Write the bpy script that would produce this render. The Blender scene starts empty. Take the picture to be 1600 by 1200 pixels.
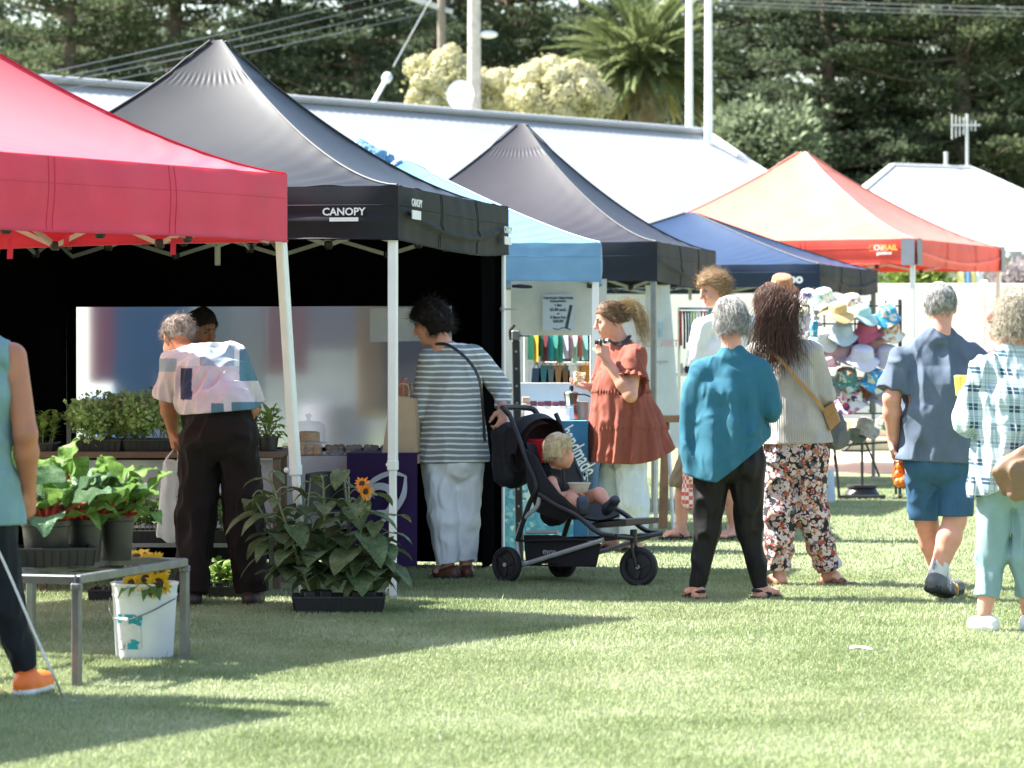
import bpy, math, random, time
import numpy as np
from mathutils import Vector, Matrix
random.seed(7)
RNG = np.random.default_rng(7)
sc = bpy.context.scene
COL = sc.collection
R = math.radians
A = lambda *v: np.array(v, dtype=float)

# ---- measuring the place: focal length in photo pixels, horizon row, eye height ----
F, HZ, CH = 5216.0, 548.0, 1.38
def P(px, py, d):
    return A((px - 800) / F * d, d, CH + (HZ - py) / F * d)
def G(px, py):
    d = CH * F / (py - HZ)
    return A((px - 800) / F * d, d, 0)
def GD(px, d):
    return A((px - 800) / F * d, d, 0)
def unit(v):
    v = np.asarray(v, float)
    n = np.linalg.norm(v)
    return v / n if n > 1e-9 else A(0, 0, 1)

# ---- objects ----
ORI = {}
def tag(o, label, cat, group=None, kind=None):
    if label: o['label'] = label
    if cat: o['category'] = cat
    if group: o['group'] = group
    if kind: o['kind'] = kind
    return o
def thing(name, label, cat, loc=(0, 0, 0), group=None):
    o = bpy.data.objects.new(name, None)
    COL.objects.link(o)
    o.location = loc
    o.empty_display_size = .1
    ORI[o.name] = np.array(loc, float)
    return tag(o, label, cat, group)
def mk(name, V, Fc, mats, parent=None, mi=None, smooth=True, loc=None, angle=None):
    V = np.asarray(V, float).reshape(-1, 3)
    if parent is not None:
        org = ORI[parent.name]
    elif loc is not None:
        org = np.array(loc, float)
    else:
        org = np.zeros(3)
    me = bpy.data.meshes.new(name)
    if isinstance(Fc, np.ndarray):
        k = Fc.shape[1]
        n = len(Fc)
        me.vertices.add(len(V))
        me.vertices.foreach_set('co', (V - org).astype(np.float32).ravel())
        me.loops.add(n * k)
        me.loops.foreach_set('vertex_index', Fc.astype(np.int32).ravel())
        me.polygons.add(n)
        me.polygons.foreach_set('loop_start', (np.arange(n) * k).astype(np.int32))
        me.polygons.foreach_set('loop_total', np.full(n, k, np.int32))
        me.update(calc_edges=True)
    else:
        me.from_pydata((V - org).tolist(), [], [list(map(int, f)) for f in Fc])
    if not isinstance(mats, (list, tuple)):
        mats = [mats]
    for m in mats:
        me.materials.append(m)
    n = len(me.polygons)
    if mi is not None:
        me.polygons.foreach_set('material_index', np.asarray(mi, np.int32))
    if smooth:
        me.polygons.foreach_set('use_smooth', np.ones(n, bool))
    me.update()
    if smooth and angle:
        me.set_sharp_from_angle(angle=R(angle))
    o = bpy.data.objects.new(name, me)
    COL.objects.link(o)
    if parent is not None:
        o.parent = parent
    else:
        o.location = org
    ORI[o.name] = org
    return o

class MB:
    """collects shapes for one mesh"""
    def __init__(s):
        s.V, s.F, s.M = [], [], []
        s.n = 0
    def add(s, V, Fc, m=0):
        V = np.asarray(V, float).reshape(-1, 3)
        b = s.n
        s.V.append(V)
        for f in Fc:
            s.F.append([int(i) + b for i in f])
            s.M.append(m)
        s.n += len(V)
        return s
    def box(s, c, size, rz=0, m=0, rot=None, bev=0):
        hx, hy, hz = [q / 2 for q in size]
        if bev:
            b = min(bev, hx * .9, hy * .9, hz * .9)
            V = []
            for sx in (-1, 1):
                for sy in (-1, 1):
                    for sz in (-1, 1):
                        V += [(sx * hx, sy * (hy - b), sz * (hz - b)), (sx * (hx - b), sy * hy, sz * (hz - b)), (sx * (hx - b), sy * (hy - b), sz * hz)]
            ix = lambda a, b_, c_, k: ((a * 2 + b_) * 2 + c_) * 3 + k
            Fc = []
            for a in (0, 1):
                q = [ix(a, 0, 0, 0), ix(a, 1, 0, 0), ix(a, 1, 1, 0), ix(a, 0, 1, 0)]
                Fc.append(q if a else q[::-1])
                q = [ix(0, a, 0, 1), ix(1, a, 0, 1), ix(1, a, 1, 1), ix(0, a, 1, 1)]
                Fc.append(q[::-1] if a else q)
                q = [ix(0, 0, a, 2), ix(1, 0, a, 2), ix(1, 1, a, 2), ix(0, 1, a, 2)]
                Fc.append(q if a else q[::-1])
            for a in (0, 1):
                for b_ in (0, 1):
                    Fc.append([ix(a, b_, 0, 0), ix(a, b_, 1, 0), ix(a, b_, 1, 1), ix(a, b_, 0, 1)])
                    Fc.append([ix(a, 0, b_, 0), ix(a, 1, b_, 0), ix(a, 1, b_, 2), ix(a, 0, b_, 2)])
                    Fc.append([ix(0, a, b_, 1), ix(1, a, b_, 1), ix(1, a, b_, 2), ix(0, a, b_, 2)])
            for a in (0, 1):
                for b_ in (0, 1):
                    for c_ in (0, 1):
                        Fc.append([ix(a, b_, c_, k) for k in range(3)])
        else:
            V = [(x, y, z) for x in (-hx, hx) for y in (-hy, hy) for z in (-hz, hz)]
            Fc = [(0, 1, 3, 2), (4, 6, 7, 5), (0, 4, 5, 1), (2, 3, 7, 6), (0, 2, 6, 4), (1, 5, 7, 3)]
        V = np.array(V)
        if rot is not None:
            V = V @ np.array(rot).T
        elif rz:
            c_, s_ = math.cos(rz), math.sin(rz)
            V = V @ np.array([[c_, s_, 0], [-s_, c_, 0], [0, 0, 1]])
        return s.add(V + np.array(c, float), Fc, m)
    def bar(s, a, b, w, h=None, m=0, up=(0, 0, 1)):
        """square bar from a to b"""
        a, b = np.array(a, float), np.array(b, float)
        u = unit(b - a)
        upv = np.array(up, float)
        if abs(u @ upv) > .95: upv = A(1, 0, 0)
        x = unit(np.cross(upv, u))
        y = np.cross(u, x)
        rot = np.stack([x, y, u], 1)
        return s.box((a + b) / 2, (w, h or w, np.linalg.norm(b - a)), rot=rot, m=m, bev=min(w, h or w) * .12)
    def tube(s, pts, r, n=8, m=0, cap=True, flat=1.0, up=None):
        pts = np.array(pts, float)
        k = len(pts)
        rr = np.full(k, r) if np.isscalar(r) else np.array(r, float)
        T = np.gradient(pts, axis=0)
        V = []
        x = None
        for i in range(k):
            t = unit(T[i])
            if x is None:
                ref = np.array(up, float) if up is not None else (A(0, 0, 1) if abs(t[2]) < .9 else A(1, 0, 0))
                x = unit(np.cross(ref, t))
            else:
                x = unit(x - t * (x @ t))
            y = np.cross(t, x)
            for j in range(n):
                a = 2 * math.pi * j / n
                V.append(pts[i] + rr[i] * (math.cos(a) * x + math.sin(a) * y * flat))
        Fc = [(i * n + j, i * n + (j + 1) % n, (i + 1) * n + (j + 1) % n, (i + 1) * n + j) for i in range(k - 1) for j in range(n)]
        if cap:
            Fc += [tuple(range(n - 1, -1, -1)), tuple((k - 1) * n + j for j in range(n))]
        return s.add(V, Fc, m)
    def lathe(s, prof, c=(0, 0, 0), n=24, m=0, axis=None, sx=1, sy=1, cap=False):
        prof = list(prof)
        V = []
        for (r, z) in prof:
            for j in range(n):
                a = 2 * math.pi * j / n
                V.append((r * math.cos(a) * sx, r * math.sin(a) * sy, z))
        k = len(prof)
        Fc = [(i * n + j, i * n + (j + 1) % n, (i + 1) * n + (j + 1) % n, (i + 1) * n + j) for i in range(k - 1) for j in range(n)]
        if cap:
            Fc += [tuple(range(n - 1, -1, -1)), tuple((k - 1) * n + j for j in range(n))]
        V = np.array(V)
        if axis is not None:
            u = unit(axis)
            x = unit(np.cross(A(0, 0, 1) if abs(u[2]) < .95 else A(1, 0, 0), u))
            y = np.cross(u, x)
            V = V @ np.stack([x, y, u])
        return s.add(V + np.array(c, float), Fc, m)
    def grid(s, fn, nu, nv, m=0, wrap=False):
        V = [fn(i / nu, j / nv) for i in range(nu + 1) for j in range(nv + 1)]
        Fc = [(i * (nv + 1) + j, (i + 1) * (nv + 1) + j, (i + 1) * (nv + 1) + j + 1, i * (nv + 1) + j + 1) for i in range(nu) for j in range(nv)]
        return s.add(V, Fc, m)
    def slab(s, poly, t, m=0, axis=None):
        """closed prism of a 3-D outline, thickness vector t"""
        poly = np.array(poly, float)
        t = np.array(t, float)
        n = len(poly)
        V = np.concatenate([poly, poly + t])
        Fc = [tuple(range(n - 1, -1, -1)), tuple(range(n, 2 * n))] + [(i, (i + 1) % n, (i + 1) % n + n, i + n) for i in range(n)]
        return s.add(V, Fc, m)
    def ball(s, c, r, n=12, k=8, m=0, sq=(1, 1, 1)):
        V, Fc = [], []
        c = np.array(c, float)
        for i in range(k + 1):
            th = math.pi * i / k
            for j in range(n):
                ph = 2 * math.pi * j / n
                V.append(c + r * A(math.sin(th) * math.cos(ph) * sq[0], math.sin(th) * math.sin(ph) * sq[1], math.cos(th) * sq[2]))
        for i in range(k):
            for j in range(n):
                Fc.append((i * n + j, (i + 1) * n + j, (i + 1) * n + (j + 1) % n, i * n + (j + 1) % n))
        return s.add(V, Fc, m)
    def build(s, name, mats, parent=None, smooth=True, loc=None, angle=35):
        V = np.concatenate(s.V)
        return mk(name, V, s.F, mats, parent, s.M, smooth, loc, angle)
def one(label, cat, name, mb, mats, loc=None, group=None, kind=None, smooth=True, angle=35):
    """a top-level thing that is one mesh"""
    V = np.concatenate(mb.V)
    if loc is None:
        lo, hi = V.min(0), V.max(0)
        loc = A((lo[0] + hi[0]) / 2, (lo[1] + hi[1]) / 2, lo[2])
    return tag(mb.build(name, mats, None, smooth, loc, angle), label, cat, group, kind)
def bez(pts, n=12):
    """Catmull-Rom curve through points"""
    p = [np.array(q, float) for q in pts]
    p = [2 * p[0] - p[1]] + p + [2 * p[-1] - p[-2]]
    out = []
    for i in range(1, len(p) - 2):
        for k in range(n):
            t = k / n
            out.append(.5 * (2 * p[i] + (p[i + 1] - p[i - 1]) * t + (2 * p[i - 1] - 5 * p[i] + 4 * p[i + 1] - p[i + 2]) * t * t + (3 * p[i] - p[i - 1] - 3 * p[i + 1] + p[i + 2]) * t ** 3))
    out.append(p[-2])
    return np.array(out)
def text_mesh(txt, size, org, right, up, depth=.002, bold=.0, align='CENTER', sx=1.0):
    """vertices and faces of raised lettering"""
    cu = bpy.data.curves.new('lettering', 'FONT')
    cu.body = txt; cu.size = size; cu.extrude = depth; cu.offset = bold; cu.align_x = align; cu.align_y = 'CENTER'
    cu.resolution_u = 3
    ob = bpy.data.objects.new('lettering', cu)
    COL.objects.link(ob)
    dg = bpy.context.evaluated_depsgraph_get()
    me = bpy.data.meshes.new_from_object(ob.evaluated_get(dg))
    V = np.zeros(len(me.vertices) * 3, np.float32)
    me.vertices.foreach_get('co', V)
    V = V.reshape(-1, 3)
    Fc = [tuple(p.vertices) for p in me.polygons]
    bpy.data.objects.remove(ob); bpy.data.curves.remove(cu); bpy.data.meshes.remove(me)
    right, up = unit(right), unit(up)
    nrm = np.cross(right, up)
    W = np.array(org, float) + V[:, :1] * sx * right + V[:, 1:2] * up + V[:, 2:3] * nrm
    return W, Fc

# ---- materials ----
MAT = {}
def rgb(h):
    """sRGB 0-255 triple or linear floats"""
    if max(h) > 1.0:
        return tuple(((c / 255) / 12.92 if c / 255 <= .04045 else ((c / 255 + .055) / 1.055) ** 2.4) for c in h)
    return tuple(h)
def base_mat(name):
    m = bpy.data.materials.new(name)
    m.use_nodes = True
    nt = m.node_tree
    return m, nt, nt.nodes['Principled BSDF'], nt.nodes['Material Output']
def nnode(nt, t, **kw):
    n = nt.nodes.new(t)
    for k, v in kw.items():
        if k in n.inputs: n.inputs[k].default_value = v
        else: setattr(n, k, v)
    return n
def noise(nt, scale, detail=4, rough=.55, coord='Object', dist=0, vec=None):
    n = nnode(nt, 'ShaderNodeTexNoise', Scale=scale, Detail=detail, Roughness=rough, Distortion=dist)
    if vec is None:
        tc = nt.nodes.new('ShaderNodeTexCoord')
        vec = tc.outputs[coord]
    nt.links.new(vec, n.inputs['Vector'])
    return n
def ramp(nt, fac, stops, interp='LINEAR'):
    r = nt.nodes.new('ShaderNodeValToRGB')
    r.color_ramp.interpolation = interp
    e = r.color_ramp.elements
    while len(e) < len(stops): e.new(.5)
    for el, (p, c) in zip(e, stops):
        el.position = p
        el.color = (*rgb(c), 1)
    nt.links.new(fac, r.inputs['Fac'])
    return r
def mixc(nt, fac, a, b, mode='MIX'):
    n = nt.nodes.new('ShaderNodeMix')
    n.data_type = 'RGBA'; n.blend_type = mode
    for i, v in ((0, fac), (6, a), (7, b)):
        if hasattr(v, 'links') or hasattr(v, 'is_linked'):
            nt.links.new(v, n.inputs[i])
        elif i == 0: n.inputs[0].default_value = v
        else: n.inputs[i].default_value = (*rgb(v), 1)
    return n.outputs[2]
def mathn(nt, op, a, b=0.0, c=None):
    n = nt.nodes.new('ShaderNodeMath')
    n.operation = op
    for i, v in enumerate((a, b) if c is None else (a, b, c)):
        if hasattr(v, 'is_linked'): nt.links.new(v, n.inputs[i])
        else: n.inputs[i].default_value = v
    return n.outputs[0]
def finish(nt, bs, out, color, rough=.6, bump=0, bscale=60, trans=0, tcol=None, metal=0, sheen=0, spec=.5, bdist=.004, glass=0):
    if hasattr(color, 'is_linked'): nt.links.new(color, bs.inputs['Base Color'])
    else: bs.inputs['Base Color'].default_value = (*rgb(color), 1)
    bs.inputs['Roughness'].default_value = rough
    bs.inputs['Metallic'].default_value = metal
    bs.inputs['Specular IOR Level'].default_value = spec
    if sheen:
        bs.inputs['Sheen Weight'].default_value = sheen
    if bump:
        nb = noise(nt, bscale, 5)
        b = nnode(nt, 'ShaderNodeBump', Strength=bump, Distance=bdist)
        nt.links.new(nb.outputs['Fac'], b.inputs['Height'])
        nt.links.new(b.outputs['Normal'], bs.inputs['Normal'])
    if trans:
        tr = nt.nodes.new('ShaderNodeBsdfTranslucent')
        if tcol is not None: tr.inputs['Color'].default_value = (*rgb(tcol), 1)
        elif hasattr(color, 'is_linked'): nt.links.new(color, tr.inputs['Color'])
        else: tr.inputs['Color'].default_value = (*rgb(color), 1)
        mx = nt.nodes.new('ShaderNodeMixShader')
        mx.inputs[0].default_value = trans
        nt.links.new(bs.outputs[0], mx.inputs[1]); nt.links.new(tr.outputs[0], mx.inputs[2])
        nt.links.new(mx.outputs[0], out.inputs['Surface'])
def mat(name, color, var=.12, vscale=6, objvar=0, hue=None, **kw):
    """plain material with natural tone variation"""
    if name in MAT: return MAT[name]
    m, nt, bs, out = base_mat(name)
    c = rgb(color)
    if var:
        nz = noise(nt, vscale, 5, .6)
        lo = tuple(max(0, v * (1 - var)) for v in c)
        hi = tuple(min(1, v * (1 + var)) for v in c)
        if hue is not None: hi = rgb(hue)
        col = ramp(nt, nz.outputs['Fac'], [(.3, lo), (.7, hi)]).outputs['Color']
    else:
        col = c
    finish(nt, bs, out, col, **kw)
    MAT[name] = m
    return m
# ---- organic surfaces: a distance field that is turned into one closed mesh ----
def wob(seed, scale, n=7):
    """smooth pseudo-noise field in [-1,1]"""
    r = np.random.default_rng(seed)
    D = r.normal(size=(n, 3)); D /= np.linalg.norm(D, axis=1)[:, None]
    K = D * r.uniform(.6, 1.5, n)[:, None] / scale
    ph = r.uniform(0, 6.28, n)
    def f(X, Y, Z):
        o = 0
        for k, p in zip(K, ph):
            o = o + np.sin(X * k[0] + Y * k[1] + Z * k[2] + p)
        return o / (n * .55)
    return f
class Sdf:
    def __init__(s, lo, hi, h=.0065):
        s.h = h
        s.lo = np.array(lo, float) - 3 * h
        n = np.ceil((np.array(hi, float) - s.lo) / h).astype(int) + 4
        s.n = n
        s.f = np.full(n, .3, np.float32)
        s.m = np.zeros(n, np.int8)
        s.cutf = None
    def _blk(s, lo, hi):
        i0 = np.clip(np.floor((np.array(lo) - s.lo) / s.h).astype(int), 0, s.n - 1)
        i1 = np.clip(np.ceil((np.array(hi) - s.lo) / s.h).astype(int) + 1, 1, s.n)
        if np.any(i1 <= i0): return None
        sl = tuple(slice(a, b) for a, b in zip(i0, i1))
        ax = [(s.lo[k] + s.h * np.arange(i0[k], i1[k])).astype(np.float32) for k in range(3)]
        return sl, ax[0][:, None, None], ax[1][None, :, None], ax[2][None, None, :]
    def _put(s, sl, d, k, mt, op):
        f = s.f[sl]
        if op == '+':
            if k > 0:
                h = np.maximum(k - np.abs(f - d), 0) / k
                new = np.minimum(f, d) - h * h * k * .25
            else: new = np.minimum(f, d)
            if mt is not None:
                s.m[sl] = np.where(d < f, mt, s.m[sl])
        elif op == '-':
            k = max(k, 1e-5)
            h = np.maximum(k - np.abs(f + d), 0) / k
            new = np.maximum(f, -d) + h * h * k * .25
        else:
            new = np.maximum(f, d)
        s.f[sl] = new
    def seg(s, a, b, ra, rb=None, right=None, fa=1., fb=None, k=.02, m=0, op='+'):
        """elliptic cone with round ends; ra, rb half-widths along 'right', fa, fb depth ratios"""
        a, b = np.array(a, float), np.array(b, float)
        if rb is None: rb = ra
        if fb is None: fb = fa
        L = np.linalg.norm(b - a)
        u = unit(b - a) if L > 1e-6 else A(0, 0, 1)
        if right is None: right = A(1, 0, 0) if abs(u[0]) < .9 else A(0, 0, 1)
        r = unit(np.array(right, float) - u * (np.array(right, float) @ u))
        q = np.cross(u, r)
        R_ = max(ra, rb, ra * fa, rb * fb) + k + 3 * s.h
        got = s._blk(np.minimum(a, b) - R_, np.maximum(a, b) + R_)
        if got is None: return s
        sl, X, Y, Z = got
        X, Y, Z = X - a[0], Y - a[1], Z - a[2]
        t0 = X * u[0] + Y * u[1] + Z * u[2]
        t = np.clip(t0 / max(L, 1e-6), 0, 1)
        w = ra + (rb - ra) * t
        dp = ra * fa + (rb * fb - ra * fa) * t
        cx = X * r[0] + Y * r[1] + Z * r[2]
        cy = X * q[0] + Y * q[1] + Z * q[2]
        cz = t0 - t * L
        mn = np.minimum(w, dp)
        d = (np.sqrt((cx / w) ** 2 + (cy / dp) ** 2 + (cz / mn) ** 2) - 1) * mn
        s._put(sl, d.astype(np.float32), k, m, op)
        return s
    def chain(s, pts, rs, right=None, fs=None, k=.02, m=0):
        for i in range(len(pts) - 1):
            s.seg(pts[i], pts[i + 1], rs[i], rs[i + 1], right, 1 if fs is None else fs[i], 1 if fs is None else fs[i + 1], k, m)
        return s
    def ell(s, c, rad, rot=None, k=.02, m=0, op='+'):
        c = np.array(c, float); rad = np.array(rad, float)
        R_ = rad.max() + k + 3 * s.h
        got = s._blk(c - R_, c + R_)
        if got is None: return s
        sl, X, Y, Z = got
        X, Y, Z = X - c[0], Y - c[1], Z - c[2]
        if rot is not None:
            M = np.array(rot, float)     # rows: local axes
            X, Y, Z = (M[0, 0] * X + M[0, 1] * Y + M[0, 2] * Z, M[1, 0] * X + M[1, 1] * Y + M[1, 2] * Z, M[2, 0] * X + M[2, 1] * Y + M[2, 2] * Z)
        k0 = np.sqrt((X / rad[0]) ** 2 + (Y / rad[1]) ** 2 + (Z / rad[2]) ** 2)
        k1 = np.sqrt((X / rad[0] ** 2) ** 2 + (Y / rad[1] ** 2) ** 2 + (Z / rad[2] ** 2) ** 2)
        d = k0 * (k0 - 1) / np.maximum(k1, 1e-6)
        s._put(sl, d.astype(np.float32), k, m, op)
        return s
    def _all(s):
        ax = [(s.lo[k] + s.h * np.arange(s.n[k])).astype(np.float32) for k in range(3)]
        return ax[0][:, None, None], ax[1][None, :, None], ax[2][None, None, :]
    def cut(s, p, nrm, k=.004):
        """removes the side the normal points to"""
        X, Y, Z = s._all()
        nrm = unit(nrm)
        d = (X - p[0]) * nrm[0] + (Y - p[1]) * nrm[1] + (Z - p[2]) * nrm[2]
        s.f = np.maximum(s.f, d.astype(np.float32))
        return s
    def cutfn(s, fn):
        X, Y, Z = s._all()
        s.f = np.maximum(s.f, np.asarray(fn(X, Y, Z), np.float32))
        return s
    def disp(s, fn, band=.06):
        X, Y, Z = s._all()
        d = np.asarray(fn(X, Y, Z), np.float32)
        s.f = np.where(np.abs(s.f) < band, s.f + d, s.f)
        return s
    def mesh(s):
        f = s.f
        nx, ny, nz = f.shape
        neg = f < 0
        off = [(i, j, k) for i in (0, 1) for j in (0, 1) for k in (0, 1)]
        cnt = sum(neg[i:nx - 1 + i, j:ny - 1 + j, k:nz - 1 + k].astype(np.int8) for i, j, k in off)
        act = (cnt > 0) & (cnt < 8)
        idx = np.argwhere(act)
        vid = np.full(act.shape, -1, np.int32)
        vid[act] = np.arange(len(idx))
        vals = np.stack([f[idx[:, 0] + i, idx[:, 1] + j, idx[:, 2] + k] for i, j, k in off], 1)
        acc = np.zeros((len(idx), 3)); num = np.zeros(len(idx))
        for a in range(8):
            for b in range(a + 1, 8):
                if sum(abs(off[a][q] - off[b][q]) for q in range(3)) != 1: continue
                fa, fb = vals[:, a], vals[:, b]
                cr = (fa < 0) != (fb < 0)
                t = np.where(cr, fa / np.where(cr, fa - fb, 1), 0)
                pos = np.array(off[a], float) + t[:, None] * (np.array(off[b], float) - np.array(off[a], float))
                acc += pos * cr[:, None]; num += cr
        V = s.lo + s.h * (idx + acc / num[:, None])
        quads = []
        for ax in range(3):
            u, v = [(1, 2), (2, 0), (0, 1)][ax]
            sl0 = [slice(None)] * 3; sl1 = [slice(None)] * 3
            sl0[ax] = slice(0, -1); sl1[ax] = slice(1, None)
            a, b = neg[tuple(sl0)], neg[tuple(sl1)]
            e = np.argwhere(a != b)
            e = e[(e[:, u] > 0) & (e[:, v] > 0) & (e[:, u] < f.shape[u] - 1) & (e[:, v] < f.shape[v] - 1)]
            sg = a[tuple(e.T)]
            c = []
            for du, dv in ((-1, -1), (0, -1), (0, 0), (-1, 0)):
                q = e.copy(); q[:, u] += du; q[:, v] += dv
                c.append(vid[tuple(q.T)])
            q = np.stack(c, 1)
            q = np.where(sg[:, None], q, q[:, ::-1])
            quads.append(q)
        Q = np.concatenate(quads)
        vm = s.m[tuple(np.clip(np.round(idx + acc / num[:, None]).astype(int), 0, s.n - 1).T)]
        return V, Q, vm[Q[:, 0]]
    def build(s, name, mats, parent=None, loc=None, relax=1, matfn=None):
        V, Q, fm = s.mesh()
        for _ in range(relax):                     # light smoothing of the lattice
            acc = np.zeros_like(V); n = np.zeros(len(V))
            for a, b in ((0, 1), (1, 2), (2, 3), (3, 0)):
                np.add.at(acc, Q[:, a], V[Q[:, b]]); np.add.at(n, Q[:, a], 1)
                np.add.at(acc, Q[:, b], V[Q[:, a]]); np.add.at(n, Q[:, b], 1)
            V = V * .5 + acc / np.maximum(n, 1)[:, None] * .5
        if matfn is not None: fm = matfn(V[Q].mean(1), fm)
        if not isinstance(mats, (list, tuple)): fm = np.zeros(len(Q), int)
        return mk(name, V, Q, mats, parent, fm, True, loc)

# ---- people ----
SK = {}
def skin(name, c):
    if name in SK: return SK[name]
    m, nt, bs, out = base_mat(name)
    n1 = noise(nt, 14, 4)
    c0 = rgb(c)
    col = ramp(nt, n1.outputs['Fac'], [(.3, tuple(v * .86 for v in c0)), (.7, (min(1, c0[0] * 1.1), c0[1] * 1.06, c0[2] * 1.05))]).outputs['Color']
    finish(nt, bs, out, col, rough=.5, bump=.12, bscale=160, bdist=.002)
    bs.inputs['Subsurface Weight'].default_value = .12
    bs.inputs['Subsurface Radius'].default_value = (.012, .004, .002)
    bs.inputs['Subsurface Scale'].default_value = 1.0
    SK[name] = m
    return m
M_LIP = mat('lip_skin', (150, 84, 78), rough=.45)
M_EYE = mat('eye_white', (128, 118, 112), var=0, rough=.2)
M_PUP = mat('eye_dark', (32, 24, 20), var=0, rough=.2)
M_BROW = mat('brow_hair', (88, 62, 44), rough=.8)

def frame(fwd, up=(0, 0, 1)):
    f = unit(fwd)
    r = unit(np.cross(f, np.array(up, float)))
    u = np.cross(r, f)
    return r, f, u
def head(S, c, fwd, up=(0, 0, 1), sc_=1.0, nose=1.0, baby=False):
    """c: centre of the head between chin and crown"""
    r, f, u = frame(fwd, up)
    c = np.array(c, float)
    L = lambda x, y, z: c + sc_ * (x * r + y * f + z * u)
    M = np.stack([r, f, u])
    q = sc_
    S.ell(L(0, -.012, .03), A(.074, .094, .086) * q, M, .02)
    S.ell(L(0, .022, -.035), A(.06, .07, .075) * q, M, .03 * q)
    S.ell(L(0, .055, -.075), A(.038, .036, .035) * q, M, .03 * q)          # jaw
    S.ell(L(0, .078, -.094), A(.02, .018, .016) * q, M, .02 * q)           # chin
    for s in (-1, 1):
        S.ell(L(s * .036, .06, -.035), A(.026, .026, .03) * q, M, .025 * q)  # cheek
        S.ell(L(s * .032, .098, .012), A(.017, .014, .011) * q, M, .014 * q, None, '-')
        S.ell(L(s * .032, .0795, .011), A(.0125, .012, .0115) * q, M, .001, 2)
        S.ell(L(s * .032, .090, .011), A(.0055, .003, .0055) * q, M, .0, 3)
        S.seg(L(s * .016, .093, .031), L(s * .047, .080, .033), .0055 * q, .0035 * q, k=.006, m=4)
        S.ell(L(s * .076, -.008, -.004), A(.011, .021, .031) * q, M, .012 * q)  # ear
        S.ell(L(s * .084, .002, -.002), A(.006, .010, .016) * q, M, .006 * q, None, '-')
    n = nose
    S.seg(L(0, .088, .022), L(0, .088 + .026 * n, -.02), .009 * q, .0125 * q, k=.014 * q)
    S.ell(L(0, .098 + .008 * n, -.026), A(.017, .012, .009) * q, M, .008 * q)
    S.ell(L(0, .086, -.055), A(.024, .013, .013) * q, M, .012 * q)
    S.ell(L(0, .096, -.053), A(.021, .006, .0045) * q, M, .003, 1)
    S.ell(L(0, .095, -.062), A(.018, .006, .005) * q, M, .003, 1)
    return L, M
def hand(S, w, dr, pn, thumb=1, curl=.6, q=1.0, spread=.3):
    """w wrist, dr towards the fingers, pn out of the palm, thumb side +1 = along cross(dr, pn)"""
    d = unit(dr)
    n = unit(np.array(pn, float) - d * (np.array(pn, float) @ d))
    s = np.cross(d, n) * thumb
    w = np.array(w, float)
    kn = w + d * .088 * q
    S.seg(w - d * .01, w + d * .045 * q, .027 * q, .038 * q, s, .72, .5, .02)
    S.seg(w + d * .04 * q, kn, .038 * q, .039 * q, s, .5, .38, .012)
    ln = (.072, .08, .075, .058)
    for i in range(4):
        o = (1.5 - i) * .0205 * q
        a = kn + s * o - d * .004 * abs(i - 1)
        L = ln[i] * q
        ang = curl * (1 + .09 * i)
        p = [a]
        for j, fr in enumerate((.45, .32, .25)):
            th = ang * (j + .55)
            dd = d * math.cos(th) + n * math.sin(th) + s * (1.5 - i) * .05 * spread
            p.append(p[-1] + unit(dd) * L * fr)
        S.chain(p, [.0092 * q, .0086 * q, .008 * q, .0068 * q], k=.003)
    t0 = w + d * .022 * q + s * .028 * q
    t1 = t0 + (d * .55 + s * .62 + n * .35) * .042 * q
    t2 = t1 + unit(d * .85 + s * .05 + n * (.35 + .4 * curl)) * .034 * q
    t3 = t2 + unit(d * .8 - s * .25 + n * (.4 + .5 * curl)) * .026 * q
    S.chain([t0, t1, t2, t3], [.017 * q, .0125 * q, .0105 * q, .008 * q], k=.01)
def foot(S, an, toe, q=1.0, m=0):
    an, toe = np.array(an, float), np.array(toe, float)
    d = unit(toe - an)
    S.seg(an, A(an[0], an[1], an[2] - .05 * q) - d * .025 * q, .034 * q, .034 * q, k=.02, m=m)
    heel = an - d * .04 * q; heel[2] = an[2] - .062 * q
    t = toe.copy()
    S.seg(heel, t - d * .06 * q, .031 * q, .045 * q, np.cross(d, A(0, 0, 1)), .85, .38, .03, m)
    S.seg(an + d * .02 * q - A(0, 0, .02) * q, t - d * .07 * q, .03 * q, .036 * q, np.cross(d, A(0, 0, 1)), .9, .5, .03, m)
    sd = np.cross(d, A(0, 0, 1))
    for i in range(5):
        p0 = t - d * .06 * q + sd * (i - 2) * .018 * q
        S.seg(p0, p0 + d * (.055 - .006 * i) * q, .0095 * q, .0085 * q, k=.006, m=m)
def limb(S, a, b, c, r, k=.02, m=0, bulge=.0):
    """upper, joint, end with radii r = (top, joint, below the joint, end)"""
    S.seg(a, b, r[0], r[1], k=k, m=m)
    mid = np.array(b) * .68 + np.array(c) * .32
    S.seg(b, mid, r[1] * .97, r[2], k=k, m=m)
    S.seg(mid, c, r[2], r[3], k=k, m=m)
def bounds(pts, pad):
    p = np.array(pts)
    return p.min(0) - pad, p.max(0) + pad
def skeleton(px):
    """joints from (photo x, photo y, distance)"""
    return {k: P(*v) for k, v in px.items()}

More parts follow.
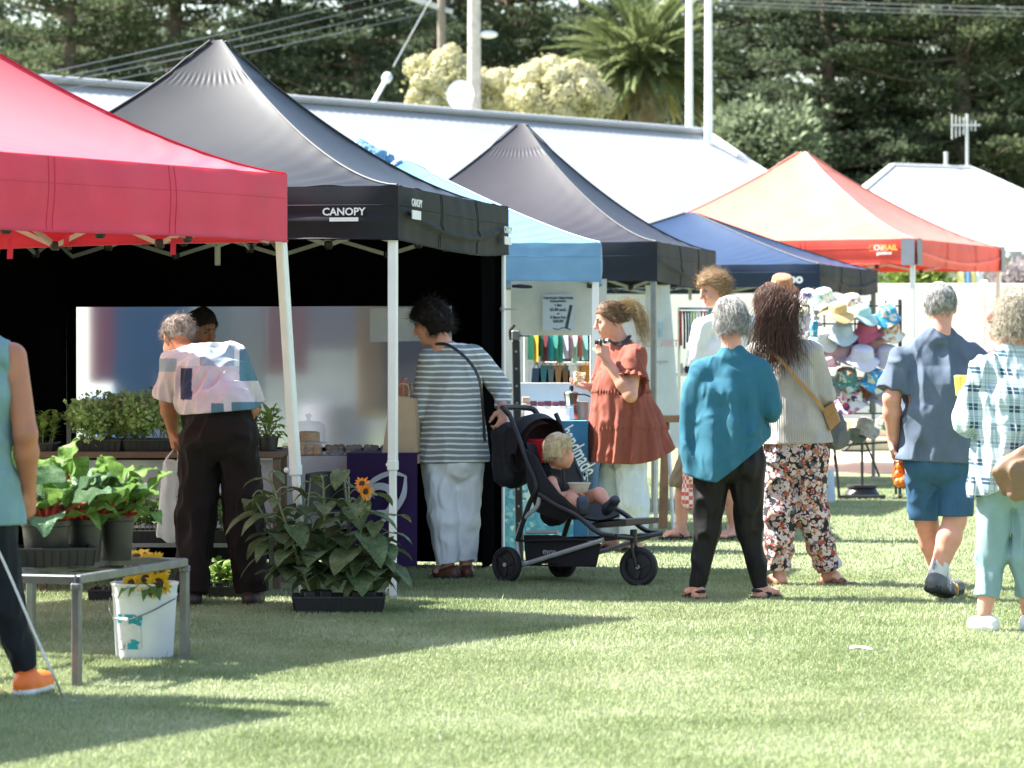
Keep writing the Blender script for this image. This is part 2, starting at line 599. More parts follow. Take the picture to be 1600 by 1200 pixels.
def hair_mesh(name, L, M, mats, parent, q=1.0, style='short', strands=1200, length=.05, seed=1, cut_y=.045, puff=.012, low=-.03, comb=(0, -.5, -1), curl=.3, back_low=None, extra=None):
    """a cap that follows the skull plus a mass of single locks"""
    c = L(0, 0, 0)
    S = Sdf(c - .3 * q, c + .3 * q, .0055 * q)
    S.ell(L(0, -.012, .034), A(.074 + puff, .094 + puff, .088 + puff) * q, M, .02)
    if back_low is not None:
        S.ell(L(0, -.035, back_low * .5), A(.068 + puff, .066 + puff, .05 + abs(back_low) * .55) * q, M, .04)
    if extra: extra(S, L)
    r, f, u = M
    nz = wob(seed, .012 * q)
    nz2 = wob(seed + 5, .035 * q)
    S.disp(lambda X, Y, Z: .004 * q * nz(X, Y, Z) + .006 * q * nz2(X, Y, Z))
    def face(X, Y, Z):
        x = ((X - c[0]) * r[0] + (Y - c[1]) * r[1] + (Z - c[2]) * r[2]) / q
        y = ((X - c[0]) * f[0] + (Y - c[1]) * f[1] + (Z - c[2]) * f[2]) / q
        z = ((X - c[0]) * u[0] + (Y - c[1]) * u[1] + (Z - c[2]) * u[2]) / q
        front = np.minimum(y - cut_y * np.clip((z + .03) / .06, .1, 1.6) , .068 - z + .1 * np.maximum(0, .06 - y))   # keeps forehead free
        ear = np.minimum(.02 - z, np.minimum(y + .028, np.abs(x) - .045))
        bottom = low - z + np.maximum(0, y) * .6 if back_low is None else np.minimum(back_low - z, 9)
        return np.maximum(np.maximum(front, ear if style == 'short' else -9 + 0 * x), bottom) * q
    S.cutfn(face)
    V, Q, fm = S.mesh()
    rg = np.random.default_rng(seed)
    n0 = len(V)
    N = np.cross(V[Q[:, 1]] - V[Q[:, 0]], V[Q[:, 3]] - V[Q[:, 0]])
    N /= np.linalg.norm(N, axis=1)[:, None] + 1e-9
    Cn = V[Q].mean(1)
    pick = rg.choice(len(Q), min(strands, len(Q)), replace=False)
    cw = comb[0] * r + comb[1] * f + comb[2] * u
    AV, AQ = [V], [Q]
    base = n0
    for i in pick:
        p = Cn[i].copy(); nn = N[i]
        rel = p - c
        flow = unit(cw + .5 * np.array(rel) / (.1 * q) * A(1, 1, .2) + rg.normal(size=3) * curl)
        flow = unit(flow - nn * (flow @ nn) * .8)
        Ls = length * q * rg.uniform(.5, 1.15)
        w = rg.uniform(.0007, .0017) * q
        side = unit(np.cross(flow, nn))
        pts = []
        dirn = unit(flow + nn * .25)
        nseg = 5
        for k in range(nseg + 1):
            ww = w * (1 - k / nseg * .8)
            pts += [p + side * ww, p - side * ww, p + nn * ww * .8]
            dirn = unit(dirn + rg.normal(size=3) * curl * .35 + u * -.08 - nn * .06)
            p = p + dirn * Ls / nseg
        AV.append(np.array(pts))
        q_ = []
        for k in range(nseg):
            for a in range(3):
                b2 = (a + 1) % 3
                q_.append((base + k * 3 + a, base + k * 3 + b2, base + k * 3 + 3 + b2, base + k * 3 + 3 + a))
        AQ.append(np.array(q_))
        base += len(pts)
    V = np.concatenate(AV); Q = np.concatenate(AQ)
    return mk(name, V, Q, mats, parent)
def lock_mesh(mb, pts, r, seed, n=60, spread=.03, w=.003):
    """a hanging lock of hair made of strands that follow a path"""
    rg = np.random.default_rng(seed)
    base = bez(pts, 5)
    k = len(base)
    for i in range(n):
        o = rg.normal(size=3) * spread * .5
        o2 = rg.normal(size=3) * spread * .6
        t = np.linspace(0, 1, k)[:, None]
        ph = rg.uniform(0, 6)
        wv = np.sin(t * rg.uniform(5, 11) + ph) * spread * .22
        p = base + o * (1 - t) + o2 * t + wv * A(1, .5, 0)
        e = int(k * rg.uniform(.6, 1.0))
        p = p[:max(4, e)]
        mb.tube(p, np.linspace(w * r, w * r * .35, len(p)), 3, cap=False)
def strap(name, pts, w, t, m, parent, normal=None):
    p = bez(pts, 6)
    mb = MB()
    T = np.gradient(p, axis=0)
    V = []
    for i in range(len(p)):
        nn = np.array(normal(p[i]) if callable(normal) else normal, float)
        tt = unit(T[i]); nn = unit(nn - tt * (nn @ tt)); s = np.cross(tt, nn)
        for a, b in ((-1, 0), (1, 0), (1, 1), (-1, 1)):
            V.append(p[i] + s * a * w / 2 + nn * b * t)
    Fc = [(i * 4 + j, i * 4 + (j + 1) % 4, i * 4 + 4 + (j + 1) % 4, i * 4 + 4 + j) for i in range(len(p) - 1) for j in range(4)]
    Fc += [(3, 2, 1, 0), tuple((len(p) - 1) * 4 + j for j in range(4))]
    mb.add(V, Fc)
    return mb.build(name, m, parent)
# ---- camera, light, sky ----
cam_d = bpy.data.cameras.new('camera')
cam_d.lens = 36 * F / 1600
cam_d.shift_y = (HZ - 600) / 1600
cam_d.clip_start = .5; cam_d.clip_end = 2000
cam = bpy.data.objects.new('camera', cam_d)
cam.location = (0, 0, CH); cam.rotation_euler = (R(90), 0, 0)
COL.objects.link(cam)
sc.camera = cam
cam_d.dof.use_dof = True
cam_d.dof.focus_distance = 18.8
cam_d.dof.aperture_fstop = 4.8

SUN = unit(A(-.92, .25, 1.14))                      # towards the sun: high, from the back on the left-hand side
elev = math.asin(SUN[2])
sd = bpy.data.lights.new('sun', 'SUN')
sd.energy = 5.0; sd.angle = R(.55); sd.color = (1, .97, .92)
so = bpy.data.objects.new('sun', sd)
so.rotation_euler = Vector(SUN).to_track_quat('Z', 'Y').to_euler()
so.location = (0, 0, 30)
COL.objects.link(so)
w = bpy.data.worlds.new('World'); sc.world = w
w.use_nodes = True
nt = w.node_tree
sky = nt.nodes.new('ShaderNodeTexSky')
sky.sky_type = 'NISHITA'; sky.sun_disc = False
sky.sun_elevation = elev
sky.sun_rotation = math.atan2(SUN[0], SUN[1])
sky.air_density = 1.2; sky.dust_density = 2.2; sky.ozone_density = 1.0
nt.links.new(sky.outputs[0], nt.nodes['Background'].inputs[0])
nt.nodes['Background'].inputs[1].default_value = .085
sc.view_settings.view_transform = 'Standard'
sc.view_settings.look = 'None'
sc.view_settings.exposure = 2.15
sc.view_settings.gamma = 1
sc.cycles.max_bounces = 8
sc.cycles.transparent_max_bounces = 8
sc.cycles.use_denoising = True
sc.cycles.sample_clamp_indirect = 6

# ---- lawn ----
def lawn_mat():
    m, nt, bs, out = base_mat('lawn_turf')
    n1 = noise(nt, .55, 5, .6); n2 = noise(nt, 9, 5, .7); n3 = noise(nt, 70, 3, .7)
    c = ramp(nt, n1.outputs['Fac'], [(.3, (.115, .155, .062)), (.5, (.15, .19, .082)), (.72, (.19, .215, .11))]).outputs['Color']
    c = mixc(nt, mathn(nt, 'MULTIPLY', n2.outputs['Fac'], .5), c, (.18, .19, .10))
    c2 = ramp(nt, n3.outputs['Fac'], [(.3, (.05, .07, .03)), (.7, (.30, .33, .18))]).outputs['Color']
    c = mixc(nt, .35, c, c2)
    finish(nt, bs, out, c, rough=.9, bump=.6, bscale=90, bdist=.02)
    return m
def lawn_z(x, y):
    return .012 * np.sin(x * .7 + 1) * np.sin(y * .35) + .008 * np.sin(x * 2.1 + y * .9)
nx, ny = 90, 120
xs = np.concatenate([np.linspace(-400, -14, 10), np.linspace(-12, 14, nx - 20), np.linspace(16, 400, 10)])
ys = np.concatenate([np.linspace(-60, 4, 8), np.linspace(6, 40, ny - 20), np.linspace(43, 900, 12)])
X, Y = np.meshgrid(xs, ys, indexing='ij')
fade = np.clip((40 - Y) / 8, 0, 1) * np.clip((13 - np.abs(X)) / 3, 0, 1)
Z = lawn_z(X, Y) * fade * 0
V = np.stack([X, Y, Z], -1).reshape(-1, 3)
m_ = len(ys)
I, J = np.meshgrid(np.arange(len(xs) - 1), np.arange(len(ys) - 1), indexing='ij')
Q = np.stack([I * m_ + J, (I + 1) * m_ + J, (I + 1) * m_ + J + 1, I * m_ + J + 1], -1).reshape(-1, 4)
tag(mk('lawn', V, Q, lawn_mat()), None, None, kind='structure')

def grass_mat(name, lo, mid, hi):
    m, nt, bs, out = base_mat(name)
    n1 = noise(nt, 1.0, 4, .6); n2 = noise(nt, 120, 2, .5)
    a = mathn(nt, 'ADD', mathn(nt, 'MULTIPLY', n1.outputs['Fac'], .6), mathn(nt, 'MULTIPLY', n2.outputs['Fac'], .4))
    c = ramp(nt, a, [(.36, lo), (.5, mid), (.64, hi)]).outputs['Color']
    n3 = noise(nt, .45, 5, .7); pf = ramp(nt, n3.outputs['Fac'], [(.5, (0, 0, 0)), (.72, (.32, .32, .32))]).outputs['Color']
    c = mixc(nt, pf, c, (.42, .40, .25))
    finish(nt, bs, out, c, rough=.75, trans=.2, spec=.12)
    return m
def grass(n_near, n_mid, n_far):
    rg = np.random.default_rng(3)
    pts = []
    for n, y0, y1 in ((n_near, 10.4, 15.5), (n_mid, 15.5, 21), (n_far, 21, 36)):
        u = rg.random(n)
        y = np.sqrt(y0 ** 2 + u * (y1 ** 2 - y0 ** 2))
        x = (rg.random(n) - .5) * y * .36
        pts.append(np.stack([x, y], 1))
        k = n * 2 // 5                              # thinner to both sides of the view
        y = np.sqrt((y0 - 2) ** 2 + rg.random(k) * (y1 ** 2 - (y0 - 2) ** 2))
        pts.append(np.stack([np.sign(rg.random(k) - .5) * y * rg.uniform(.17, .38, k), y], 1))
    p = np.concatenate(pts)
    n = len(p)
    cl = np.sin(p[:, 0] * 3.1 + np.sin(p[:, 1] * 2.3)) * np.sin(p[:, 1] * 2.7 + 1.3 * np.sin(p[:, 0] * 1.7))
    sc_ = np.where(p[:, 1] > 21, 1.6, np.where(p[:, 1] > 15.5, 1.2, 1.0))
    h = rg.uniform(.010, .023, n) * (1 + .22 * cl) * (1 + .2 * (sc_ - 1))
    tall = rg.random(n) < .006
    h = np.where(tall, h * 1.8, h)
    wd = rg.uniform(.0010, .0021, n) * sc_
    a = rg.uniform(0, 6.283, n)
    la = rg.uniform(0, 6.283, n); ll = rg.uniform(.2, 1.1, n) * h
    b0 = np.stack([p[:, 0] - np.cos(a) * wd, p[:, 1] - np.sin(a) * wd, np.full(n, -.002)], 1)
    b1 = np.stack([p[:, 0] + np.cos(a) * wd, p[:, 1] + np.sin(a) * wd, np.full(n, -.002)], 1)
    md = np.stack([p[:, 0] + np.cos(la) * ll * .35, p[:, 1] + np.sin(la) * ll * .35, h * .62], 1)
    off = np.stack([np.cos(a) * wd, np.sin(a) * wd, 0 * a], 1) * .8
    tp = np.stack([p[:, 0] + np.cos(la) * ll, p[:, 1] + np.sin(la) * ll, h], 1)
    V = np.stack([b0, b1, md + off, md - off, tp], 1).reshape(-1, 3)
    b = np.arange(n)[:, None] * 5
    T = np.concatenate([b + [0, 1, 2], b + [0, 2, 3], b + [3, 2, 4]])
    mats = [grass_mat('grass_blade', (.175, .235, .092), (.305, .365, .175), (.43, .47, .285)),
            grass_mat('grass_blade_dry', (.30, .325, .20), (.42, .43, .30), (.52, .52, .40))]
    mi = (rg.random(n) < .16).astype(int)
    tag(mk('grass', V, T, mats, None, np.concatenate([mi, mi, mi]), smooth=False), 'short mown grass covering the market field', 'grass', kind='stuff')
grass(430000, 320000, 190000)

# sand path behind the hat stall, one sheet a little above the lawn
mb = MB()
mb.add([(3.4, 37.5, .006), (18, 37.5, .006), (18, 45.5, .006), (3.4, 45.5, .006)], [(0, 1, 2, 3)])
tag(mb.build('sand_path', mat('pale_sand', (.62, .52, .36), .12, 3, rough=.95, bump=.4, bscale=30)), None, None, kind='structure')

# ---- timber edging steps by the path and the white panel fence ----
M_WHITE = mat('white_paint', (.80, .80, .79), .05, 4, rough=.55)
mb = MB()
for k, (y, z) in enumerate(((46.1, .18), (46.55, .42))):
    mb.box((9.5, y, z / 2), (10, .42, z), bev=.02)
one('pale concrete terrace step at the foot of the white fence', 'step', 'terrace_step', mb, mat('pale_concrete', (.55, .47, .34), .15, 5, rough=.9))
fe = thing('panel_fence', 'long white solid panel fence behind the hat stall and the orange canopy', 'fence', (8, 48, 0))
mb = MB()
x = 2.0
while x < 16:
    mb.box((x + 1.19, 48, 1.22), (2.36, .05, 2.25), bev=.01); x += 2.4
mb.build('panel', mat('white_panel', (.78, .77, .74), .04, 2, rough=.5), fe)
x = 2.0
while x < 17:
    b = MB(); b.box((x, 48.06, 1.2), (.09, .09, 2.4), bev=.01); b.build('post', M_WHITE, fe); x += 2.4

# ---- long pavilion with a pale sheet roof ----
def roof_mat(name, col, period, direction):
    m, nt, bs, out = base_mat(name)
    n1 = noise(nt, .8, 5, .6)
    c0 = rgb(col)
    c = ramp(nt, n1.outputs['Fac'], [(.3, tuple(v * .9 for v in c0)), (.7, c0)]).outputs['Color']
    finish(nt, bs, out, c, rough=.45)
    return m
def pavilion():
    e1 = A(3.57, 62.0, 0); e0 = A(-8.6, 48.3, 0)          # ridge ends
    u = unit(e1 - e0); L = np.linalg.norm(e1 - e0)
    n = A(u[1], -u[0], 0)                                   # down the slope, towards the field
    zr, W, ze = 5.42, 4.6, 2.75
    o = thing('pavilion', 'long low pavilion with a pale ribbed sheet roof behind the black canopy', 'building', (e0 + e1) / 2)
    m = roof_mat('pale_roof_sheet', (.30, .315, .32), .2, u)
    def slope(sgn, name):
        mb = MB(); nr = int(L / .19)
        def fn(a, b):
            rib = .007 * (1 if (int(round(a * nr * 2)) % 2) else 0)
            q = e0 + u * (a * L) + sgn * n * (b * W)
            return (q[0], q[1], zr - b * (zr - ze) + rib)
        mb.grid(fn, nr * 2, 6)
        return mb.build(name, m, o, smooth=False)
    rf = slope(1, 'roof')
    slope(-1, 'roof')
    mb = MB()
    mb.tube([e0 + A(0, 0, zr + .03), e1 + A(0, 0, zr + .03)], .14, 8, flat=.5)
    mb.build('ridge_cap', mat('ridge_grey', (.30, .315, .32), .08, 3, rough=.5), rf)
    wl = MB()
    for sgn in (1, -1):
        a = e0 + sgn * n * (W - .5); b = e1 + sgn * n * (W - .5) - u * .3
        wl.slab([a, b, b + A(0, 0, ze), a + A(0, 0, ze)], n * -sgn * .15)
    for e, s in ((e1 - u * .35, 1), (e0 + u * .35, -1)):
        wl.slab([e + n * (W - .65), e - n * (W - .65), e - n * (W - .65) + A(0, 0, ze), e + A(0, 0, zr - .15), e + n * (W - .65) + A(0, 0, ze)], -u * s * .15)
    wl.build('wall', mat('cream_wall', (.62, .60, .55), .08, 2, rough=.8), o)
    mb = MB()
    for sgn in (1, -1):
        mb.bar(e0 + sgn * n * (W + .02) + A(0, 0, ze - .04), e1 + sgn * n * (W + .02) + A(0, 0, ze - .04), .12, .12)
    mb.build('gutter', mat('gutter_grey', (.5, .53, .54), .05, rough=.5), o)
    mb = MB()
    for sgn in (1, -1):
        mb.bar(e1 + A(0, 0, zr), e1 + sgn * n * W + A(0, 0, ze), .10, .16)
    mb.build('barge_board', M_WHITE, o)
    # long dark window strip in the field-side wall
    for t in np.arange(1.2, L - 2, 2.6):
        mb = MB(); q = e0 + u * t + n * (W - .49)
        mb.slab([q + A(0, 0, 1.0), q + u * 1.6 + A(0, 0, 1.0), q + u * 1.6 + A(0, 0, 2.1), q + A(0, 0, 2.1)], n * .03)
        mb.build('window', mat('dark_glass', (.03, .04, .045), .1, rough=.1), o)
    return e0, e1, u, n, zr
PAV = pavilion()

def white_house():
    d = 60.0
    s = F / d
    zr, ze = 4.72, 3.05
    c = P(1455, 400, d)[:2]
    o = thing('clubhouse', 'white clubhouse with a hipped white roof behind the orange canopy', 'building', (c[0], d, 0))
    x0, x1, y0, y1 = c[0] - 2.75, c[0] + 3.6, d - 2.6, d + 2.6
    ra, rb = (P(1395, 0, d)[0], d, zr), (P(1518, 0, d)[0], d, zr - .05)
    V = [(x0, y0, ze), (x1, y0, ze), (x1, y1, ze), (x0, y1, ze), ra, rb]
    mb = MB()
    def quad(a, b, c_, dd, n):
        a, b, c_, dd = [np.array(q, float) for q in (a, b, c_, dd)]
        mb.grid(lambda s, t: (a * (1 - s) + b * s) * (1 - t) + (dd * (1 - s) + c_ * s) * t, n, 4)
    quad(V[0], V[1], V[5], V[4], 8); quad(V[2], V[3], V[4], V[5], 8)
    quad(V[1], V[2], V[5], V[5], 6); quad(V[3], V[0], V[4], V[4], 6)
    rf = mb.build('roof', mat('white_roof', (.42, .42, .415), .05, 1.2, rough=.5), o)
    mb = MB(); mb.bar(ra, rb, .12, .06); 
    for a, b in ((0, 4), (3, 4), (1, 5), (2, 5)): mb.bar(V[a], V[b], .10, .05)
    mb.build('ridge_cap', mat('ridge_white', (.62, .62, .62), .05, rough=.5), rf)
    mb = MB()
    mb.box(((x0 + x1) / 2, y0 + .5, ze / 2), (x1 - x0 - .8, .2, ze - .06)); mb.box(((x0 + x1) / 2, y1 - .5, ze / 2), (x1 - x0 - .8, .2, ze - .06))
    for x in (x0 + .5, x1 - .5): mb.box((x, d, ze / 2), (.2, y1 - y0 - 1.25, ze - .07))
    mb.build('wall', mat('pale_wall', (.66, .65, .61), .06, rough=.8), o)
    mb = MB(); mb.bar((x0, y0 - .03, ze - .02), (x1, y0 - .03, ze - .02), .1, .14)
    mb.build('gutter', mat('gutter_dark', (.34, .36, .36), .05, rough=.5), o)
    for x in (c[0] + .9, c[0] + 2.2):
        w_ = MB(); w_.box((x, y0 + .38, 1.7), (.9, .06, 1.1)); w = w_.build('window', mat('dark_glass', (.03, .04, .045), .1, rough=.1), o)
        f_ = MB()
        for a, b in (((-.48, 1.12), (.48, 1.12)), ((-.48, 2.28), (.48, 2.28)), ((-.48, 1.12), (-.48, 2.28)), ((.48, 1.12), (.48, 2.28))):
            f_.bar((x + a[0], y0 + .34, a[1]), (x + b[0], y0 + .34, b[1]), .07)
        f_.build('frame', M_WHITE, w)
    return (ra, rb)
HOUSE = white_house()

M_GALV = mat('galvanised', (.55, .56, .55), .12, 12, rough=.4, metal=.6)
# television aerial and short mast on the clubhouse roof
mb = MB()
q = A(*P(1511, 258, 60.0)); 
mb.tube([q - A(0, 0, .3), q + A(0, 0, .92)], .03, 6)
mb.tube([q + A(-.28, 0, .72), q + A(.24, 0, .72)], .016, 5)
for k in range(7):
    x = -.27 + .07 * k
    h = .28 - .03 * k if k < 4 else .12
    mb.tube([q + A(x, 0, .72 - h * .9), q + A(x, 0, .72 + h * .7)], .011, 4)
one('thin grey television aerial standing on the white clubhouse roof', 'aerial', 'roof_aerial', mb, M_GALV)
mb = MB(); q = A(*P(1478, 257, 60.0)); mb.tube([q - A(0, 0, .25), q + A(0, 0, .2)], .035, 8); mb.lathe([(.045, .2), (.04, .22), (.0, .23)], q)
one('short grey vent pipe on the white clubhouse roof ridge', 'vent pipe', 'vent_pipe', mb, M_GALV)

# ---- poles, lamp, dish, wires ----
def utility_pole():
    d = 66.0
    b = GD(741, d)
    o = thing('utility_pole', 'tall weathered timber power pole behind the pavilion ridge', 'power pole', b)
    mb = MB(); mb.tube([b, b + A(0, 0, 5), b + A(0, 0, 11)], [.165, .14, .115], 12)
    mb.build('post', mat('weathered_timber', (.46, .42, .36), .2, 7, rough=.85, bump=.4, bscale=25), o)
    mb = MB(); top = b + A(0, 0, 9.8)
    mb.bar(top + A(-1.1, -.16, 0), top + A(1.1, -.16, 0), .1, .1)
    cr = mb.build('crossarm', mat('weathered_timber', (.46, .42, .36)), o)
    for k in range(4):
        i_ = MB(); i_.lathe([(.02, 0), (.05, .02), (.035, .06), (.05, .1), (.02, .15), (0, .15)], top + A(-1 + .66 * k, -.16, .05), 10)
        i_.build('insulator', M_WHITE, cr)
    # street lamp on a short arm
    l = thing('street_lamp', 'small pale street lamp head fixed to the timber power pole', 'street lamp', P(741, 66, d) + A(.12, 0, 0))
    a = P(745, 68, d); c = P(752, 55, d)
    mb = MB(); mb.tube(bez([a, (a + c) / 2 + A(0, 0, .03), c]), .03, 8); mb.build('arm', M_GALV, l)
    mb = MB(); mb.ball(P(763, 54, d), .19, 16, 10, sq=(1, .7, .42)); mb.build('lamp_head', mat('lamp_cream', (.68, .68, .62), .05, rough=.35), l)
utility_pole()
def line_pole():
    d = 80.0
    b = GD(690, d)
    mb = MB(); mb.tube([b, b + A(0, 0, 10.5)], [.14, .1], 10)
    o = thing('wire_pole', 'dark weathered pole carrying the overhead wires above the pale roof', 'power pole', b)
    mb.build('post', mat('dark_timber', (.26, .21, .17), .2, 7, rough=.9), o)
    t = P(652, 6, d)
    mb = MB(); mb.bar(t + A(-.5, 0, .25), t + A(.85, 0, -.2), .1, .12); mb.build('crossarm', M_GALV, o)
    return t
T0 = line_pole()
ARM = [T0 + A(-.5, -.05, .3), T0 + A(-.1, -.05, .17), T0 + A(.35, -.05, .02), T0 + A(.75, -.05, -.11)]
M_WIRE = mat('cable_grey', (.20, .21, .20), .05, rough=.6)
WLAB = ['uppermost of the four overhead wires running past the black canopy peak', 'second overhead wire from the top, crossing above the pale roof',
        'third overhead wire from the top, just above the lowest one', 'lowest of the four overhead wires sloping down to the pale roof']
for k in range(4):
    a = ARM[k]
    yy = (112, 121, 125, 135)[k]
    dist = 46.0
    b = P(60 + 14 * k, yy, dist)
    b2 = b + (b - a) * .35
    mid = (a + b2) / 2 - A(0, 0, .06)
    mb = MB(); mb.tube(bez([a, mid, b2]), 0.009, 5)
    one(WLAB[k], 'overhead wire', 'overhead_wire', mb, M_WIRE, group='overhead wires')
for k in range(3):
    mb = MB()
    a, b = P(1085, (-8, -1, 5)[k], 80), P(1640, (12, 19, 25)[k], 80)
    mb.tube(bez([a - (b - a) * .2, (a + b) / 2 - A(0, 0, .05), b + (b - a) * .2]), .014, 5)
    one(['topmost of the three level wires in front of the dark pines', 'middle one of the three level wires in front of the pines', 'lowest of the three level wires in front of the pines'][k], 'overhead wire', 'power_cable', mb, M_WIRE, group='wires in front of the pines')
# stay wire with its insulator
mb = MB()
a, b = P(588, 152, 56), P(672, 0, 66)
g = thing('stay_wire', 'slanting stay wire with a grey insulator above the pale roof', 'stay wire', a)
mb.tube([a + (b - a) * .28, b + (b - a) * .2], .016, 5); mb.build('wire', M_WIRE, g)
mb = MB(); mb.tube([a - (b - a) * .06, a + (b - a) * .19], .038, 8); mb.build('stay_rod', M_WHITE, g)
mb = MB(); u_ = (b - a)
mb.lathe([(0, 0), (.07, .0), (.09, .08), (.06, .16), (.09, .24), (.07, .34), (0, .34)], a + u_ * .16, 12, axis=u_); mb.build('insulator', mat('insulator_grey', (.5, .53, .5), .08, rough=.4), g)

def flagpole(px, d, lab):
    b = GD(px, d)
    o = thing('flagpole', lab, 'flagpole', b, 'white flagpoles')
    mb = MB(); mb.tube([b + A(0, 0, .12), b + A(0, 0, 4), b + A(0, 0, 9)], [.085, .08, .06], 12); mb.build('pole', M_WHITE, o)
    mb = MB(); mb.box(b + A(0, 0, .06), (.4, .4, .12), bev=.02); mb.build('base_plate', M_GALV, o)
    mb = MB(); mb.ball(b + A(0, 0, 9.06), .1); mb.build('finial', M_WHITE, o)
flagpole(1077, 64.5, 'white flagpole in front of the palm crown, the one nearer to the timber pole')
flagpole(1107, 61.5, 'white flagpole right beside the grey-green bush, thicker of the two')

def dish():
    d = 57.5
    c = P(719, 148, d)
    o = thing('satellite_dish', 'round white satellite dish mounted on the pavilion ridge', 'satellite dish', c - A(0, 0, .45))
    ax = unit(A(-.15, -1, .25))
    mb = MB(); mb.lathe([(0, .05), (.12, .044), (.2, .02), (.235, 0), (.24, -.012), (.2, .0), (.1, .03), (0, .036)], c, 28, axis=-ax, sy=1.1); mb.build('reflector', mat('dish_white', (.82, .82, .81), .03, rough=.4), o)
    mb = MB(); mb.tube([c - A(0, -.05, .05), c - A(0, -.12, .5)], .025, 8); mb.build('mast', M_GALV, o)
    mb = MB(); mb.tube([c + A(0, -.02, -.22), c + A(0, -.3, -.05)], .012, 6); mb.ball(c + A(0, -.31, -.04), .04); mb.build('receiver_arm', M_GALV, o)
dish()
# ---- vegetation behind the buildings ----
def leaf_mat(name, lo, mid, hi, scale=.9, trans=.25, rough=.6, bump=0):
    if name in MAT: return MAT[name]
    m, nt, bs, out = base_mat(name)
    n1 = noise(nt, scale, 4, .6); n2 = noise(nt, scale * 9, 2, .6)
    a = mathn(nt, 'ADD', mathn(nt, 'MULTIPLY', n1.outputs['Fac'], .55), mathn(nt, 'MULTIPLY', n2.outputs['Fac'], .45))
    c = ramp(nt, a, [(.36, lo), (.5, mid), (.66, hi)]).outputs['Color']
    finish(nt, bs, out, c, rough=rough, trans=trans, spec=.14, bump=bump, bscale=42, bdist=.012)
    MAT[name] = m
    return m
M_PINE = leaf_mat('pine_needles', (.045, .065, .03), (.095, .12, .06), (.175, .20, .11), .9, .42, .85)
M_PINE2 = leaf_mat('pine_needles_blue', (.04, .06, .033), (.08, .108, .062), (.15, .178, .105), .9, .42, .85)
M_BARK = mat('pine_bark', (.13, .10, .075), .3, 5, rough=.95, bump=.6, bscale=14)
def quads(P0, D, W, Nn, L, wd):
    """leaf quads: base P0, direction D, side W"""
    n = len(P0)
    tip = P0 + D * L[:, None]
    mid = P0 + D * (L * .5)[:, None] + Nn * (L * .12)[:, None]
    w = W * wd[:, None]
    V = np.stack([P0, mid + w, tip, mid - w], 1).reshape(-1, 3)
    Q = np.arange(n)[:, None] * 4 + np.arange(4)
    return V, Q
def tuft_cloud(rg, centers, size, per, leaf, flat=.45, up=.5, wf=.28):
    """many leaf-size faces gathered in clumps"""
    n = len(centers) * per
    c = np.repeat(centers, per, 0)
    sz = np.repeat(size, per)
    o = rg.normal(size=(n, 3)) * A(1, 1, flat) * .5
    p = c + o * sz[:, None]
    D = o / (np.linalg.norm(o, axis=1)[:, None] + 1e-6) + rg.normal(size=(n, 3)) * .5 + A(0, 0, up)
    D /= np.linalg.norm(D, axis=1)[:, None]
    Wd = np.cross(D, rg.normal(size=(n, 3))); Wd /= np.linalg.norm(Wd, axis=1)[:, None]
    Nn = np.cross(D, Wd)
    L = leaf * rg.uniform(.6, 1.5, n)
    return quads(p, D, Wd, Nn, L, L * wf)
def pine(label, x, d, H, Rb, seed, m=M_PINE, name='pine_tree', z0=1.5, dens=1.0, lean=0, gap=.55, leaf=.125):
    rg = np.random.default_rng(seed)
    b = A(x, d, 0)
    o = thing(name, label, 'tree', b, 'dark pines behind the pavilion')
    mb = MB()
    tp = [b + A(lean * t + .12 * math.sin(t * 5 + seed), .1 * math.cos(t * 4), H * t) for t in np.linspace(0, 1, 9)]
    mb.tube(tp, np.linspace(.34, .05, 9) * (H / 15), 10)
    tr = mb.build('trunk', M_BARK, o)
    C, S = [], []
    br = MB()
    z = z0
    while z < H - .3:
        t = z / H
        Rz = Rb * (1 - t) ** .55 * rg.uniform(.75, 1.1) if z > z0 + 1 else Rb * rg.uniform(.6, 1)
        nb = rg.integers(4, 7)
        a0 = rg.uniform(0, 6.28)
        for k in range(nb):
            a = a0 + 6.283 * k / nb + rg.uniform(-.35, .35)
            r = Rz * rg.uniform(.6, 1.12)
            dv = A(math.cos(a), math.sin(a), 0)
            p0 = tp[min(8, int(t * 8))] * A(1, 1, 0) + A(0, 0, z)
            sag = rg.uniform(-.18, .12)
            p1 = p0 + dv * r + A(0, 0, r * sag + .25)
            pm = (p0 + p1) / 2 - A(0, 0, .12 * r * .5)
            br.tube(bez([p0, pm, p1], 3), np.linspace(.055, .012, 7), 5, cap=False)
            nc = max(3, int(r * 3.4 * dens))
            for q in range(nc):
                f = rg.uniform(.25, 1.05)
                c = (p0 * (1 - f) ** 2 + 2 * f * (1 - f) * pm + f * f * p1)
                c = c + np.cross(dv, A(0, 0, 1)) * rg.normal() * r * .20 * f + A(0, 0, rg.uniform(-.05, .22))
                C.append(c); S.append(rg.uniform(.3, .62))
        z += gap * rg.uniform(.7, 1.3)
    br.build('branches', M_BARK, tr)
    C = np.array(C); S = np.array(S)
    # only what stands in or near the frame is made dense
    V, Q = tuft_cloud(rg, C, S, 58, leaf, .26, .5)
    mk('crown', V, Q, m, o, smooth=False)
    return o
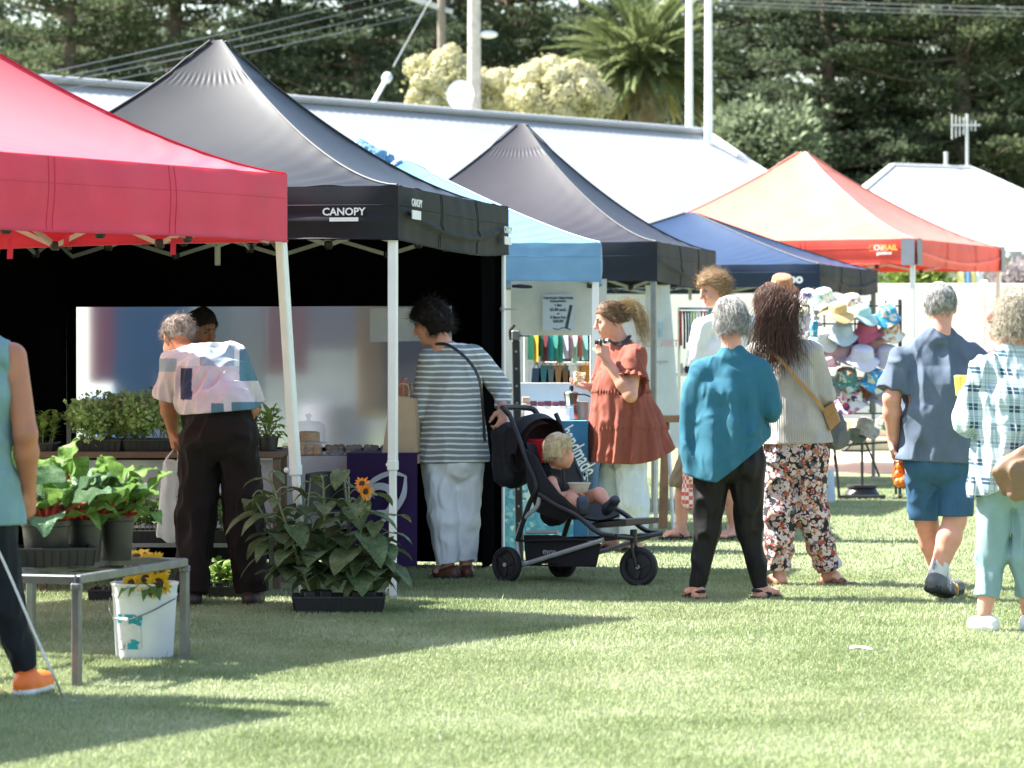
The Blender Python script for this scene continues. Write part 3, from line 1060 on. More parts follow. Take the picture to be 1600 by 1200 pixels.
specs = [(-60, 92, 15, 4.2, 'wide dark pine rising behind the red canopy', M_PINE2), (110, 86, 15, 4.4, 'light-tipped pine above the gap between the red and black canopies', M_PINE),
         (268, 88, 17, 4.2, 'dark-trunked pine directly behind the black canopy peak', M_PINE), (430, 90, 15, 4.2, 'bushy pine behind the four overhead wires', M_PINE2),
         (560, 87, 16, 4.0, 'dense pine behind the slanting stay wire', M_PINE2), (690, 92, 17, 4.2, 'brown-trunked pine just behind the timber power pole', M_PINE2),
         (800, 95, 16, 4.4, 'dark pine behind the cream flowering shrubs', M_PINE), (905, 99, 15, 4.2, 'shaded pine standing behind the palm fronds', M_PINE2),
         (1030, 101, 16, 4.5, 'tall dark pine directly behind the palm and flagpoles', M_PINE2), (1165, 93, 16, 4.2, 'rounded dark pine behind the grey-green bush', M_PINE2),
         (1290, 90, 16, 4.3, 'dense pine rising behind the orange canopy peak', M_PINE2), (1400, 93, 17, 4.3, 'layered pine behind the white hipped roof', M_PINE),
         (1510, 89, 16, 4.2, 'layered pine behind the television aerial', M_PINE), (1625, 91, 17, 4.4, 'layered pine at the edge of the white clubhouse roof', M_PINE)]
for k, (px, d, H, Rb, lab, m) in enumerate(specs):
    pine(lab, (px - 800) / F * d, d, H, Rb, 40 + k, m, gap=.5 if px > 1300 else .55)
# the far wood behind reads as one mass
rg = np.random.default_rng(5)
n = 1250
C = np.stack([rg.uniform(-25, 26, n), rg.uniform(106, 116, n), rg.uniform(.5, 12.5, n)], 1)
V, Q = tuft_cloud(rg, C, rg.uniform(.9, 1.8, n), 110, .28, .5, .3)
tag(mk('distant_wood', V, Q, M_PINE2, smooth=False), 'dark distant wood closing the view behind the pines', 'wood', kind='stuff')

def palm():
    d = 76.0
    c = P(1005, 105, d)
    b = A(c[0], d, 0)
    o = thing('palm_tree', 'date palm with a full arching crown behind the pavilion roof', 'palm', b)
    mb = MB()
    mb.tube([b + A(0, 0, z) for z in np.linspace(0, c[2] - .2, 14)], [.33 + .03 * (i % 2) for i in range(14)], 14)
    mb.build('trunk', mat('palm_bark', (.20, .155, .11), .3, 6, rough=.95, bump=.8, bscale=8), o)
    m1 = leaf_mat('palm_leaf', (.11, .145, .06), (.195, .235, .10), (.32, .345, .18), 1.2, .35, .42)
    m2 = leaf_mat('palm_leaf_dry', (.18, .165, .075), (.34, .31, .15), (.46, .42, .24), 1.2, .2, .55)
    rg = np.random.default_rng(11)
    n = 105
    fr_green, fr_dry = [], []
    for i in range(n):
        el = math.asin(1 - 1.62 * (i + .5) / n)           # from straight up to hanging
        a = i * 2.39996 + rg.uniform(-.15, .15)
        L = rg.uniform(1.6, 2.1) * (1 if el > -.2 else .8)
        dv = A(math.cos(a) * math.cos(el), math.sin(a) * math.cos(el), math.sin(el))
        hz = unit(A(dv[0], dv[1], 0))
        pts = []
        p = c + dv * .2; dd = dv.copy()
        for k in range(11):
            pts.append(p.copy())
            dd = unit(dd + A(0, 0, -.022 - .075 * k / 10 * (1 if el > .2 else 1.3)) + hz * .012)
            p = p + dd * L / 10
        (fr_green if el > -.38 else fr_dry).append(np.array(pts))
    def build(frs, nm, m):
        Vs, Qs = [], []; nb = 0
        stem = MB()
        for pts in frs:
            stem.tube(pts, np.linspace(.035, .008, len(pts)), 4, cap=False)
            T = np.gradient(pts, axis=0)
            for k in np.linspace(1.2, 10, 46):
                i0 = int(min(k, 9.99)); f = k - i0
                p = pts[i0] * (1 - f) + pts[min(i0 + 1, 10)] * f
                t = unit(T[i0]); s = unit(np.cross(t, A(0, 0, 1)))
                up = np.cross(s, t)
                ll = .40 * math.sin(min(1, (k / 10) * 1.05 + .12) * math.pi * .86) + .12
                for sg in (-1, 1):
                    dv = unit(t * .9 + sg * s * .45 + up * rg.uniform(.1, .4))
                    w = np.cross(dv, up) * .026
                    q = np.array([p, p + dv * ll * .5 + w, p + dv * ll - A(0, 0, .06), p + dv * ll * .5 - w])
                    Vs.append(q); Qs.append(np.arange(4) + nb); nb += 4
        fo = mk(nm, np.concatenate(Vs), np.array(Qs), m, o, smooth=False)
        stem.build('stems', m, fo)
    build(fr_green, 'crown', m1); build(fr_dry, 'hanging_fronds', m2)
palm()

def flower_shrub(lab, px, py, d, rx, rz, seed):
    rg = np.random.default_rng(seed)
    c = P(px, py, d)
    b = A(c[0], d, 0)
    o = thing('flowering_shrub', lab, 'shrub', b, 'cream flowering shrubs')
    mb = MB()
    for k in range(5):
        a = k * 1.26
        mb.tube(bez([b, b + A(.2 * math.cos(a), .2 * math.sin(a), c[2] * .5), c + A(.6 * rx * math.cos(a), .5 * rx * math.sin(a), -.1)]), .05, 6)
    mb.build('stems', M_BARK, o)
    n = 150
    u = rg.normal(size=(n, 3)); u /= np.linalg.norm(u, axis=1)[:, None]
    rr = rg.uniform(.72, 1.02, n)[:, None]
    lob = 1 + .26 * np.sin(u[:, :1] * 5 + seed) * np.cos(u[:, 2:3] * 4 + u[:, 1:2] * 3 + seed * 2)
    C = c + u * rr * lob * A(rx, rx * .8, rz)
    C[:, 2] = np.maximum(C[:, 2], c[2] - rz * 1.0)
    V, Q = tuft_cloud(rg, c + u * rg.uniform(.3, .85, n)[:, None] * A(rx, rx * .8, rz), np.full(n, .34), 10, .11, .9, .3)
    mk('foliage', V, Q, leaf_mat('shrub_leaf', (.22, .23, .09), (.34, .34, .16), (.44, .42, .22)), o, smooth=False)
    # each flower head a puff of tiny florets
    N_ = rg.normal(size=(n, 240, 3)); N_ /= np.linalg.norm(N_, axis=2)[..., None]
    pr_ = (C[:, None] + N_ * rg.uniform(.13, .27, (n, 1, 1)) * rg.uniform(.8, 1.05, (n, 240, 1))).reshape(-1, 3); N_ = N_.reshape(-1, 3)
    T_ = np.cross(N_, rg.normal(size=N_.shape)); T_ /= np.linalg.norm(T_, axis=1)[:, None]
    L_ = rg.uniform(.04, .08, len(pr_)); V, Q = quads(pr_, T_, np.cross(N_, T_), N_, L_, L_ * .5)
    mk('blossom', V, Q, leaf_mat('cream_blossom', (.50, .465, .27), (.60, .565, .35), (.68, .65, .45), 3, .3, .8), o, smooth=False)
flower_shrub('cream flowering shrub beside the satellite dish', 693, 133, 72, .66, .62, 3)
flower_shrub('largest cream flowering shrub, between the power pole and the palm', 868, 146, 71, .98, .66, 4)
flower_shrub('small cream flowering shrub tight against the timber pole', 782, 152, 72.5, .58, .5, 9)

def leafy_bush(lab, px, py, d, rx, rz, seed, m, leaf=.16, name='leafy_bush', per=34, n=170):
    rg = np.random.default_rng(seed)
    c = P(px, py, d); b = A(c[0], d, 0)
    o = thing(name, lab, 'bush', b)
    mb = MB()
    for k in range(5):
        a = k * 1.26
        mb.tube(bez([b, b + A(.2 * math.cos(a), .2 * math.sin(a), c[2] * .5), c + A(.6 * rx * math.cos(a), .5 * rx * math.sin(a), .1)]), .05, 6)
    mb.build('stems', M_BARK, o)
    u = rg.normal(size=(n, 3)); u /= np.linalg.norm(u, axis=1)[:, None]
    C = c + u * rg.uniform(.35, 1.05, n)[:, None] * A(rx, rx * .8, rz)
    V, Q = tuft_cloud(rg, C, rg.uniform(.25, .5, n), per, leaf, .8, .5)
    mk('foliage', V, Q, m, o, smooth=False)
M_GREYLEAF = leaf_mat('grey_leaf', (.09, .12, .06), (.17, .21, .12), (.27, .31, .20), 1.5, .35)
leafy_bush('grey-green bush between the flagpoles and the orange canopy peak', 1190, 232, 70, 1.15, .85, 21, M_GREYLEAF)
leafy_bush('low dark bush showing above the white fence at the orange canopy leg', 1432, 436, 52, .35, .25, 22, leaf_mat('bright_leaf', (.08, .13, .02), (.17, .24, .05), (.30, .36, .10), 1.5), .1, n=60)
leafy_bush('flowering dark shrub against the clubhouse wall above the white fence', 1592, 444, 55, .36, .17, 23, leaf_mat('mauve_leaf', (.16, .13, .13), (.36, .31, .31), (.6, .55, .54), 2), .1, n=80)
# pennants hanging above the white fence under the orange canopy
for k, (px, c, nm) in enumerate(((1501, (.75, .68, .28), 'yellow'), (1513, (.10, .24, .46), 'blue'), (1521, (.70, .60, .25), 'mustard'), (1531, (.62, .68, .68), 'pale grey'))):
    mb = MB(); d = 50.2
    a = P(px, 425, d)
    mb.grid(lambda s, t: a + A((s - .5) * .095, .02 * math.sin(s * 6 + k), -(t) * .26), 6, 6)
    mb2 = MB(); mb2.add(mb.V[0], mb.F)
    mb2.add(mb.V[0] + A(0, .006, 0), [f[::-1] for f in mb.F])
    one(f'small {nm} pennant hanging over the white fence behind the grey-haired man', 'pennant', 'pennant', mb2, mat('pennant_' + nm.replace(' ', '_'), c, .08, rough=.8), group='pennants over the fence')
# ---- pop-up canopies ----
def cloth_mat(name, c, rough=.5, trans=.08, sheen=0, var=.14, bump=.25, bscale=300, tcol=None, spec=.3):
    return mat(name, c, var, 2.5, rough=rough, trans=trans, sheen=sheen, bump=bump, bscale=bscale, bdist=.0015, tcol=tcol, spec=spec)
M_LEG = mat('leg_white', (.74, .75, .74), .05, 8, rough=.35)
M_LEG2 = mat('leg_steel', (.20, .215, .215), .1, 8, rough=.35, metal=.4)
M_STRUT = mat('strut_grey', (.46, .46, .45), .1, 10, rough=.4, metal=.3)
M_PLAST = mat('black_plastic', (.02, .02, .022), .1, rough=.4)
def canopy(label, C, U, Vd, wu, wv, zt, zb, zp, mroof, mval, seam, g=1.55, sag=.07, wr=.012, name='market_canopy', lean=None, legm=None, seed=1, straps=None, slack=0, fold=False, group='market canopies', pcap=True, valwave=.012, rightsag=0, side_m=None):
    U, Vd = unit(U), unit(Vd)
    c0 = A(C[0], C[1], 0); c1 = c0 + U * wu; c2 = c1 + Vd * wv; c3 = c0 + Vd * wv
    cs = [c0, c1, c2, c3]
    pk = (c0 + c2) / 2
    o = thing(name, label, 'canopy', A(pk[0], pk[1], 0), group)
    Zu = A(0, 0, 1)
    rg = np.random.default_rng(seed)
    w1, w2 = wob(seed, .35), wob(seed + 9, .09)
    def prof(s):
        v = s ** g
        if slack: v = v * (1 - slack) + slack * math.sin(s * math.pi / 2)
        return v
    roof = MB()
    for e in range(4):
        a, b = cs[e], cs[(e + 1) % 4]
        inw = unit(pk - (a + b) / 2)
        def fn(i, s):
            s = s * .985
            q = (a * (1 - i) + b * i) * (1 - s) + pk * s
            z = zt + (zp - zt) * prof(s)
            x = 2 * i - 1
            z -= sag * (1 - x * x) * 3.6 * s * (1 - s) ** 1.2
            # pulled creases running out of the corners and from the cap
            dc = min(i, 1 - i)
            near = math.exp(-((dc / .22) ** 2)) * math.exp(-((s / .33) ** 2))
            z += wr * .8 * near * math.sin(84 * (s + .5 * dc) + 3 * w1(q[0], q[1], 0)) * (1 - math.exp(-dc * 40))
            z += wr * .5 * (w1(q[0], q[1], s) + .6 * w2(q[0], q[1], s)) * min(1, 8 * s) * (1 - s) * min(1, dc * 14)
            if pcap and .80 < s: z += .0022 * math.sin(i * 90 + 5 * w1(q[0], q[1], 0)) * (1 - abs(s - .83) / .03 if abs(s - .83) < .03 else 0)
            if pcap and s > .84: z += .008 * min(1, (s - .84) / .012)
            return (q[0], q[1], z)
        roof.grid(fn, 56, 96)
    rf = roof.build('roof', mroof, o, angle=None)
    sm = MB()
    for c in cs:
        pts = []
        for s in np.linspace(0.004, .975, 24):
            q = c * (1 - s) + pk * s
            pts.append(A(q[0], q[1], zt + (zp - zt) * prof(s) + .006 + (.014 if pcap and s > .85 else 0)))
        sm.tube(pts, .008, 6, flat=.7)
    sm.build('ridge_seam', seam, rf)
    # valances
    ms = mval if isinstance(mval, (list, tuple)) else [mval] * 4
    for e in range(4):
        a, b = cs[e], cs[(e + 1) % 4]
        L = np.linalg.norm(b - a)
        ed = unit(b - a); out = A(ed[1], -ed[0], 0)
        if out @ (pk - (a + b) / 2) > 0: out = -out
        ww = wob(seed + 20 + e, .22); wx = wob(seed + 40 + e, .06)
        def fn(i, t):
            q = a * (1 - i) + b * i
            x = 2 * i - 1
            dz = 0
            ends = 1 - x ** 8
            off = (.006 + valwave * t * (1.3 * math.sin(i * L * 3.1 + seed + e) + 1.1 * ww(q[0], q[1], t * .2)) + .004 * wx(q[0], q[1], t * .3)) * ends
            off += .012 * math.sin(math.pi * min(1, t * 1.2)) * ends
            if fold and e == 0:
                off += (.022 * max(0, 1 - abs(t - .62) / .035) + (.012 if t > .66 else 0)) * ends
            if rightsag and e == 3:
                off += (.03 * max(0, 1 - abs(t - .42 - .30 * math.sin(math.pi * i)) / .06)) * ends
            zz = zt - (zt - zb) * t
            if rightsag and e == 3: zz -= rightsag * math.sin(math.pi * i) * t
            zz += .006 * math.sin(i * L * 2.2 + e) * t
            p = q + out * off
            return (p[0], p[1], zz)
        mb = MB()
        mb.grid(fn, int(L * 26), 22)
        vo = mb.build('valance', ms[e], o, angle=None)
        he = MB()
        he.tube([A(*fn(i, .995)) for i in np.linspace(0, 1, 40)], .006, 5)
        [he.tube([A(*fn(i, .36)) + out * .001 for i in np.linspace(.01, .99, 60)], .0022, 4), [he.tube([A(*fn(i_, t)) + out * .001 for t in np.linspace(.02, .98, 10)], .0028, 4) for i_ in (.335, .35, .65, .665)]]; he.build('hem', ms[e], vo)
    # legs in two telescoping sections with a foot plate
    cen = A(pk[0], pk[1], 0)
    for k, c in enumerate(cs):
        inn = unit(cen - c)
        top = c + inn * .055 + Zu * (zt - .02)
        bot = c + inn * .055
        if lean is not None and k in lean: bot = bot + np.array(lean[k])
        j = bot + (top - bot) * .325
        m_ = legm or M_LEG
        l = MB(); l.bar(j, top, .05, .05, up=Vd); lo_ = l.build('leg', m_, o)
        l = MB(); l.bar(bot + Zu * .006, j + (top - bot) * .02, .038, .038, up=Vd); l.build('inner_tube', m_, lo_)
        l = MB(); l.box(bot + Zu * .005, (.10, .10, .01), rz=math.atan2(Vd[0], Vd[1]) * -1, bev=.004); l.build('foot', M_STRUT, lo_)
        l = MB(); l.bar(j - Zu * .03, j + Zu * .03, .056, .056, up=Vd); l.ball(j + inn * .05, .014); l.build('clamp', m_, lo_)
        l = MB(); l.bar(top - Zu * (.19 + (zt - zb - .25)), top - Zu * (.06 + (zt - zb - .25)), .064, .064, up=Vd); l.build('slider', M_STRUT, lo_)
    # scissor struts under each side, and to the centre mast
    st = MB(); jt = MB()
    zl, zh = zb - .0, zt - .09
    def scissor(a, b, n, zl, zh):
        for k in range(n):
            p, q = a + (b - a) * k / n, a + (b - a) * (k + 1) / n
            st.bar(p + Zu * zl, q + Zu * zh, .013, .026); st.bar(p + Zu * zh, q + Zu * zl, .013, .026)
            jt.tube([(p + q) / 2 + Zu * ((zl + zh) / 2) - unit(np.cross(b - a, Zu)) * .025, (p + q) / 2 + Zu * ((zl + zh) / 2) + unit(np.cross(b - a, Zu)) * .025], .018, 8)
            if k: jt.box(p + Zu * zl, (.05, .05, .05), bev=.01); jt.box(p + Zu * zh, (.05, .05, .05), bev=.01)
    for e in range(4):
        a, b = cs[e], cs[(e + 1) % 4]
        ia, ib = a + unit(cen - a) * .1, b + unit(cen - b) * .1
        scissor(ia, ib, 4, zl, zh)
    for e in range(4):
        mid = (cs[e] + cs[(e + 1) % 4]) / 2
        scissor(mid + unit(cen - mid) * .1, cen, 2, zl + .02, zh + .05)
    for V_, in zip(jt.V): st.V.append(V_)
    st.F += [[i + st.n for i in f] for f in jt.F]; st.M += [1] * len(jt.F); st.build('truss', [M_STRUT, M_PLAST], o)
    mm = MB(); mm.bar(cen + Zu * (zl - .1), cen + Zu * (zp - .03), .034, .034); mm.build('mast', M_STRUT, o)
    o['_c'] = [list(map(float, c)) for c in cs]
    return o, cs, rf
def dirs(deg):
    """front edge runs to the left, side runs away, turned by deg"""
    t = R(deg)
    return A(-math.cos(t), math.sin(t), 0), A(math.sin(t), math.cos(t), 0)

# black canopy
CB = A(*P(622, 0, 18.6)); 
Ub, Vb = dirs(12)
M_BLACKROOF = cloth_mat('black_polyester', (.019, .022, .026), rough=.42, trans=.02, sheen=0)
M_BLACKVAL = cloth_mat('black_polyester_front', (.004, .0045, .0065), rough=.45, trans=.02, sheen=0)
M_BLACKSIDE = cloth_mat('black_polyester_side', (.0055, .0095, .009), rough=.72, trans=.02, sheen=0)  # same black cloth, with shade and grass reflection put into its colour
M_SEAMG = mat('seam_grey', (.07, .074, .078), .1, rough=.7)
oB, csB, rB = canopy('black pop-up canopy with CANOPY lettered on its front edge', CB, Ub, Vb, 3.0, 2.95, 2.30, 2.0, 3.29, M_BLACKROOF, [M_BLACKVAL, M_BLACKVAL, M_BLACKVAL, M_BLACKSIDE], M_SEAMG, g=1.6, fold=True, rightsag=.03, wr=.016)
# lettering and label blocks on the front and side edges
M_PRINT = mat('print_white', (.72, .73, .72), .03, rough=.6)
rt = -Ub; fr = np.cross(rt, A(0, 0, 1))
s0 = F / 18.7
def on_front(px, py, off=.034):
    X = A(*P(px, py, 18.68)); t = ((X - CB) @ Ub)
    return A(CB[0], CB[1], 0) + Ub * t + A(0, 0, X[2]) + fr * off
mb = MB()
V_, F_ = text_mesh('CANOPY', .058, on_front(542, 332, .052), rt, (0, 0, 1), .0015, bold=.0012, sx=1.04); mb.add(V_, F_)
mb.build('lettering', M_PRINT, oB, smooth=False)
mb = MB(); q = on_front(542, 343.5, .05); mb.slab([q - rt * .083 - A(0, 0, .011), q + rt * .083 - A(0, 0, .011), q + rt * .083 + A(0, 0, .011), q - rt * .083 + A(0, 0, .011)], -fr * .004)
q = on_front(542, 342.5, .0395)
lb = mb.build('print_label', M_PRINT, oB, smooth=False)
sr = Vb; sn = np.cross(sr, A(0, 0, 1))
for px, z in ((637, 2.155), (783, 2.09)):
    t = (px - 622) / 171 * 2.95 * (.93 if px < 700 else .975)
    b0 = A(CB[0], CB[1], z) + sr * t + sn * .05
    mb = MB()
    for k, (h, dz) in enumerate(((.055, .055), (.05, -.01))):
        q = b0 + A(0, 0, dz)
        if k: mb.slab([q - sr * .10 - A(0, 0, h / 2), q + sr * .10 - A(0, 0, h / 2), q + sr * .10 + A(0, 0, h / 2), q - sr * .10 + A(0, 0, h / 2)], -sn * .006)
        else:
            V_, F_ = text_mesh('CANOPY', .06, q, sr, (0, 0, 1), .0015, bold=.001); mb.add(V_, F_)
    mb.build('print_label', M_PRINT, oB, smooth=False)

# back wall with a milky vinyl window, and side walls, hung inside the black canopy
M_WALLCLOTH = cloth_mat('black_wall_cloth', (.003, .003, .0033), rough=1, trans=0, sheen=0, spec=0)
def vinyl():
    m, nt, bs, out = base_mat('milky_vinyl')
    n1 = noise(nt, 1.6, 3); 
    bs.inputs['Base Color'].default_value = (.56, .58, .62, 1)
    bs.inputs['Roughness'].default_value = .42
    bs.inputs['IOR'].default_value = 1.12
    bs.inputs['Transmission Weight'].default_value = 1
    nb = noise(nt, 5, 3)
    b = nnode(nt, 'ShaderNodeBump', Strength=.06, Distance=.02)
    nt.links.new(nb.outputs['Fac'], b.inputs['Height']); nt.links.new(b.outputs['Normal'], bs.inputs['Normal'])
    tr = nt.nodes.new('ShaderNodeBsdfTranslucent'); tr.inputs[0].default_value = (.34, .36, .41, 1)
    mx = nt.nodes.new('ShaderNodeMixShader'); mx.inputs[0].default_value = .10
    nt.links.new(bs.outputs[0], mx.inputs[1]); nt.links.new(tr.outputs[0], mx.inputs[2])
    nt.links.new(mx.outputs[0], out.inputs['Surface'])
    return m
b3 = csB[3] - Vb * .07; b2 = csB[2] - Vb * .07
uw = unit(b2 - b3); Lw = np.linalg.norm(b2 - b3)
def on_back(px, py):
    """point of the back wall seen at a photo pixel -> (along, height)"""
    k = (px - 800) / F
    # b3 + uw*t : x = k*y
    t = (k * b3[1] - b3[0]) / (uw[0] - k * uw[1])
    q = b3 + uw * t
    return t, CH + (HZ - py) / F * q[1]
tl, zt_ = on_back(119, 479); tr_, zb_ = on_back(706, 700)
zt_ = on_back(400, 479)[1]
wv = wob(31, .5)
wall = MB()
def wallpart(t0, t1, z0, z1, n=14):
    wall.grid(lambda i, j: tuple(b3 + uw * (t0 + (t1 - t0) * i) + Vb * .012 * wv(t0 + (t1 - t0) * i, 0, (z0 + (z1 - z0) * j) * .3) + A(0, 0, z0 + (z1 - z0) * j)), n, 10)
wallpart(.03, tr_, .02, 2.25); wallpart(tl, Lw - .03, .02, 2.25); wallpart(tr_, tl, zt_, 2.25); wallpart(tr_, tl, .02, zb_)
wo = wall.build('back_wall', M_WALLCLOTH, oB, angle=None)
pw = MB()
pw.grid(lambda i, j: tuple(b3 + uw * (tr_ - .02 + (tl - tr_ + .04) * i) + Vb * (.02 + .010 * wv(i * 3, 1, j)) + A(0, 0, zb_ - .02 + (zt_ - zb_ + .04) * j)), 30, 16)
pw.build('window_pane', vinyl(), wo, angle=None)
for nm, a, b_, off in (('side_wall', csB[1] + Vb * .08, csB[2] - Vb * .05, .05), ('side_wall', csB[3] - Vb * .62, csB[3] - Vb * .10, -.05)):
    w_ = MB(); sd_ = unit(b_ - a)
    w_.grid(lambda i, j: tuple(a + (b_ - a) * i + np.cross(sd_, A(0, 0, 1)) * (off + .02 * wv(i * 2, 3, j)) + A(0, 0, .02 + 2.2 * j)), 20, 14)
    w_.build(nm, M_WALLCLOTH, oB, angle=None)
# toggles on the rear legs
kb = MB()
for px, py in ((785, 483), (58, 480), (60, 553), (66, 560), (60, 606)):
    q = P(px, py, (csB[3] if px > 400 else csB[2])[1] - .16)
    kb.ball(q, .018); kb.tube([q, q + A(.09 if px > 400 else -.05, 0, 0)], .007, 6)
kb.build('toggles', mat('toggle_grey', (.45, .45, .45), .1, rough=.4), oB)

M_NAVY0 = cloth_mat('dark_blue_polyester', (.03, .06, .16))
# red canopy, nearest on the left
M_RED = cloth_mat('red_polyester', (.62, .022, .058), spec=.12, rough=.6, trans=.12, sheen=.25, tcol=(.75, .02, .03))
M_RED2 = cloth_mat('red_polyester_edge', (.66, .034, .088), rough=.5, trans=.15, sheen=.25, tcol=(.6, .01, .02))
CR = A(*P(449, 0, 17.6))
oR, csR, rR = canopy('bright red pop-up canopy nearest to the camera, over the potted vegetables', CR, A(-.515, -.857, 0), A(-.857, .515, 0), 3.0, 3.0, 2.31, 1.955, 3.29, M_RED, M_RED2, mat('red_piping', (.45, .01, .04), .05, rough=.5), g=1.45, seed=4, lean={0: (.125, .30, 0)}, wr=.010, sag=.06)
for px, py, h in ((12, 372, .10), (267, 372, .085), (100, 366, .05)):
    d = 16.1 if px < 50 else 17.0
    q = P(px, py, d)
    mb = MB(); mb.slab([q, q + A(.028, 0, 0), q + A(.024, 0, -h), q + A(-.004, 0, -h)], A(0, .003, 0)); mb.build('tie_strap', M_RED2, oR)
# the next canopy of the row, only its shadow reaches the picture
canopy('dark blue pop-up canopy beyond the red one, towards the camera', A(-2.65, 13.1, 0), A(-.515, -.857, 0), A(-.857, .515, 0), 3.0, 3.0, 2.31, 1.97, 3.29, M_NAVY0, M_NAVY0, mat('seam_navy', (.1, .12, .2), .05), seed=25)
# pale blue canopy
M_PBLUE = cloth_mat('pale_blue_polyester', (.145, .30, .48), rough=.5, trans=.18, sheen=0)
M_PBLUE2 = cloth_mat('blue_polyester_edge', (.17, .33, .50), rough=.5, trans=.15, sheen=0)
CL = A(*P(939, 0, 24.5))
oL, csL, rL = canopy('pale blue pop-up canopy squeezed between the black one and the dark grey one', CL, *dirs(1.0), 3.0, 2.8, 2.17, 1.89, 2.86, M_PBLUE, [M_PBLUE2] * 4, mat('seam_blue', (.3, .48, .68), .05, rough=.5), g=1.2, seed=7)
# crumpled blue cover lying over the peak
rgc = np.random.default_rng(8)
S_ = Sdf(P(530, 310, 25.6) - .15, P(610, 200, 26.2) + .15, .012)
for k in range(34):
    c = P(rgc.uniform(546, 596), 232 + 62 * (k / 33), 25.9 + rgc.uniform(-.15, .15))
    S_.ell(c, rgc.uniform(.04, .11, 3) * A(1, 1, .7), k=.06)
wq = wob(3, .03)
S_.disp(lambda X, Y, Z: .022 * np.abs(wq(X * 3, Y * 3, Z * 3)) - .01)
tag(S_.build('bundled_cover', cloth_mat('blue_tarp', (.14, .28, .46), rough=.4, trans=.15), None, P(570, 240, 25.9)), 'crumpled blue plastic cover bundled on top of the pale blue canopy', 'cover')
# dark grey canopy
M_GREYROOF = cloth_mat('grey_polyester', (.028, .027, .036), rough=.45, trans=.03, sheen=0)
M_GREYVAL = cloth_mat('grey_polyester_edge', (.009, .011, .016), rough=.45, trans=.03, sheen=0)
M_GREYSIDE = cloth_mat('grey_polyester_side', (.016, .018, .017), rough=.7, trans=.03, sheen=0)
CG = A(*P(1027, 0, 28.2))
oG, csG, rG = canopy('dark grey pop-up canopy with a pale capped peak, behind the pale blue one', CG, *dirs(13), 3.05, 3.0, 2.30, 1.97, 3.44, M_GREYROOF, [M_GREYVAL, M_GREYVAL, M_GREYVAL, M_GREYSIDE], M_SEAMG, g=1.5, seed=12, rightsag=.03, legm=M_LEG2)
# navy blue canopy with a slack roof
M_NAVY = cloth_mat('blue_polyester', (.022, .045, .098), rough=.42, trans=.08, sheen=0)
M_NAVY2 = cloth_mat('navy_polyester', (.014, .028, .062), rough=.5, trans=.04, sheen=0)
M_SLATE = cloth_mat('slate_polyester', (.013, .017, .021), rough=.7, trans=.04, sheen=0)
CN = A(*P(1281, 0, 33.5))
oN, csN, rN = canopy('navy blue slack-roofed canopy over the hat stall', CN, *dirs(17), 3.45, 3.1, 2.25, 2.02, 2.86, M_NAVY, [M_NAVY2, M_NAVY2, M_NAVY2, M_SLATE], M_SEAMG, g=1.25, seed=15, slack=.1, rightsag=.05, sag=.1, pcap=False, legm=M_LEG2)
mb = MB(); rtN = -dirs(17)[0]; fN = np.cross(rtN, A(0, 0, 1)); q = A(*P(1245, 436, 33.35)) + fN * .05
V_, F_ = text_mesh('oo', .13, q, rtN, (0, 0, 1), .002, bold=.006); mb.add(V_, F_); mb.build('lettering', M_PRINT, oN, smooth=False)
# orange canopy
M_ORANGE = cloth_mat('orange_polyester', (.66, .20, .145), rough=.4, trans=.15, sheen=0)
M_ORANGE2 = cloth_mat('orange_polyester_edge', (.66, .08, .055), rough=.45, trans=.12, sheen=0)
M_GCORNER = cloth_mat('grey_corner_patch', (.20, .22, .25), rough=.5, trans=0)
CO = A(*P(1430, 0, 37.0))
Uo, Vo = dirs(24)
oO, csO, rO = canopy('large orange-red canopy with grey corner patches at the far end of the row', CO, Uo, Vo, 3.85, 3.55, 2.62, 2.34, 3.74, M_ORANGE, M_ORANGE2, mat('seam_pink', (.65, .35, .28), .05, rough=.5), g=1.35, seed=19, rightsag=.03)
for c in csO:
    mb = MB()
    cen = (csO[0] + csO[2]) / 2
    for dv in (Uo, Vo):
        sg = 1 if (cen - c) @ dv > 0 else -1
        n_ = np.cross(dv, A(0, 0, 1)); n_ = n_ if n_ @ (c - cen) > 0 else -n_
        q = A(c[0], c[1], 0) + n_ * .022
        mb.slab([q + A(0, 0, 2.33), q + dv * sg * .15 + A(0, 0, 2.33), q + dv * sg * .15 + A(0, 0, 2.63), q + A(0, 0, 2.63)], n_ * .012)
    mb.build('corner_patch', M_GCORNER, oO, smooth=False)
rtO = -Uo; fO = np.cross(rtO, A(0, 0, 1))
def on_or(px, py, off=.035):
    X = A(*P(px, py, 37.06)); t = (X - CO) @ Uo
    return A(CO[0], CO[1], 0) + Uo * t + A(0, 0, X[2]) + fO * off
mb = MB(); V_, F_ = text_mesh('OZ', .085, on_or(1370, 387), rtO, (0, 0, 1), .002, bold=.003); mb.add(V_, F_)
V_, F_ = text_mesh('gazebos', .055, on_or(1379, 395), rtO, (0, 0, 1), .002, bold=.002); mb.add(V_, F_)
mb.build('lettering', mat('print_cream', (.8, .78, .72), .03, rough=.6), oO, smooth=False)
mb = MB(); V_, F_ = text_mesh('TRAIL', .085, on_or(1386, 387), rtO, (0, 0, 1), .002, bold=.003); mb.add(V_, F_)
q = on_or(1357, 387)
for k in range(6):
    a = k * math.pi / 3
    mb.slab([q + rtO * .05 * math.cos(a + t) * r + A(0, 0, .05 * math.sin(a + t) * r) for t, r in ((-.3, .5), (0, 1), (.3, .5))], -fO * .004)
mb.build('lettering', mat('print_yellow', (.85, .50, .10), .03, rough=.6), oO, smooth=False)
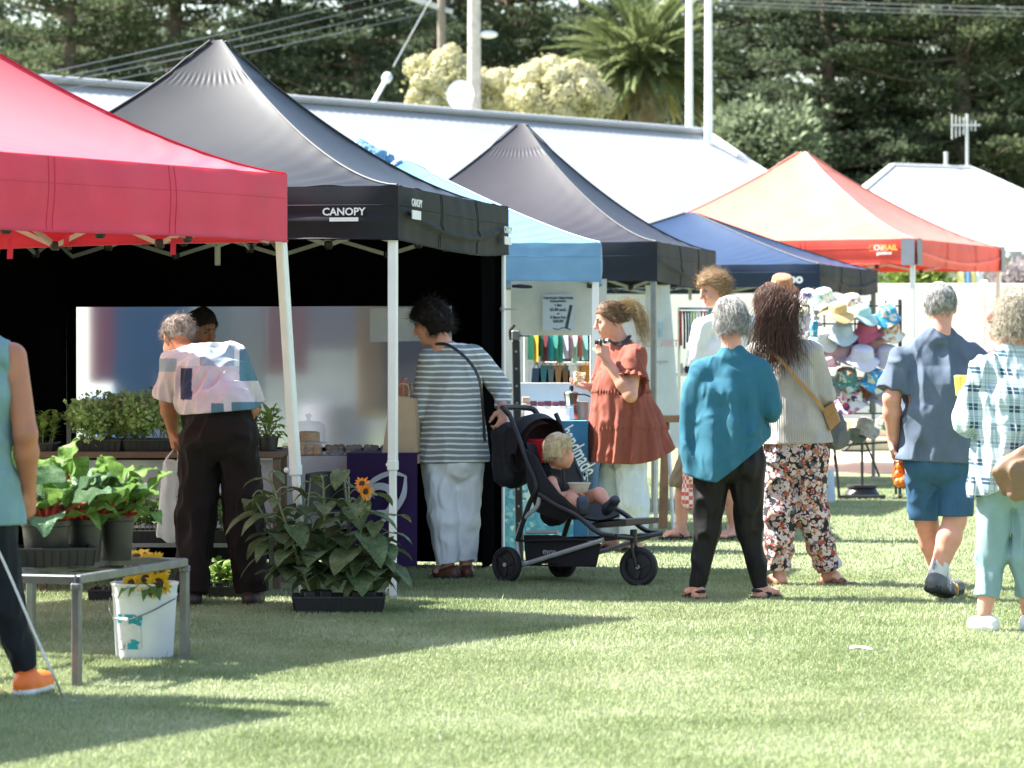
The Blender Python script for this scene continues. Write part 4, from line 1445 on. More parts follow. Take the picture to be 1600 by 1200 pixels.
# ---- the people ----
def sk(d, **k):
    return {n: P(v[0], v[1], d + (v[2] if len(v) > 2 else 0)) for n, v in k.items()}
def lerp(a, b, t): return np.array(a) * (1 - t) + np.array(b) * t
def torso(S, J, w, fs=(.72, .74, .72, .6), k=.04, m=0, low=.06, sh=.052, trap=.05, neckbase=True):
    r = unit(J['sr'] - J['sl']); rp = unit(J['hr'] - J['hl'])
    sm = (J['sl'] + J['sr']) / 2
    ax = unit(sm - J['pv'])
    p0 = J['pv'] - ax * low
    p2 = lerp(J['pv'], sm, .42); p3 = lerp(J['pv'], sm, .74); p4 = lerp(J['pv'], sm, .93)
    S.seg(p0, p2, w[0], w[1], rp, fs[0], fs[1], k, m)
    S.seg(p2, p3, w[1], w[2], r, fs[1], fs[2], k, m)
    S.seg(p3, p4, w[2], w[3], r, fs[2], fs[3], k, m)
    S.seg(J['sl'], J['sr'], sh, sh, k=k, m=m)
    if sh > .05: S.seg(J['nk'] - A(0, 0, .04), J['nk'] + A(0, 0, -.004), .074, .062, k=.02)
    if neckbase:
        for q in ('sl', 'sr'):
            S.seg(lerp(J['nk'], J[q], .22) - A(0, 0, .012), lerp(J['nk'], J[q], .9), trap, sh * .9, k=k, m=m)
def over(S, J, hip, rt, fs=.72, e=.014, low=.10):
    """lets a loose top hang over the hips"""
    rp = unit(J['hr'] - J['hl'])
    S.seg(J['pv'] - A(0, 0, low), J['pv'] + A(0, 0, .10), hip + e, hip + e, rp, fs, fs, .05)
    for s in 'lr':
        S.seg(J['h' + s] + A(0, 0, .02), lerp(J['h' + s], J['k' + s], .35), rt + e, rt + e, k=.06)
def folds(seed, amp=.006, sc_=.05, st=(1, 1, .35)):
    a, b = wob(seed, sc_ * .34), wob(seed + 1, sc_ * .9)
    def f(X, Y, Z):
        w = a(X * st[0], Y * st[1], Z * st[2]) + .5 * b(X, Y, Z * .7)
        return amp * 1.9 * (np.abs(w) - .42)
    return f
def body_skin(J, mats, fwd, up=(0, 0, 1), tw=(.13, .115, .13, .12), arm=(.047, .038, .041, .027), leg=(.075, .052, .056, .036), hands=None, feet=True, hs=1.0, h=.0062, neckr=.054, nose=1.0, arms=True, feetq=1.0):
    lo, hi = bounds(list(J.values()), .17)
    lo[2] = max(lo[2], -.02)
    S = Sdf(lo, hi, h)
    L, M = head(S, J['hd'], fwd, up, hs, nose)
    u = M[2]
    S.seg(J['nk'], J['hd'] - u * .05 * hs - M[1] * .012, neckr * 1.06, neckr * .98, k=.03)
    torso(S, J, tw, sh=.04, trap=.04)
    if arms:
        for s in 'lr':
            limb(S, J['s' + s], J['e' + s], J['w' + s], arm)
    for s in 'lr':
        limb(S, J['h' + s], J['k' + s], J['a' + s], leg)
        if feet: foot(S, J['a' + s], J['t' + s], feetq)
    if hands:
        for s, dr, pn, th, cu in hands:
            hand(S, J['w' + s], dr, pn, th, cu)
    return S, L, M
def person(label, S, mats, J, group='people at the market'):
    base = A(J['pv'][0], J['pv'][1], 0)
    o = S.build('person', mats, None, base)
    return tag(o, label, 'person', group)
def shoe(name, an, toe, q, m, msole, parent, h=.006, high=0):
    an, toe = np.array(an, float), np.array(toe, float)
    d = unit(toe - an)
    lo, hi = bounds([an, toe, an - d * .1], .12)
    S = Sdf(lo, hi, h)
    sd = unit(np.cross(d, A(0, 0, 1)))
    dn = -np.cross(d, -sd) if False else np.cross(d, sd)
    if dn[2] > 0: dn = -dn
    heel = an - d * .035 * q + dn * .058 * q
    S.seg(heel, toe - d * .055 * q, .040 * q, .05 * q, sd, .95, .75, .03)
    S.seg(an + dn * (.03 - high) * q, an + d * .06 * q + dn * .045 * q, .045 * q, .042 * q, sd, 1, .9, .03)
    S.seg(heel + dn * .03 * q, toe - d * .05 * q + dn * .025 * q, .043 * q, .052 * q, sd, .5, .45, .01, 1)
    c = heel + dn * .052 * q
    S.cut(c, dn)
    return S.build(name, [m, msole], parent)
def pants(J, mat_, parent, rt, rk, ra, hip=.165, fs=.72, hem=.0, seed=3, amp=.006, crop=None, low=.02, waist=None, name='trousers', top=None, matfn=None, flare=None, sc_=.05):
    keys = ['pv', 'hl', 'hr', 'kl', 'kr', 'al', 'ar']
    lo, hi = bounds([J[k] for k in keys], .22)
    S = Sdf(lo, hi, .0065)
    rp = unit(J['hr'] - J['hl'])
    wz = waist if waist is not None else .1
    up = unit((J['sl'] + J['sr']) / 2 - J['pv'])
    S.seg(J['pv'] - A(0, 0, .03), J['pv'] + up * wz, hip, hip * .94, rp, fs, fs * .98, .04)
    for s in 'lr':
        a = J['a' + s]
        S.seg(J['h' + s] + A(0, 0, .02), J['k' + s], rt, rk, k=.014)
        S.seg(J['k' + s], a, rk, ra, k=.03)
        S.ell(J['h' + s] - A(0, .03, -.01), (rt * .85, rt * .85, rt * .95), k=.02)
    S.disp(folds(seed, amp, sc_, (1, 1, .5)))
    if waist is not None: S.cut(J['pv'] + up * waist, up)
    if top is not None: S.cut(A(0, 0, top), (0, 0, 1))
    for s in 'lr':
        a = J['a' + s]; dr = unit(a - J['k' + s])
        c = a + dr * hem
        if name == 'shorts':
            sg = -1 if s == 'l' else 1
            S.cutfn(lambda X, Y, Z: np.where(((X - J['pv'][0]) * rp[0] + (Y - J['pv'][1]) * rp[1]) * sg > 0, c[2] - Z, -1))
            continue
        S.cutfn(lambda X, Y, Z, c=c, dr=dr: np.where((X - c[0]) ** 2 + (Y - c[1]) ** 2 < .17 ** 2, (X - c[0]) * dr[0] + (Y - c[1]) * dr[1] + (Z - c[2]) * dr[2], -1))
    return S.build(name, mat_, parent, matfn=matfn)
def wrinkle(m, st=.55, sc_=7, dist=.03):
    """soft creases of worn cloth on top of the weave"""
    nt = m.node_tree
    bs = nt.nodes['Principled BSDF']
    tc = nt.nodes.new('ShaderNodeTexCoord'); mp = nt.nodes.new('ShaderNodeMapping'); mp.inputs['Scale'].default_value = (1, 1, .55); mp.inputs['Rotation'].default_value = (.2, .5, .3)
    nt.links.new(tc.outputs['Object'], mp.inputs[0])
    nz = noise(nt, sc_, 4, .5, dist=1.6, vec=mp.outputs[0])
    try: nz.noise_type = 'RIDGED_MULTIFRACTAL'
    except Exception: pass
    b = nnode(nt, 'ShaderNodeBump', Strength=st, Distance=dist)
    nt.links.new(nz.outputs['Fac'], b.inputs['Height'])
    old = bs.inputs['Normal'].links
    if old: nt.links.new(old[0].from_socket, b.inputs['Normal'])
    nt.links.new(b.outputs[0], bs.inputs['Normal'])
    return m
def fabric(name, c, var=.1, vs=9, rough=.85, sheen=.02, wr=.8, **k):
    if name in MAT: return MAT[name]
    m = mat(name, c, var, vs, spec=.25, rough=rough, sheen=sheen, bump=k.pop('bump', .35), bscale=k.pop('bscale', 420), bdist=.0012, **k)
    return wrinkle(m, wr)
def stripe_mat(name, c1, c2, period, duty, dist=.012):
    m, nt, bs, out = base_mat(name)
    tc = nt.nodes.new('ShaderNodeTexCoord')
    sp = nt.nodes.new('ShaderNodeSeparateXYZ'); nt.links.new(tc.outputs['Object'], sp.inputs[0])
    nz = noise(nt, 3.2, 2)
    z = mathn(nt, 'ADD', sp.outputs[2], mathn(nt, 'MULTIPLY', nz.outputs['Fac'], dist * 2))
    f = mathn(nt, 'FRACT', mathn(nt, 'DIVIDE', z, period))
    s = mathn(nt, 'GREATER_THAN', f, duty)
    n2 = noise(nt, 30, 3)
    a = ramp(nt, n2.outputs['Fac'], [(.3, tuple(v * .88 for v in rgb(c1))), (.7, c1)]).outputs['Color']
    col = mixc(nt, s, a, c2)
    finish(nt, bs, out, col, rough=.9, sheen=.1, bump=.4, bscale=350, bdist=.0015)
    return wrinkle(m, .45)
def plaid_mat():
    m, nt, bs, out = base_mat('plaid_cotton')
    tc = nt.nodes.new('ShaderNodeTexCoord')
    sp = nt.nodes.new('ShaderNodeSeparateXYZ'); nt.links.new(tc.outputs['Object'], sp.inputs[0])
    x = mathn(nt, 'ADD', sp.outputs[0], mathn(nt, 'MULTIPLY', sp.outputs[1], .6))
    z = mathn(nt, 'ADD', sp.outputs[2], mathn(nt, 'MULTIPLY', sp.outputs[0], .06))
    def bands(v, per, lo, hi):
        f = mathn(nt, 'FRACT', mathn(nt, 'ADD', mathn(nt, 'DIVIDE', v, per), 10.0))
        return mathn(nt, 'MULTIPLY', mathn(nt, 'GREATER_THAN', f, lo), mathn(nt, 'LESS_THAN', f, hi))
    per = .136
    bx, bz = bands(x, per, .0, .34), bands(z, per * .66, .0, .36)
    tx, tz = bands(x, per, .47, .53), bands(z, per * .66, .5, .55)
    t2x, t2z = bands(x, per, .62, .67), bands(z, per * .66, .64, .68)
    wx, wz = bands(x, per, .14, .19), bands(z, per * .66, .16, .2)
    c = mixc(nt, mathn(nt, 'MULTIPLY', mathn(nt, 'ADD', bx, bz), .40), (.50, .61, .63), (.030, .14, .215))
    c = mixc(nt, mathn(nt, 'MULTIPLY', bx, bz), c, (.012, .062, .105))
    c = mixc(nt, mathn(nt, 'MULTIPLY', mathn(nt, 'MAXIMUM', mathn(nt, 'MAXIMUM', tx, tz), mathn(nt, 'MAXIMUM', t2x, t2z)), .45), c, (.06, .17, .23))
    c = mixc(nt, mathn(nt, 'MULTIPLY', mathn(nt, 'MAXIMUM', wx, wz), .6), c, (.74, .76, .74))
    finish(nt, bs, out, c, rough=.85, sheen=.1, bump=.3, bscale=400, bdist=.001, trans=.06)
    return wrinkle(m, .5)
def print_mat(name, stops, scale, gap=.42, gapc=(.01, .01, .014), rough=.8, rnd=1.0, dist=.3):
    """scattered blossom print"""
    m, nt, bs, out = base_mat(name)
    tc = nt.nodes.new('ShaderNodeTexCoord')
    nz = noise(nt, scale * .7, 2)
    vv = nt.nodes.new('ShaderNodeVectorMath'); vv.operation = 'MULTIPLY_ADD'
    nt.links.new(nz.outputs['Color'], vv.inputs[0]); vv.inputs[1].default_value = (dist / scale,) * 3; nt.links.new(tc.outputs['Object'], vv.inputs[2])
    vo = nnode(nt, 'ShaderNodeTexVoronoi', Scale=scale, Randomness=rnd)
    nt.links.new(vv.outputs[0], vo.inputs['Vector'])
    sx = nt.nodes.new('ShaderNodeSeparateColor'); nt.links.new(vo.outputs['Color'], sx.inputs[0])
    c = ramp(nt, sx.outputs[0], stops, 'CONSTANT').outputs['Color']
    vo2 = nnode(nt, 'ShaderNodeTexVoronoi', Scale=scale * 2.6)
    nt.links.new(vv.outputs[0], vo2.inputs['Vector'])
    sx2 = nt.nodes.new('ShaderNodeSeparateColor'); nt.links.new(vo2.outputs['Color'], sx2.inputs[0])
    c2 = ramp(nt, sx2.outputs[1], stops, 'CONSTANT').outputs['Color']
    c = mixc(nt, mathn(nt, 'GREATER_THAN', sx2.outputs[0], .62), c, c2)
    c = mixc(nt, mathn(nt, 'GREATER_THAN', vo.outputs['Distance'], gap), c, gapc)
    finish(nt, bs, out, c, rough=rough, sheen=.1, bump=.2, bscale=300, bdist=.001)
    return wrinkle(m, .4)
M_S1 = skin('skin_tan', (170, 112, 84)); M_S2 = skin('skin_fair', (208, 152, 128)); M_S3 = skin('skin_mid', (196, 138, 112)); M_S4 = skin('skin_ruddy', (208, 150, 128)); M_S5 = skin('skin_olive', (150, 98, 72))
def sm(s): return [s, M_LIP, M_EYE, M_PUP, M_BROW]
def hairm(name, a, b):
    return mat(name, a, .2, 40, hue=b, rough=.55, spec=.22)
H_GREY = hairm('hair_grey', (.20, .19, .175), (.52, .51, .48)); H_DARK = hairm('hair_dark', (.006, .0045, .004), (.02, .014, .011)); H_BROWN = hairm('hair_brown', (.04, .019, .012), (.13, .068, .042))
H_BLOND = hairm('hair_blond', (.30, .19, .085), (.55, .40, .22)); H_LIGHT = hairm('hair_lightbrown', (.10, .058, .032), (.26, .165, .095)); H_ASH = hairm('hair_ash', (.28, .235, .17), (.62, .56, .46)); H_SALT = hairm('hair_salt', (.13, .10, .085), (.34, .29, .25))
M_RUBBER = mat('rubber_black', (.018, .018, .018), .1, rough=.7)
def sleeve(S, J, s, t, r0, r1, elbow=None, k=.009):
    """sleeve from shoulder down to fraction t (0..1 upper arm, 1..2 forearm)"""
    a, b, c = J['s' + s], J['e' + s], J['w' + s]
    if t <= 1:
        S.seg(a, lerp(a, b, t), r0, r1, k=k)
        return lerp(a, b, t), unit(b - a)
    re = elbow or (r0 * .9)
    S.seg(a, b, r0, re, k=k); S.seg(b, lerp(b, c, t - 1), re, r1, k=k)
    return lerp(b, c, t - 1), unit(c - b)
def trim(S, p, d, rad=.11):
    q = np.array(p) + np.array(d) * .055; rad = min(rad, .118)
    S.cutfn(lambda X, Y, Z: np.where((X - q[0]) ** 2 + (Y - q[1]) ** 2 + (Z - q[2]) ** 2 < rad ** 2, (X - p[0]) * d[0] + (Y - p[1]) * d[1] + (Z - p[2]) * d[2], -1))

# 1 --- man in the teal singlet, nearest, half outside the frame
def man_singlet():
    J = sk(13.3, hd=(-58, 430, .02), nk=(-55, 518, 0), sl=(-128, 556, 0), sr=(20, 558, 0), el=(-165, 665, -.05), er=(40, 678, -.03), wl=(-160, 760, .12), wr=(44, 768, .08),
           pv=(-48, 800, 0), hl=(-85, 820), hr=(-12, 820), kl=(-95, 955, .05), kr=(8, 945, .0), al=(-105, 1062, -.05), ar=(48, 1052, .12), tl=(-115, 1090, .14), tr=(60, 1092, .30))
    J['al'][2] = .085; J['ar'][2] = .10; J['tl'][2] = .02; J['tr'][2] = .02
    J['ar'] = A(J['ar'][0], 13.35, .10); J['tr'] = A(J['ar'][0] + .04, 13.56, .03)
    S, L, M = body_skin(J, None, (.1, 1, 0), tw=(.15, .145, .165, .15), arm=(.056, .047, .048, .031), hands=[('r', A(.02, .05, -1), A(-.75, .55, 0), -1, 1.15), ('l', A(0, .05, -1), A(.8, .5, 0), 1, .9)], leg=(.062, .046, .05, .036), feet=False)
    o = person('man in a teal sleeveless singlet and black jeans, walking past the potted vegetables', S, sm(M_S1), J)
    T = Sdf(*bounds([J[k] for k in ('nk', 'sl', 'sr', 'pv')], .28), .0065)
    torso(T, J, (.185, .168, .19, .17), sh=.062, trap=.055, low=.04); over(T, J, .178, .098)
    T.disp(folds(11, .007, .06, (1, 1, .3)))
    T.cut(J['pv'] - A(0, 0, .05), (0, 0, -1))
    for q, sg in (('sr', 1), ('sl', -1)): T.cut(J[q] + A(-sg * .005, 0, 0), (sg, 0, .12))
    T.ell(J['nk'] + A(0, .02, .03), (.075, .085, .06), k=.02, op='-')
    sh = T.build('singlet', fabric('teal_jersey', (.17, .29, .30)), o)
    # pale print across the back
    mb = MB()
    for k, (t, z, s) in enumerate((('co.', 1.335, .055), ('st', 1.25, .07), ('crew', 1.175, .035), ('tour', 1.135, .035))):
        V_, F_ = text_mesh(t, s, A(J['sr'][0] - .075, J['sr'][1] - .142 + (.008 if k > 1 else 0), z), (1, .10, 0), (0, .05, 1), .0025, bold=.0008); mb.add(V_, F_)
    mb.build('print', mat('print_pale', (.55, .66, .66), .05, rough=.8), sh, smooth=False)
    pants(J, fabric('black_denim', (.012, .015, .019), bump=.5), o, .098, .07, .052, hip=.178, seed=21, amp=.009, hem=-.01, top=J['pv'][2] + .0)
    shoe('shoe', J['ar'], J['tr'] , 1.1, mat('shoe_orange', (.85, .17, .02), .06, rough=.5), mat('sole_white', (.7, .7, .7), .1, rough=.6), o)
    shoe('shoe', J['al'], J['tl'], 1.1, MAT['shoe_orange'], MAT['sole_white'], o)
    hair_mesh('hair', L, M, H_SALT, o, seed=2)
man_singlet()

# 2 --- man bending over the herbs
def man_bending():
    J = sk(18.1, hd=(277, 529, .40), nk=(302, 556, .30), sl=(272, 572, .16), sr=(362, 560, .26), el=(262, 628, .20), er=(392, 640, .45), wl=(270, 674, .28), wr=(370, 668, .62),
           pv=(343, 668, 0), hl=(316, 690), hr=(370, 690), kl=(306, 808, .06), kr=(382, 812, .05), al=(300, 925), ar=(393, 925, .05), tl=(290, 945, .2), tr=(400, 945, .25))
    J['al'][2] = J['ar'][2] = .085; J['tl'][2] = J['tr'][2] = .03
    fwd = A(-.45, .75, -.55); up = A(-.15, .5, .85)
    S, L, M = body_skin(J, None, fwd, up, tw=(.14, .14, .15, .13), arm=(.052, .044, .046, .03), hands=[('l', A(.05, .1, -1), A(.9, .3, 0), 1, 1.2), ('r', A(-.6, .5, -.5), A(0, 0, -1), 1, .6)], leg=(.08, .055, .06, .04), feet=False)
    o = person('man in a pale patchwork polo shirt and brown trousers, bending over the herb trays', S, sm(M_S1), J)
    T = Sdf(*bounds([J[k] for k in ('nk', 'sl', 'sr', 'pv', 'el', 'er')], .26), .0065)
    torso(T, J, (.185, .19, .2, .18), fs=(.74, .76, .74, .68), sh=.075, trap=.07, low=.02)
    ends = [sleeve(T, J, s, .92, .088, .085) for s in 'lr']
    over(T, J, .18, .09, .8, .008, .0)
    T.disp(folds(31, .012, .06, (1, .8, .45)))
    up_ = unit((J['sl'] + J['sr']) / 2 - J['pv'])
    T.cut(P(340, 644, 18.1), A(.08, -.0, -1))
    for p, d in ends: trim(T, p, d, .13)
    w1, w2 = wob(77, .12), wob(78, .2)
    def patch(Cn, fm):
        px = 800 + Cn[:, 0] / Cn[:, 1] * F; py = HZ - (Cn[:, 2] - CH) / Cn[:, 1] * F
        r = np.zeros(len(Cn), int)
        r[py > 572] = 1
        r[(px > 312) & (px < 366) & (py > 540) & (py < 572)] = 2
        r[(px > 374) & (py > 545) & (py < 595)] = 3
        r[(px < 276) & (py > 560) & (py < 580)] = 2
        r[(px < 300) & (px > 282) & (py > 575) & (py < 625)] = 4
        r[(py > 630) & (px > 330) & (px < 350)] = 3
        r[(py > 628) & (px > 362)] = 3
        return r
    ms = [fabric('patch_white', (.70, .70, .70)), fabric('patch_pink', (.62, .54, .58)), fabric('patch_blue', (.33, .41, .50)), fabric('patch_teal', (.10, .20, .27)), fabric('patch_navy', (.045, .06, .11))]
    T.build('polo_shirt', ms, o, matfn=patch)
    pants(J, fabric('brown_cotton', (.013, .008, .0065), bump=.5), o, .118, .105, .088, hip=.192, fs=.8, seed=33, amp=.013, hem=.02, top=P(340, 636, 18.1)[2], sc_=.06)
    for s in 'lr': shoe('shoe', J['a' + s], J['t' + s], 1.1, mat('shoe_brown', (.03, .02, .016), .2, rough=.5), M_RUBBER, o)
    hair_mesh('hair', L, M, H_SALT, o, seed=3, strands=2090, length=.05, curl=.9, puff=.014)
    return J
J2 = man_bending()

# 3 --- stallholder behind the herb table
def seller():
    J = sk(20.6, hd=(316, 513, 0), nk=(322, 556, .06), sl=(268, 578, .05), sr=(378, 580, .12), el=(258, 650, -.02), er=(388, 650, .05), wl=(285, 690, -.2), wr=(360, 695, -.2),
           pv=(325, 705, .1), hl=(300, 715, .1), hr=(350, 715, .1), kl=(300, 812, .1), kr=(350, 812, .1), al=(300, 890, .1), ar=(350, 890, .1), tl=(300, 905, -.1), tr=(350, 905, -.1))
    for k in ('al', 'ar'): J[k][2] = .085
    for k in ('tl', 'tr'): J[k][2] = .03
    S, L, M = body_skin(J, None, (.65, -.7, -.42), (.1, -.2, 1), hands=[('l', A(.2, -.6, -.5), A(0, 0, -1), 1, .4), ('r', A(-.2, -.6, -.5), A(0, 0, -1), -1, .4)])
    o = person('dark-haired stallholder half hidden behind the man bending over the herbs', S, sm(M_S5), J)
    T = Sdf(*bounds([J[k] for k in ('nk', 'sl', 'sr', 'pv', 'el', 'er', 'wl', 'wr')], .2), .0075)
    torso(T, J, (.18, .165, .18, .16), sh=.062, low=.08)
    for s in 'lr':
        p, d = sleeve(T, J, s, 1.6, .068, .05); trim(T, p, d)
    T.disp(folds(41, .007, .06)); T.cut(J['pv'] - A(0, 0, .09), (0, 0, -1))
    T.build('shirt', fabric('dark_jersey', (.016, .017, .02)), o)
    pants(J, fabric('dark_cotton', (.02, .02, .024)), o, .1, .08, .06, seed=42, hem=.0)
    for s in 'lr': shoe('shoe', J['a' + s], J['t' + s], 1.0, MAT['shoe_brown'], M_RUBBER, o)
    hair_mesh('hair', L, M, H_DARK, o, seed=5, length=.05, curl=.12, back_low=-.06, style='bob')
seller()

# 4 --- woman in the striped top pushing the pram
def woman_striped():
    d = 20.1
    J = sk(d, hd=(673, 505, .02), nk=(694, 545, .02), sl=(673, 562, -.02), sr=(742, 558, .10), el=(659, 645, .02), er=(783, 606, .10), wl=(634, 624, .22), wr=(786, 642, -.06),
           pv=(708, 712, .05), hl=(684, 725, .02), hr=(730, 725, .08), kl=(692, 812, 0), kr=(727, 812, .08), al=(700, 890, 0), ar=(728, 890, .1), tl=(676, 905, .08), tr=(720, 905, .26))
    J['al'][2] = J['ar'][2] = .08; J['tl'][2] = J['tr'][2] = .025
    fwd = A(-1, .30, -.42); up = A(-.3, .1, 1)
    S, L, M = body_skin(J, None, fwd, up, tw=(.14, .14, .14, .12), arm=(.05, .042, .043, .028), hands=[('l', A(-.4, .3, .9), A(.6, .5, -.1), -1, .7), ('r', A(-.05, -.35, -.55), A(-.6, .1, -.6), -1, .85)], leg=(.08, .056, .058, .037), neckr=.058)
    o = person('woman in a grey and white striped top and white trousers, leaning towards the cake stall', S, sm(M_S4), J)
    T = Sdf(*bounds([J[k] for k in ('nk', 'sl', 'sr', 'pv', 'el', 'er', 'wl', 'wr')], .27), .0065)
    torso(T, J, (.192, .178, .17, .14), fs=(.80, .80, .78, .7), sh=.064, trap=.058, low=.16)
    for s in 'lr':
        p, dd = sleeve(T, J, s, 1.82, .072, .043, .064); trim(T, p, dd, .08)
    over(T, J, .182, .10, .85)
    T.disp(folds(51, .008, .06, (1, 1, .4)))
    T.cut(P(707, 723, d), (.02, 0, -1))
    T.ell(J['nk'] + A(-.02, .02, .075), (.07, .07, .05), k=.02, op='-')
    T.build('striped_top', stripe_mat('striped_knit', (.23, .265, .265), (.74, .75, .73), .0335, .66), o)
    pants(J, fabric('white_linen', (.80, .81, .83), var=.05, bump=.4), o, .105, .088, .07, hip=.180, fs=.85, seed=52, amp=.004, hem=-.02, top=P(0, 708, d)[2])
    for s in 'lr': shoe('shoe', J['a' + s], J['t' + s], .95, mat('shoe_chestnut', (.10, .035, .022), .15, rough=.4), M_RUBBER, o)
    hair_mesh('hair', L, M, H_DARK, o, seed=6, strands=2850, length=.065, curl=1.1, puff=.030, back_low=-.08, comb=(0, -.5, -.5), style='bob', cut_y=.05)
    e = MB(); e.ball(L(-.082, -.002, -.042), .0075); e.build('earring', mat('pearl', (.8, .79, .76), .03, rough=.2), o)
    r, f, u = M
    strap('bag_strap', [J['nk'] + A(-.05, -.05, .03), J['nk'] + A(.03, -.085, .02), P(730, 562, d - .09), P(748, 592, d - .08), P(754, 640, d - .03), P(757, 690, d + .02)], .018, .006, M_PLAST, o, lambda p: A(p[0] - .0 - J['nk'][0], -.25, .05))
    return J
J4 = woman_striped()

# 5 --- woman in the rust dress
def woman_rust():
    d = 23.0
    J = sk(d, hd=(953, 500, .0), nk=(972, 538, .0), sl=(952, 556, .12), sr=(992, 556, -.12), el=(945, 622, .22), er=(985, 618, -.22), wl=(922, 604, .10), wr=(947, 562, -.16),
           pv=(972, 690, .0), hl=(966, 700, .08), hr=(984, 700, -.08), kl=(955, 785, .1), kr=(990, 785, -.08), al=(955, 850, .10), ar=(990, 850, -.08), tl=(935, 862, .1), tr=(965, 864, -.10))
    J['al'][2] = J['ar'][2] = .08; J['tl'][2] = J['tr'][2] = .02
    fwd = A(-1, -.22, -.30); up = A(-.25, 0, 1)
    S, L, M = body_skin(J, None, fwd, up, tw=(.13, .13, .14, .12), arm=(.056, .046, .046, .029), hands=[('l', A(-1, -.05, .05), A(0, -.2, 1), 1, .55), ('r', A(-.1, .1, 1), A(-.7, .7, 0), 1, 1.15)], leg=(.085, .06, .06, .038))
    o = person('woman in a tiered rust-red dress over pale jeans, one hand at her chin', S, sm(M_S2), J)
    T = Sdf(A(*P(905, 740, d)) - A(.0, .45, .02), A(*P(1085, 520, d)) + A(0, .45, .1), .0075)
    torso(T, J, (.19, .19, .185, .14), fs=(.85, .85, .85, .8), sh=.066, trap=.06, low=-.3)
    for s in 'lr':
        p, dd = sleeve(T, J, s, .46, .085, .098)
        trim(T, p, dd, .15)
    c0 = P(968, 612, d); hem = P(991, 726, d)
    T.seg(c0, lerp(c0, hem, .5), .19, .245, A(1, .1, 0), .9, .85, .05)
    T.seg(lerp(c0, hem, .5), hem + A(.0, 0, -.02), .245, .315, A(1, .1, 0), .85, .8, .05)
    fz = wob(62, .1)
    def pleat(X, Y, Z):
        a = np.arctan2(Y - hem[1], X - lerp(c0, hem, .5)[0])
        t = np.clip((c0[2] + .02 - Z) / .45, 0, 1)
        tier = .010 * np.exp(-(((Z - (c0[2] + .0)) / .012) ** 2)) + .009 * np.exp(-(((Z - (hem[2] + .25)) / .012) ** 2))
        return t * (.017 * np.sin(a * 11 + 3.2 * fz(X, Y, Z * .4)) + .009 * np.sin(a * 23 + 4 * fz(X, Y, Z * .6))) + tier * np.sin(a * 60) * 1.0
    T.disp(pleat, .1); T.disp(folds(63, .005, .05, (1, 1, .4)))
    # wind lifts the hem on one side
    T.cutfn(lambda X, Y, Z: hem[2] + .03 - .16 * np.clip(np.abs(X - P(985, 0, d)[0]) / .35, 0, 1) ** 2 * -1 * np.where(X > P(985, 0, d)[0], .8, .1) - Z - .02)
    T.ell(J['nk'] + A(-.02, 0, .072), (.075, .075, .055), k=.02, op='-')
    o_d = T.build('dress', fabric('rust_cotton', (.25, .072, .048), var=.1, bump=.4), o)
    # ruffles at the sleeve edges
    for s in 'lr':
        p, dd = lerp(J['s' + s], J['e' + s], .46), unit(J['e' + s] - J['s' + s])
        x = unit(np.cross(dd, A(0, 1, 0.1))); y = np.cross(dd, x)
        rf = MB()
        rf.grid(lambda i, j: tuple(p + (x * math.cos(i * 6.2832) + y * math.sin(i * 6.2832)) * (.09 + .018 * j + .012 * j * math.sin(i * 6.2832 * 13)) + dd * (.042 * j - .004)), 130, 3)
        rf.build('sleeve_ruffle', MAT['rust_cotton'], o_d, angle=None)
    pants(J, fabric('pale_denim', (.58, .64, .70), var=.06, bump=.5), o, .115, .105, .10, hip=.17, seed=66, amp=.007, hem=-.03, top=P(0, 690, d)[2])
    for s in 'lr': shoe('sandal', J['a' + s] - A(0, 0, .05), J['t' + s] - A(0, 0, .02), .7, M_RUBBER, M_RUBBER, o)
    hair_mesh('hair', L, M, H_LIGHT, o, seed=7, strands=1710, length=.06, curl=.08, puff=.010, comb=(0, -1, -.15), back_low=-.03, style='bob', cut_y=.045)
    lk = MB()
    base = L(0, -.105, .045)
    lock_mesh(lk, [base, base + A(.06, .01, .02), base + A(.12, .0, -.05), base + A(.145, .0, -.16), base + A(.165, 0, -.26)], 1, 7, 420, .06, .0014)
    lk.build('ponytail', H_BLOND, o)
    strap('camera_strap', [L(.06, .05, -.12), J['nk'] + A(-.01, -.09, .0), J['nk'] + A(.05, -.055, .055), J['nk'] + A(.03, .06, .05)], .026, .004, M_PLAST, o, (0, -1, .4))
    return J, L
J5, L5 = woman_rust()

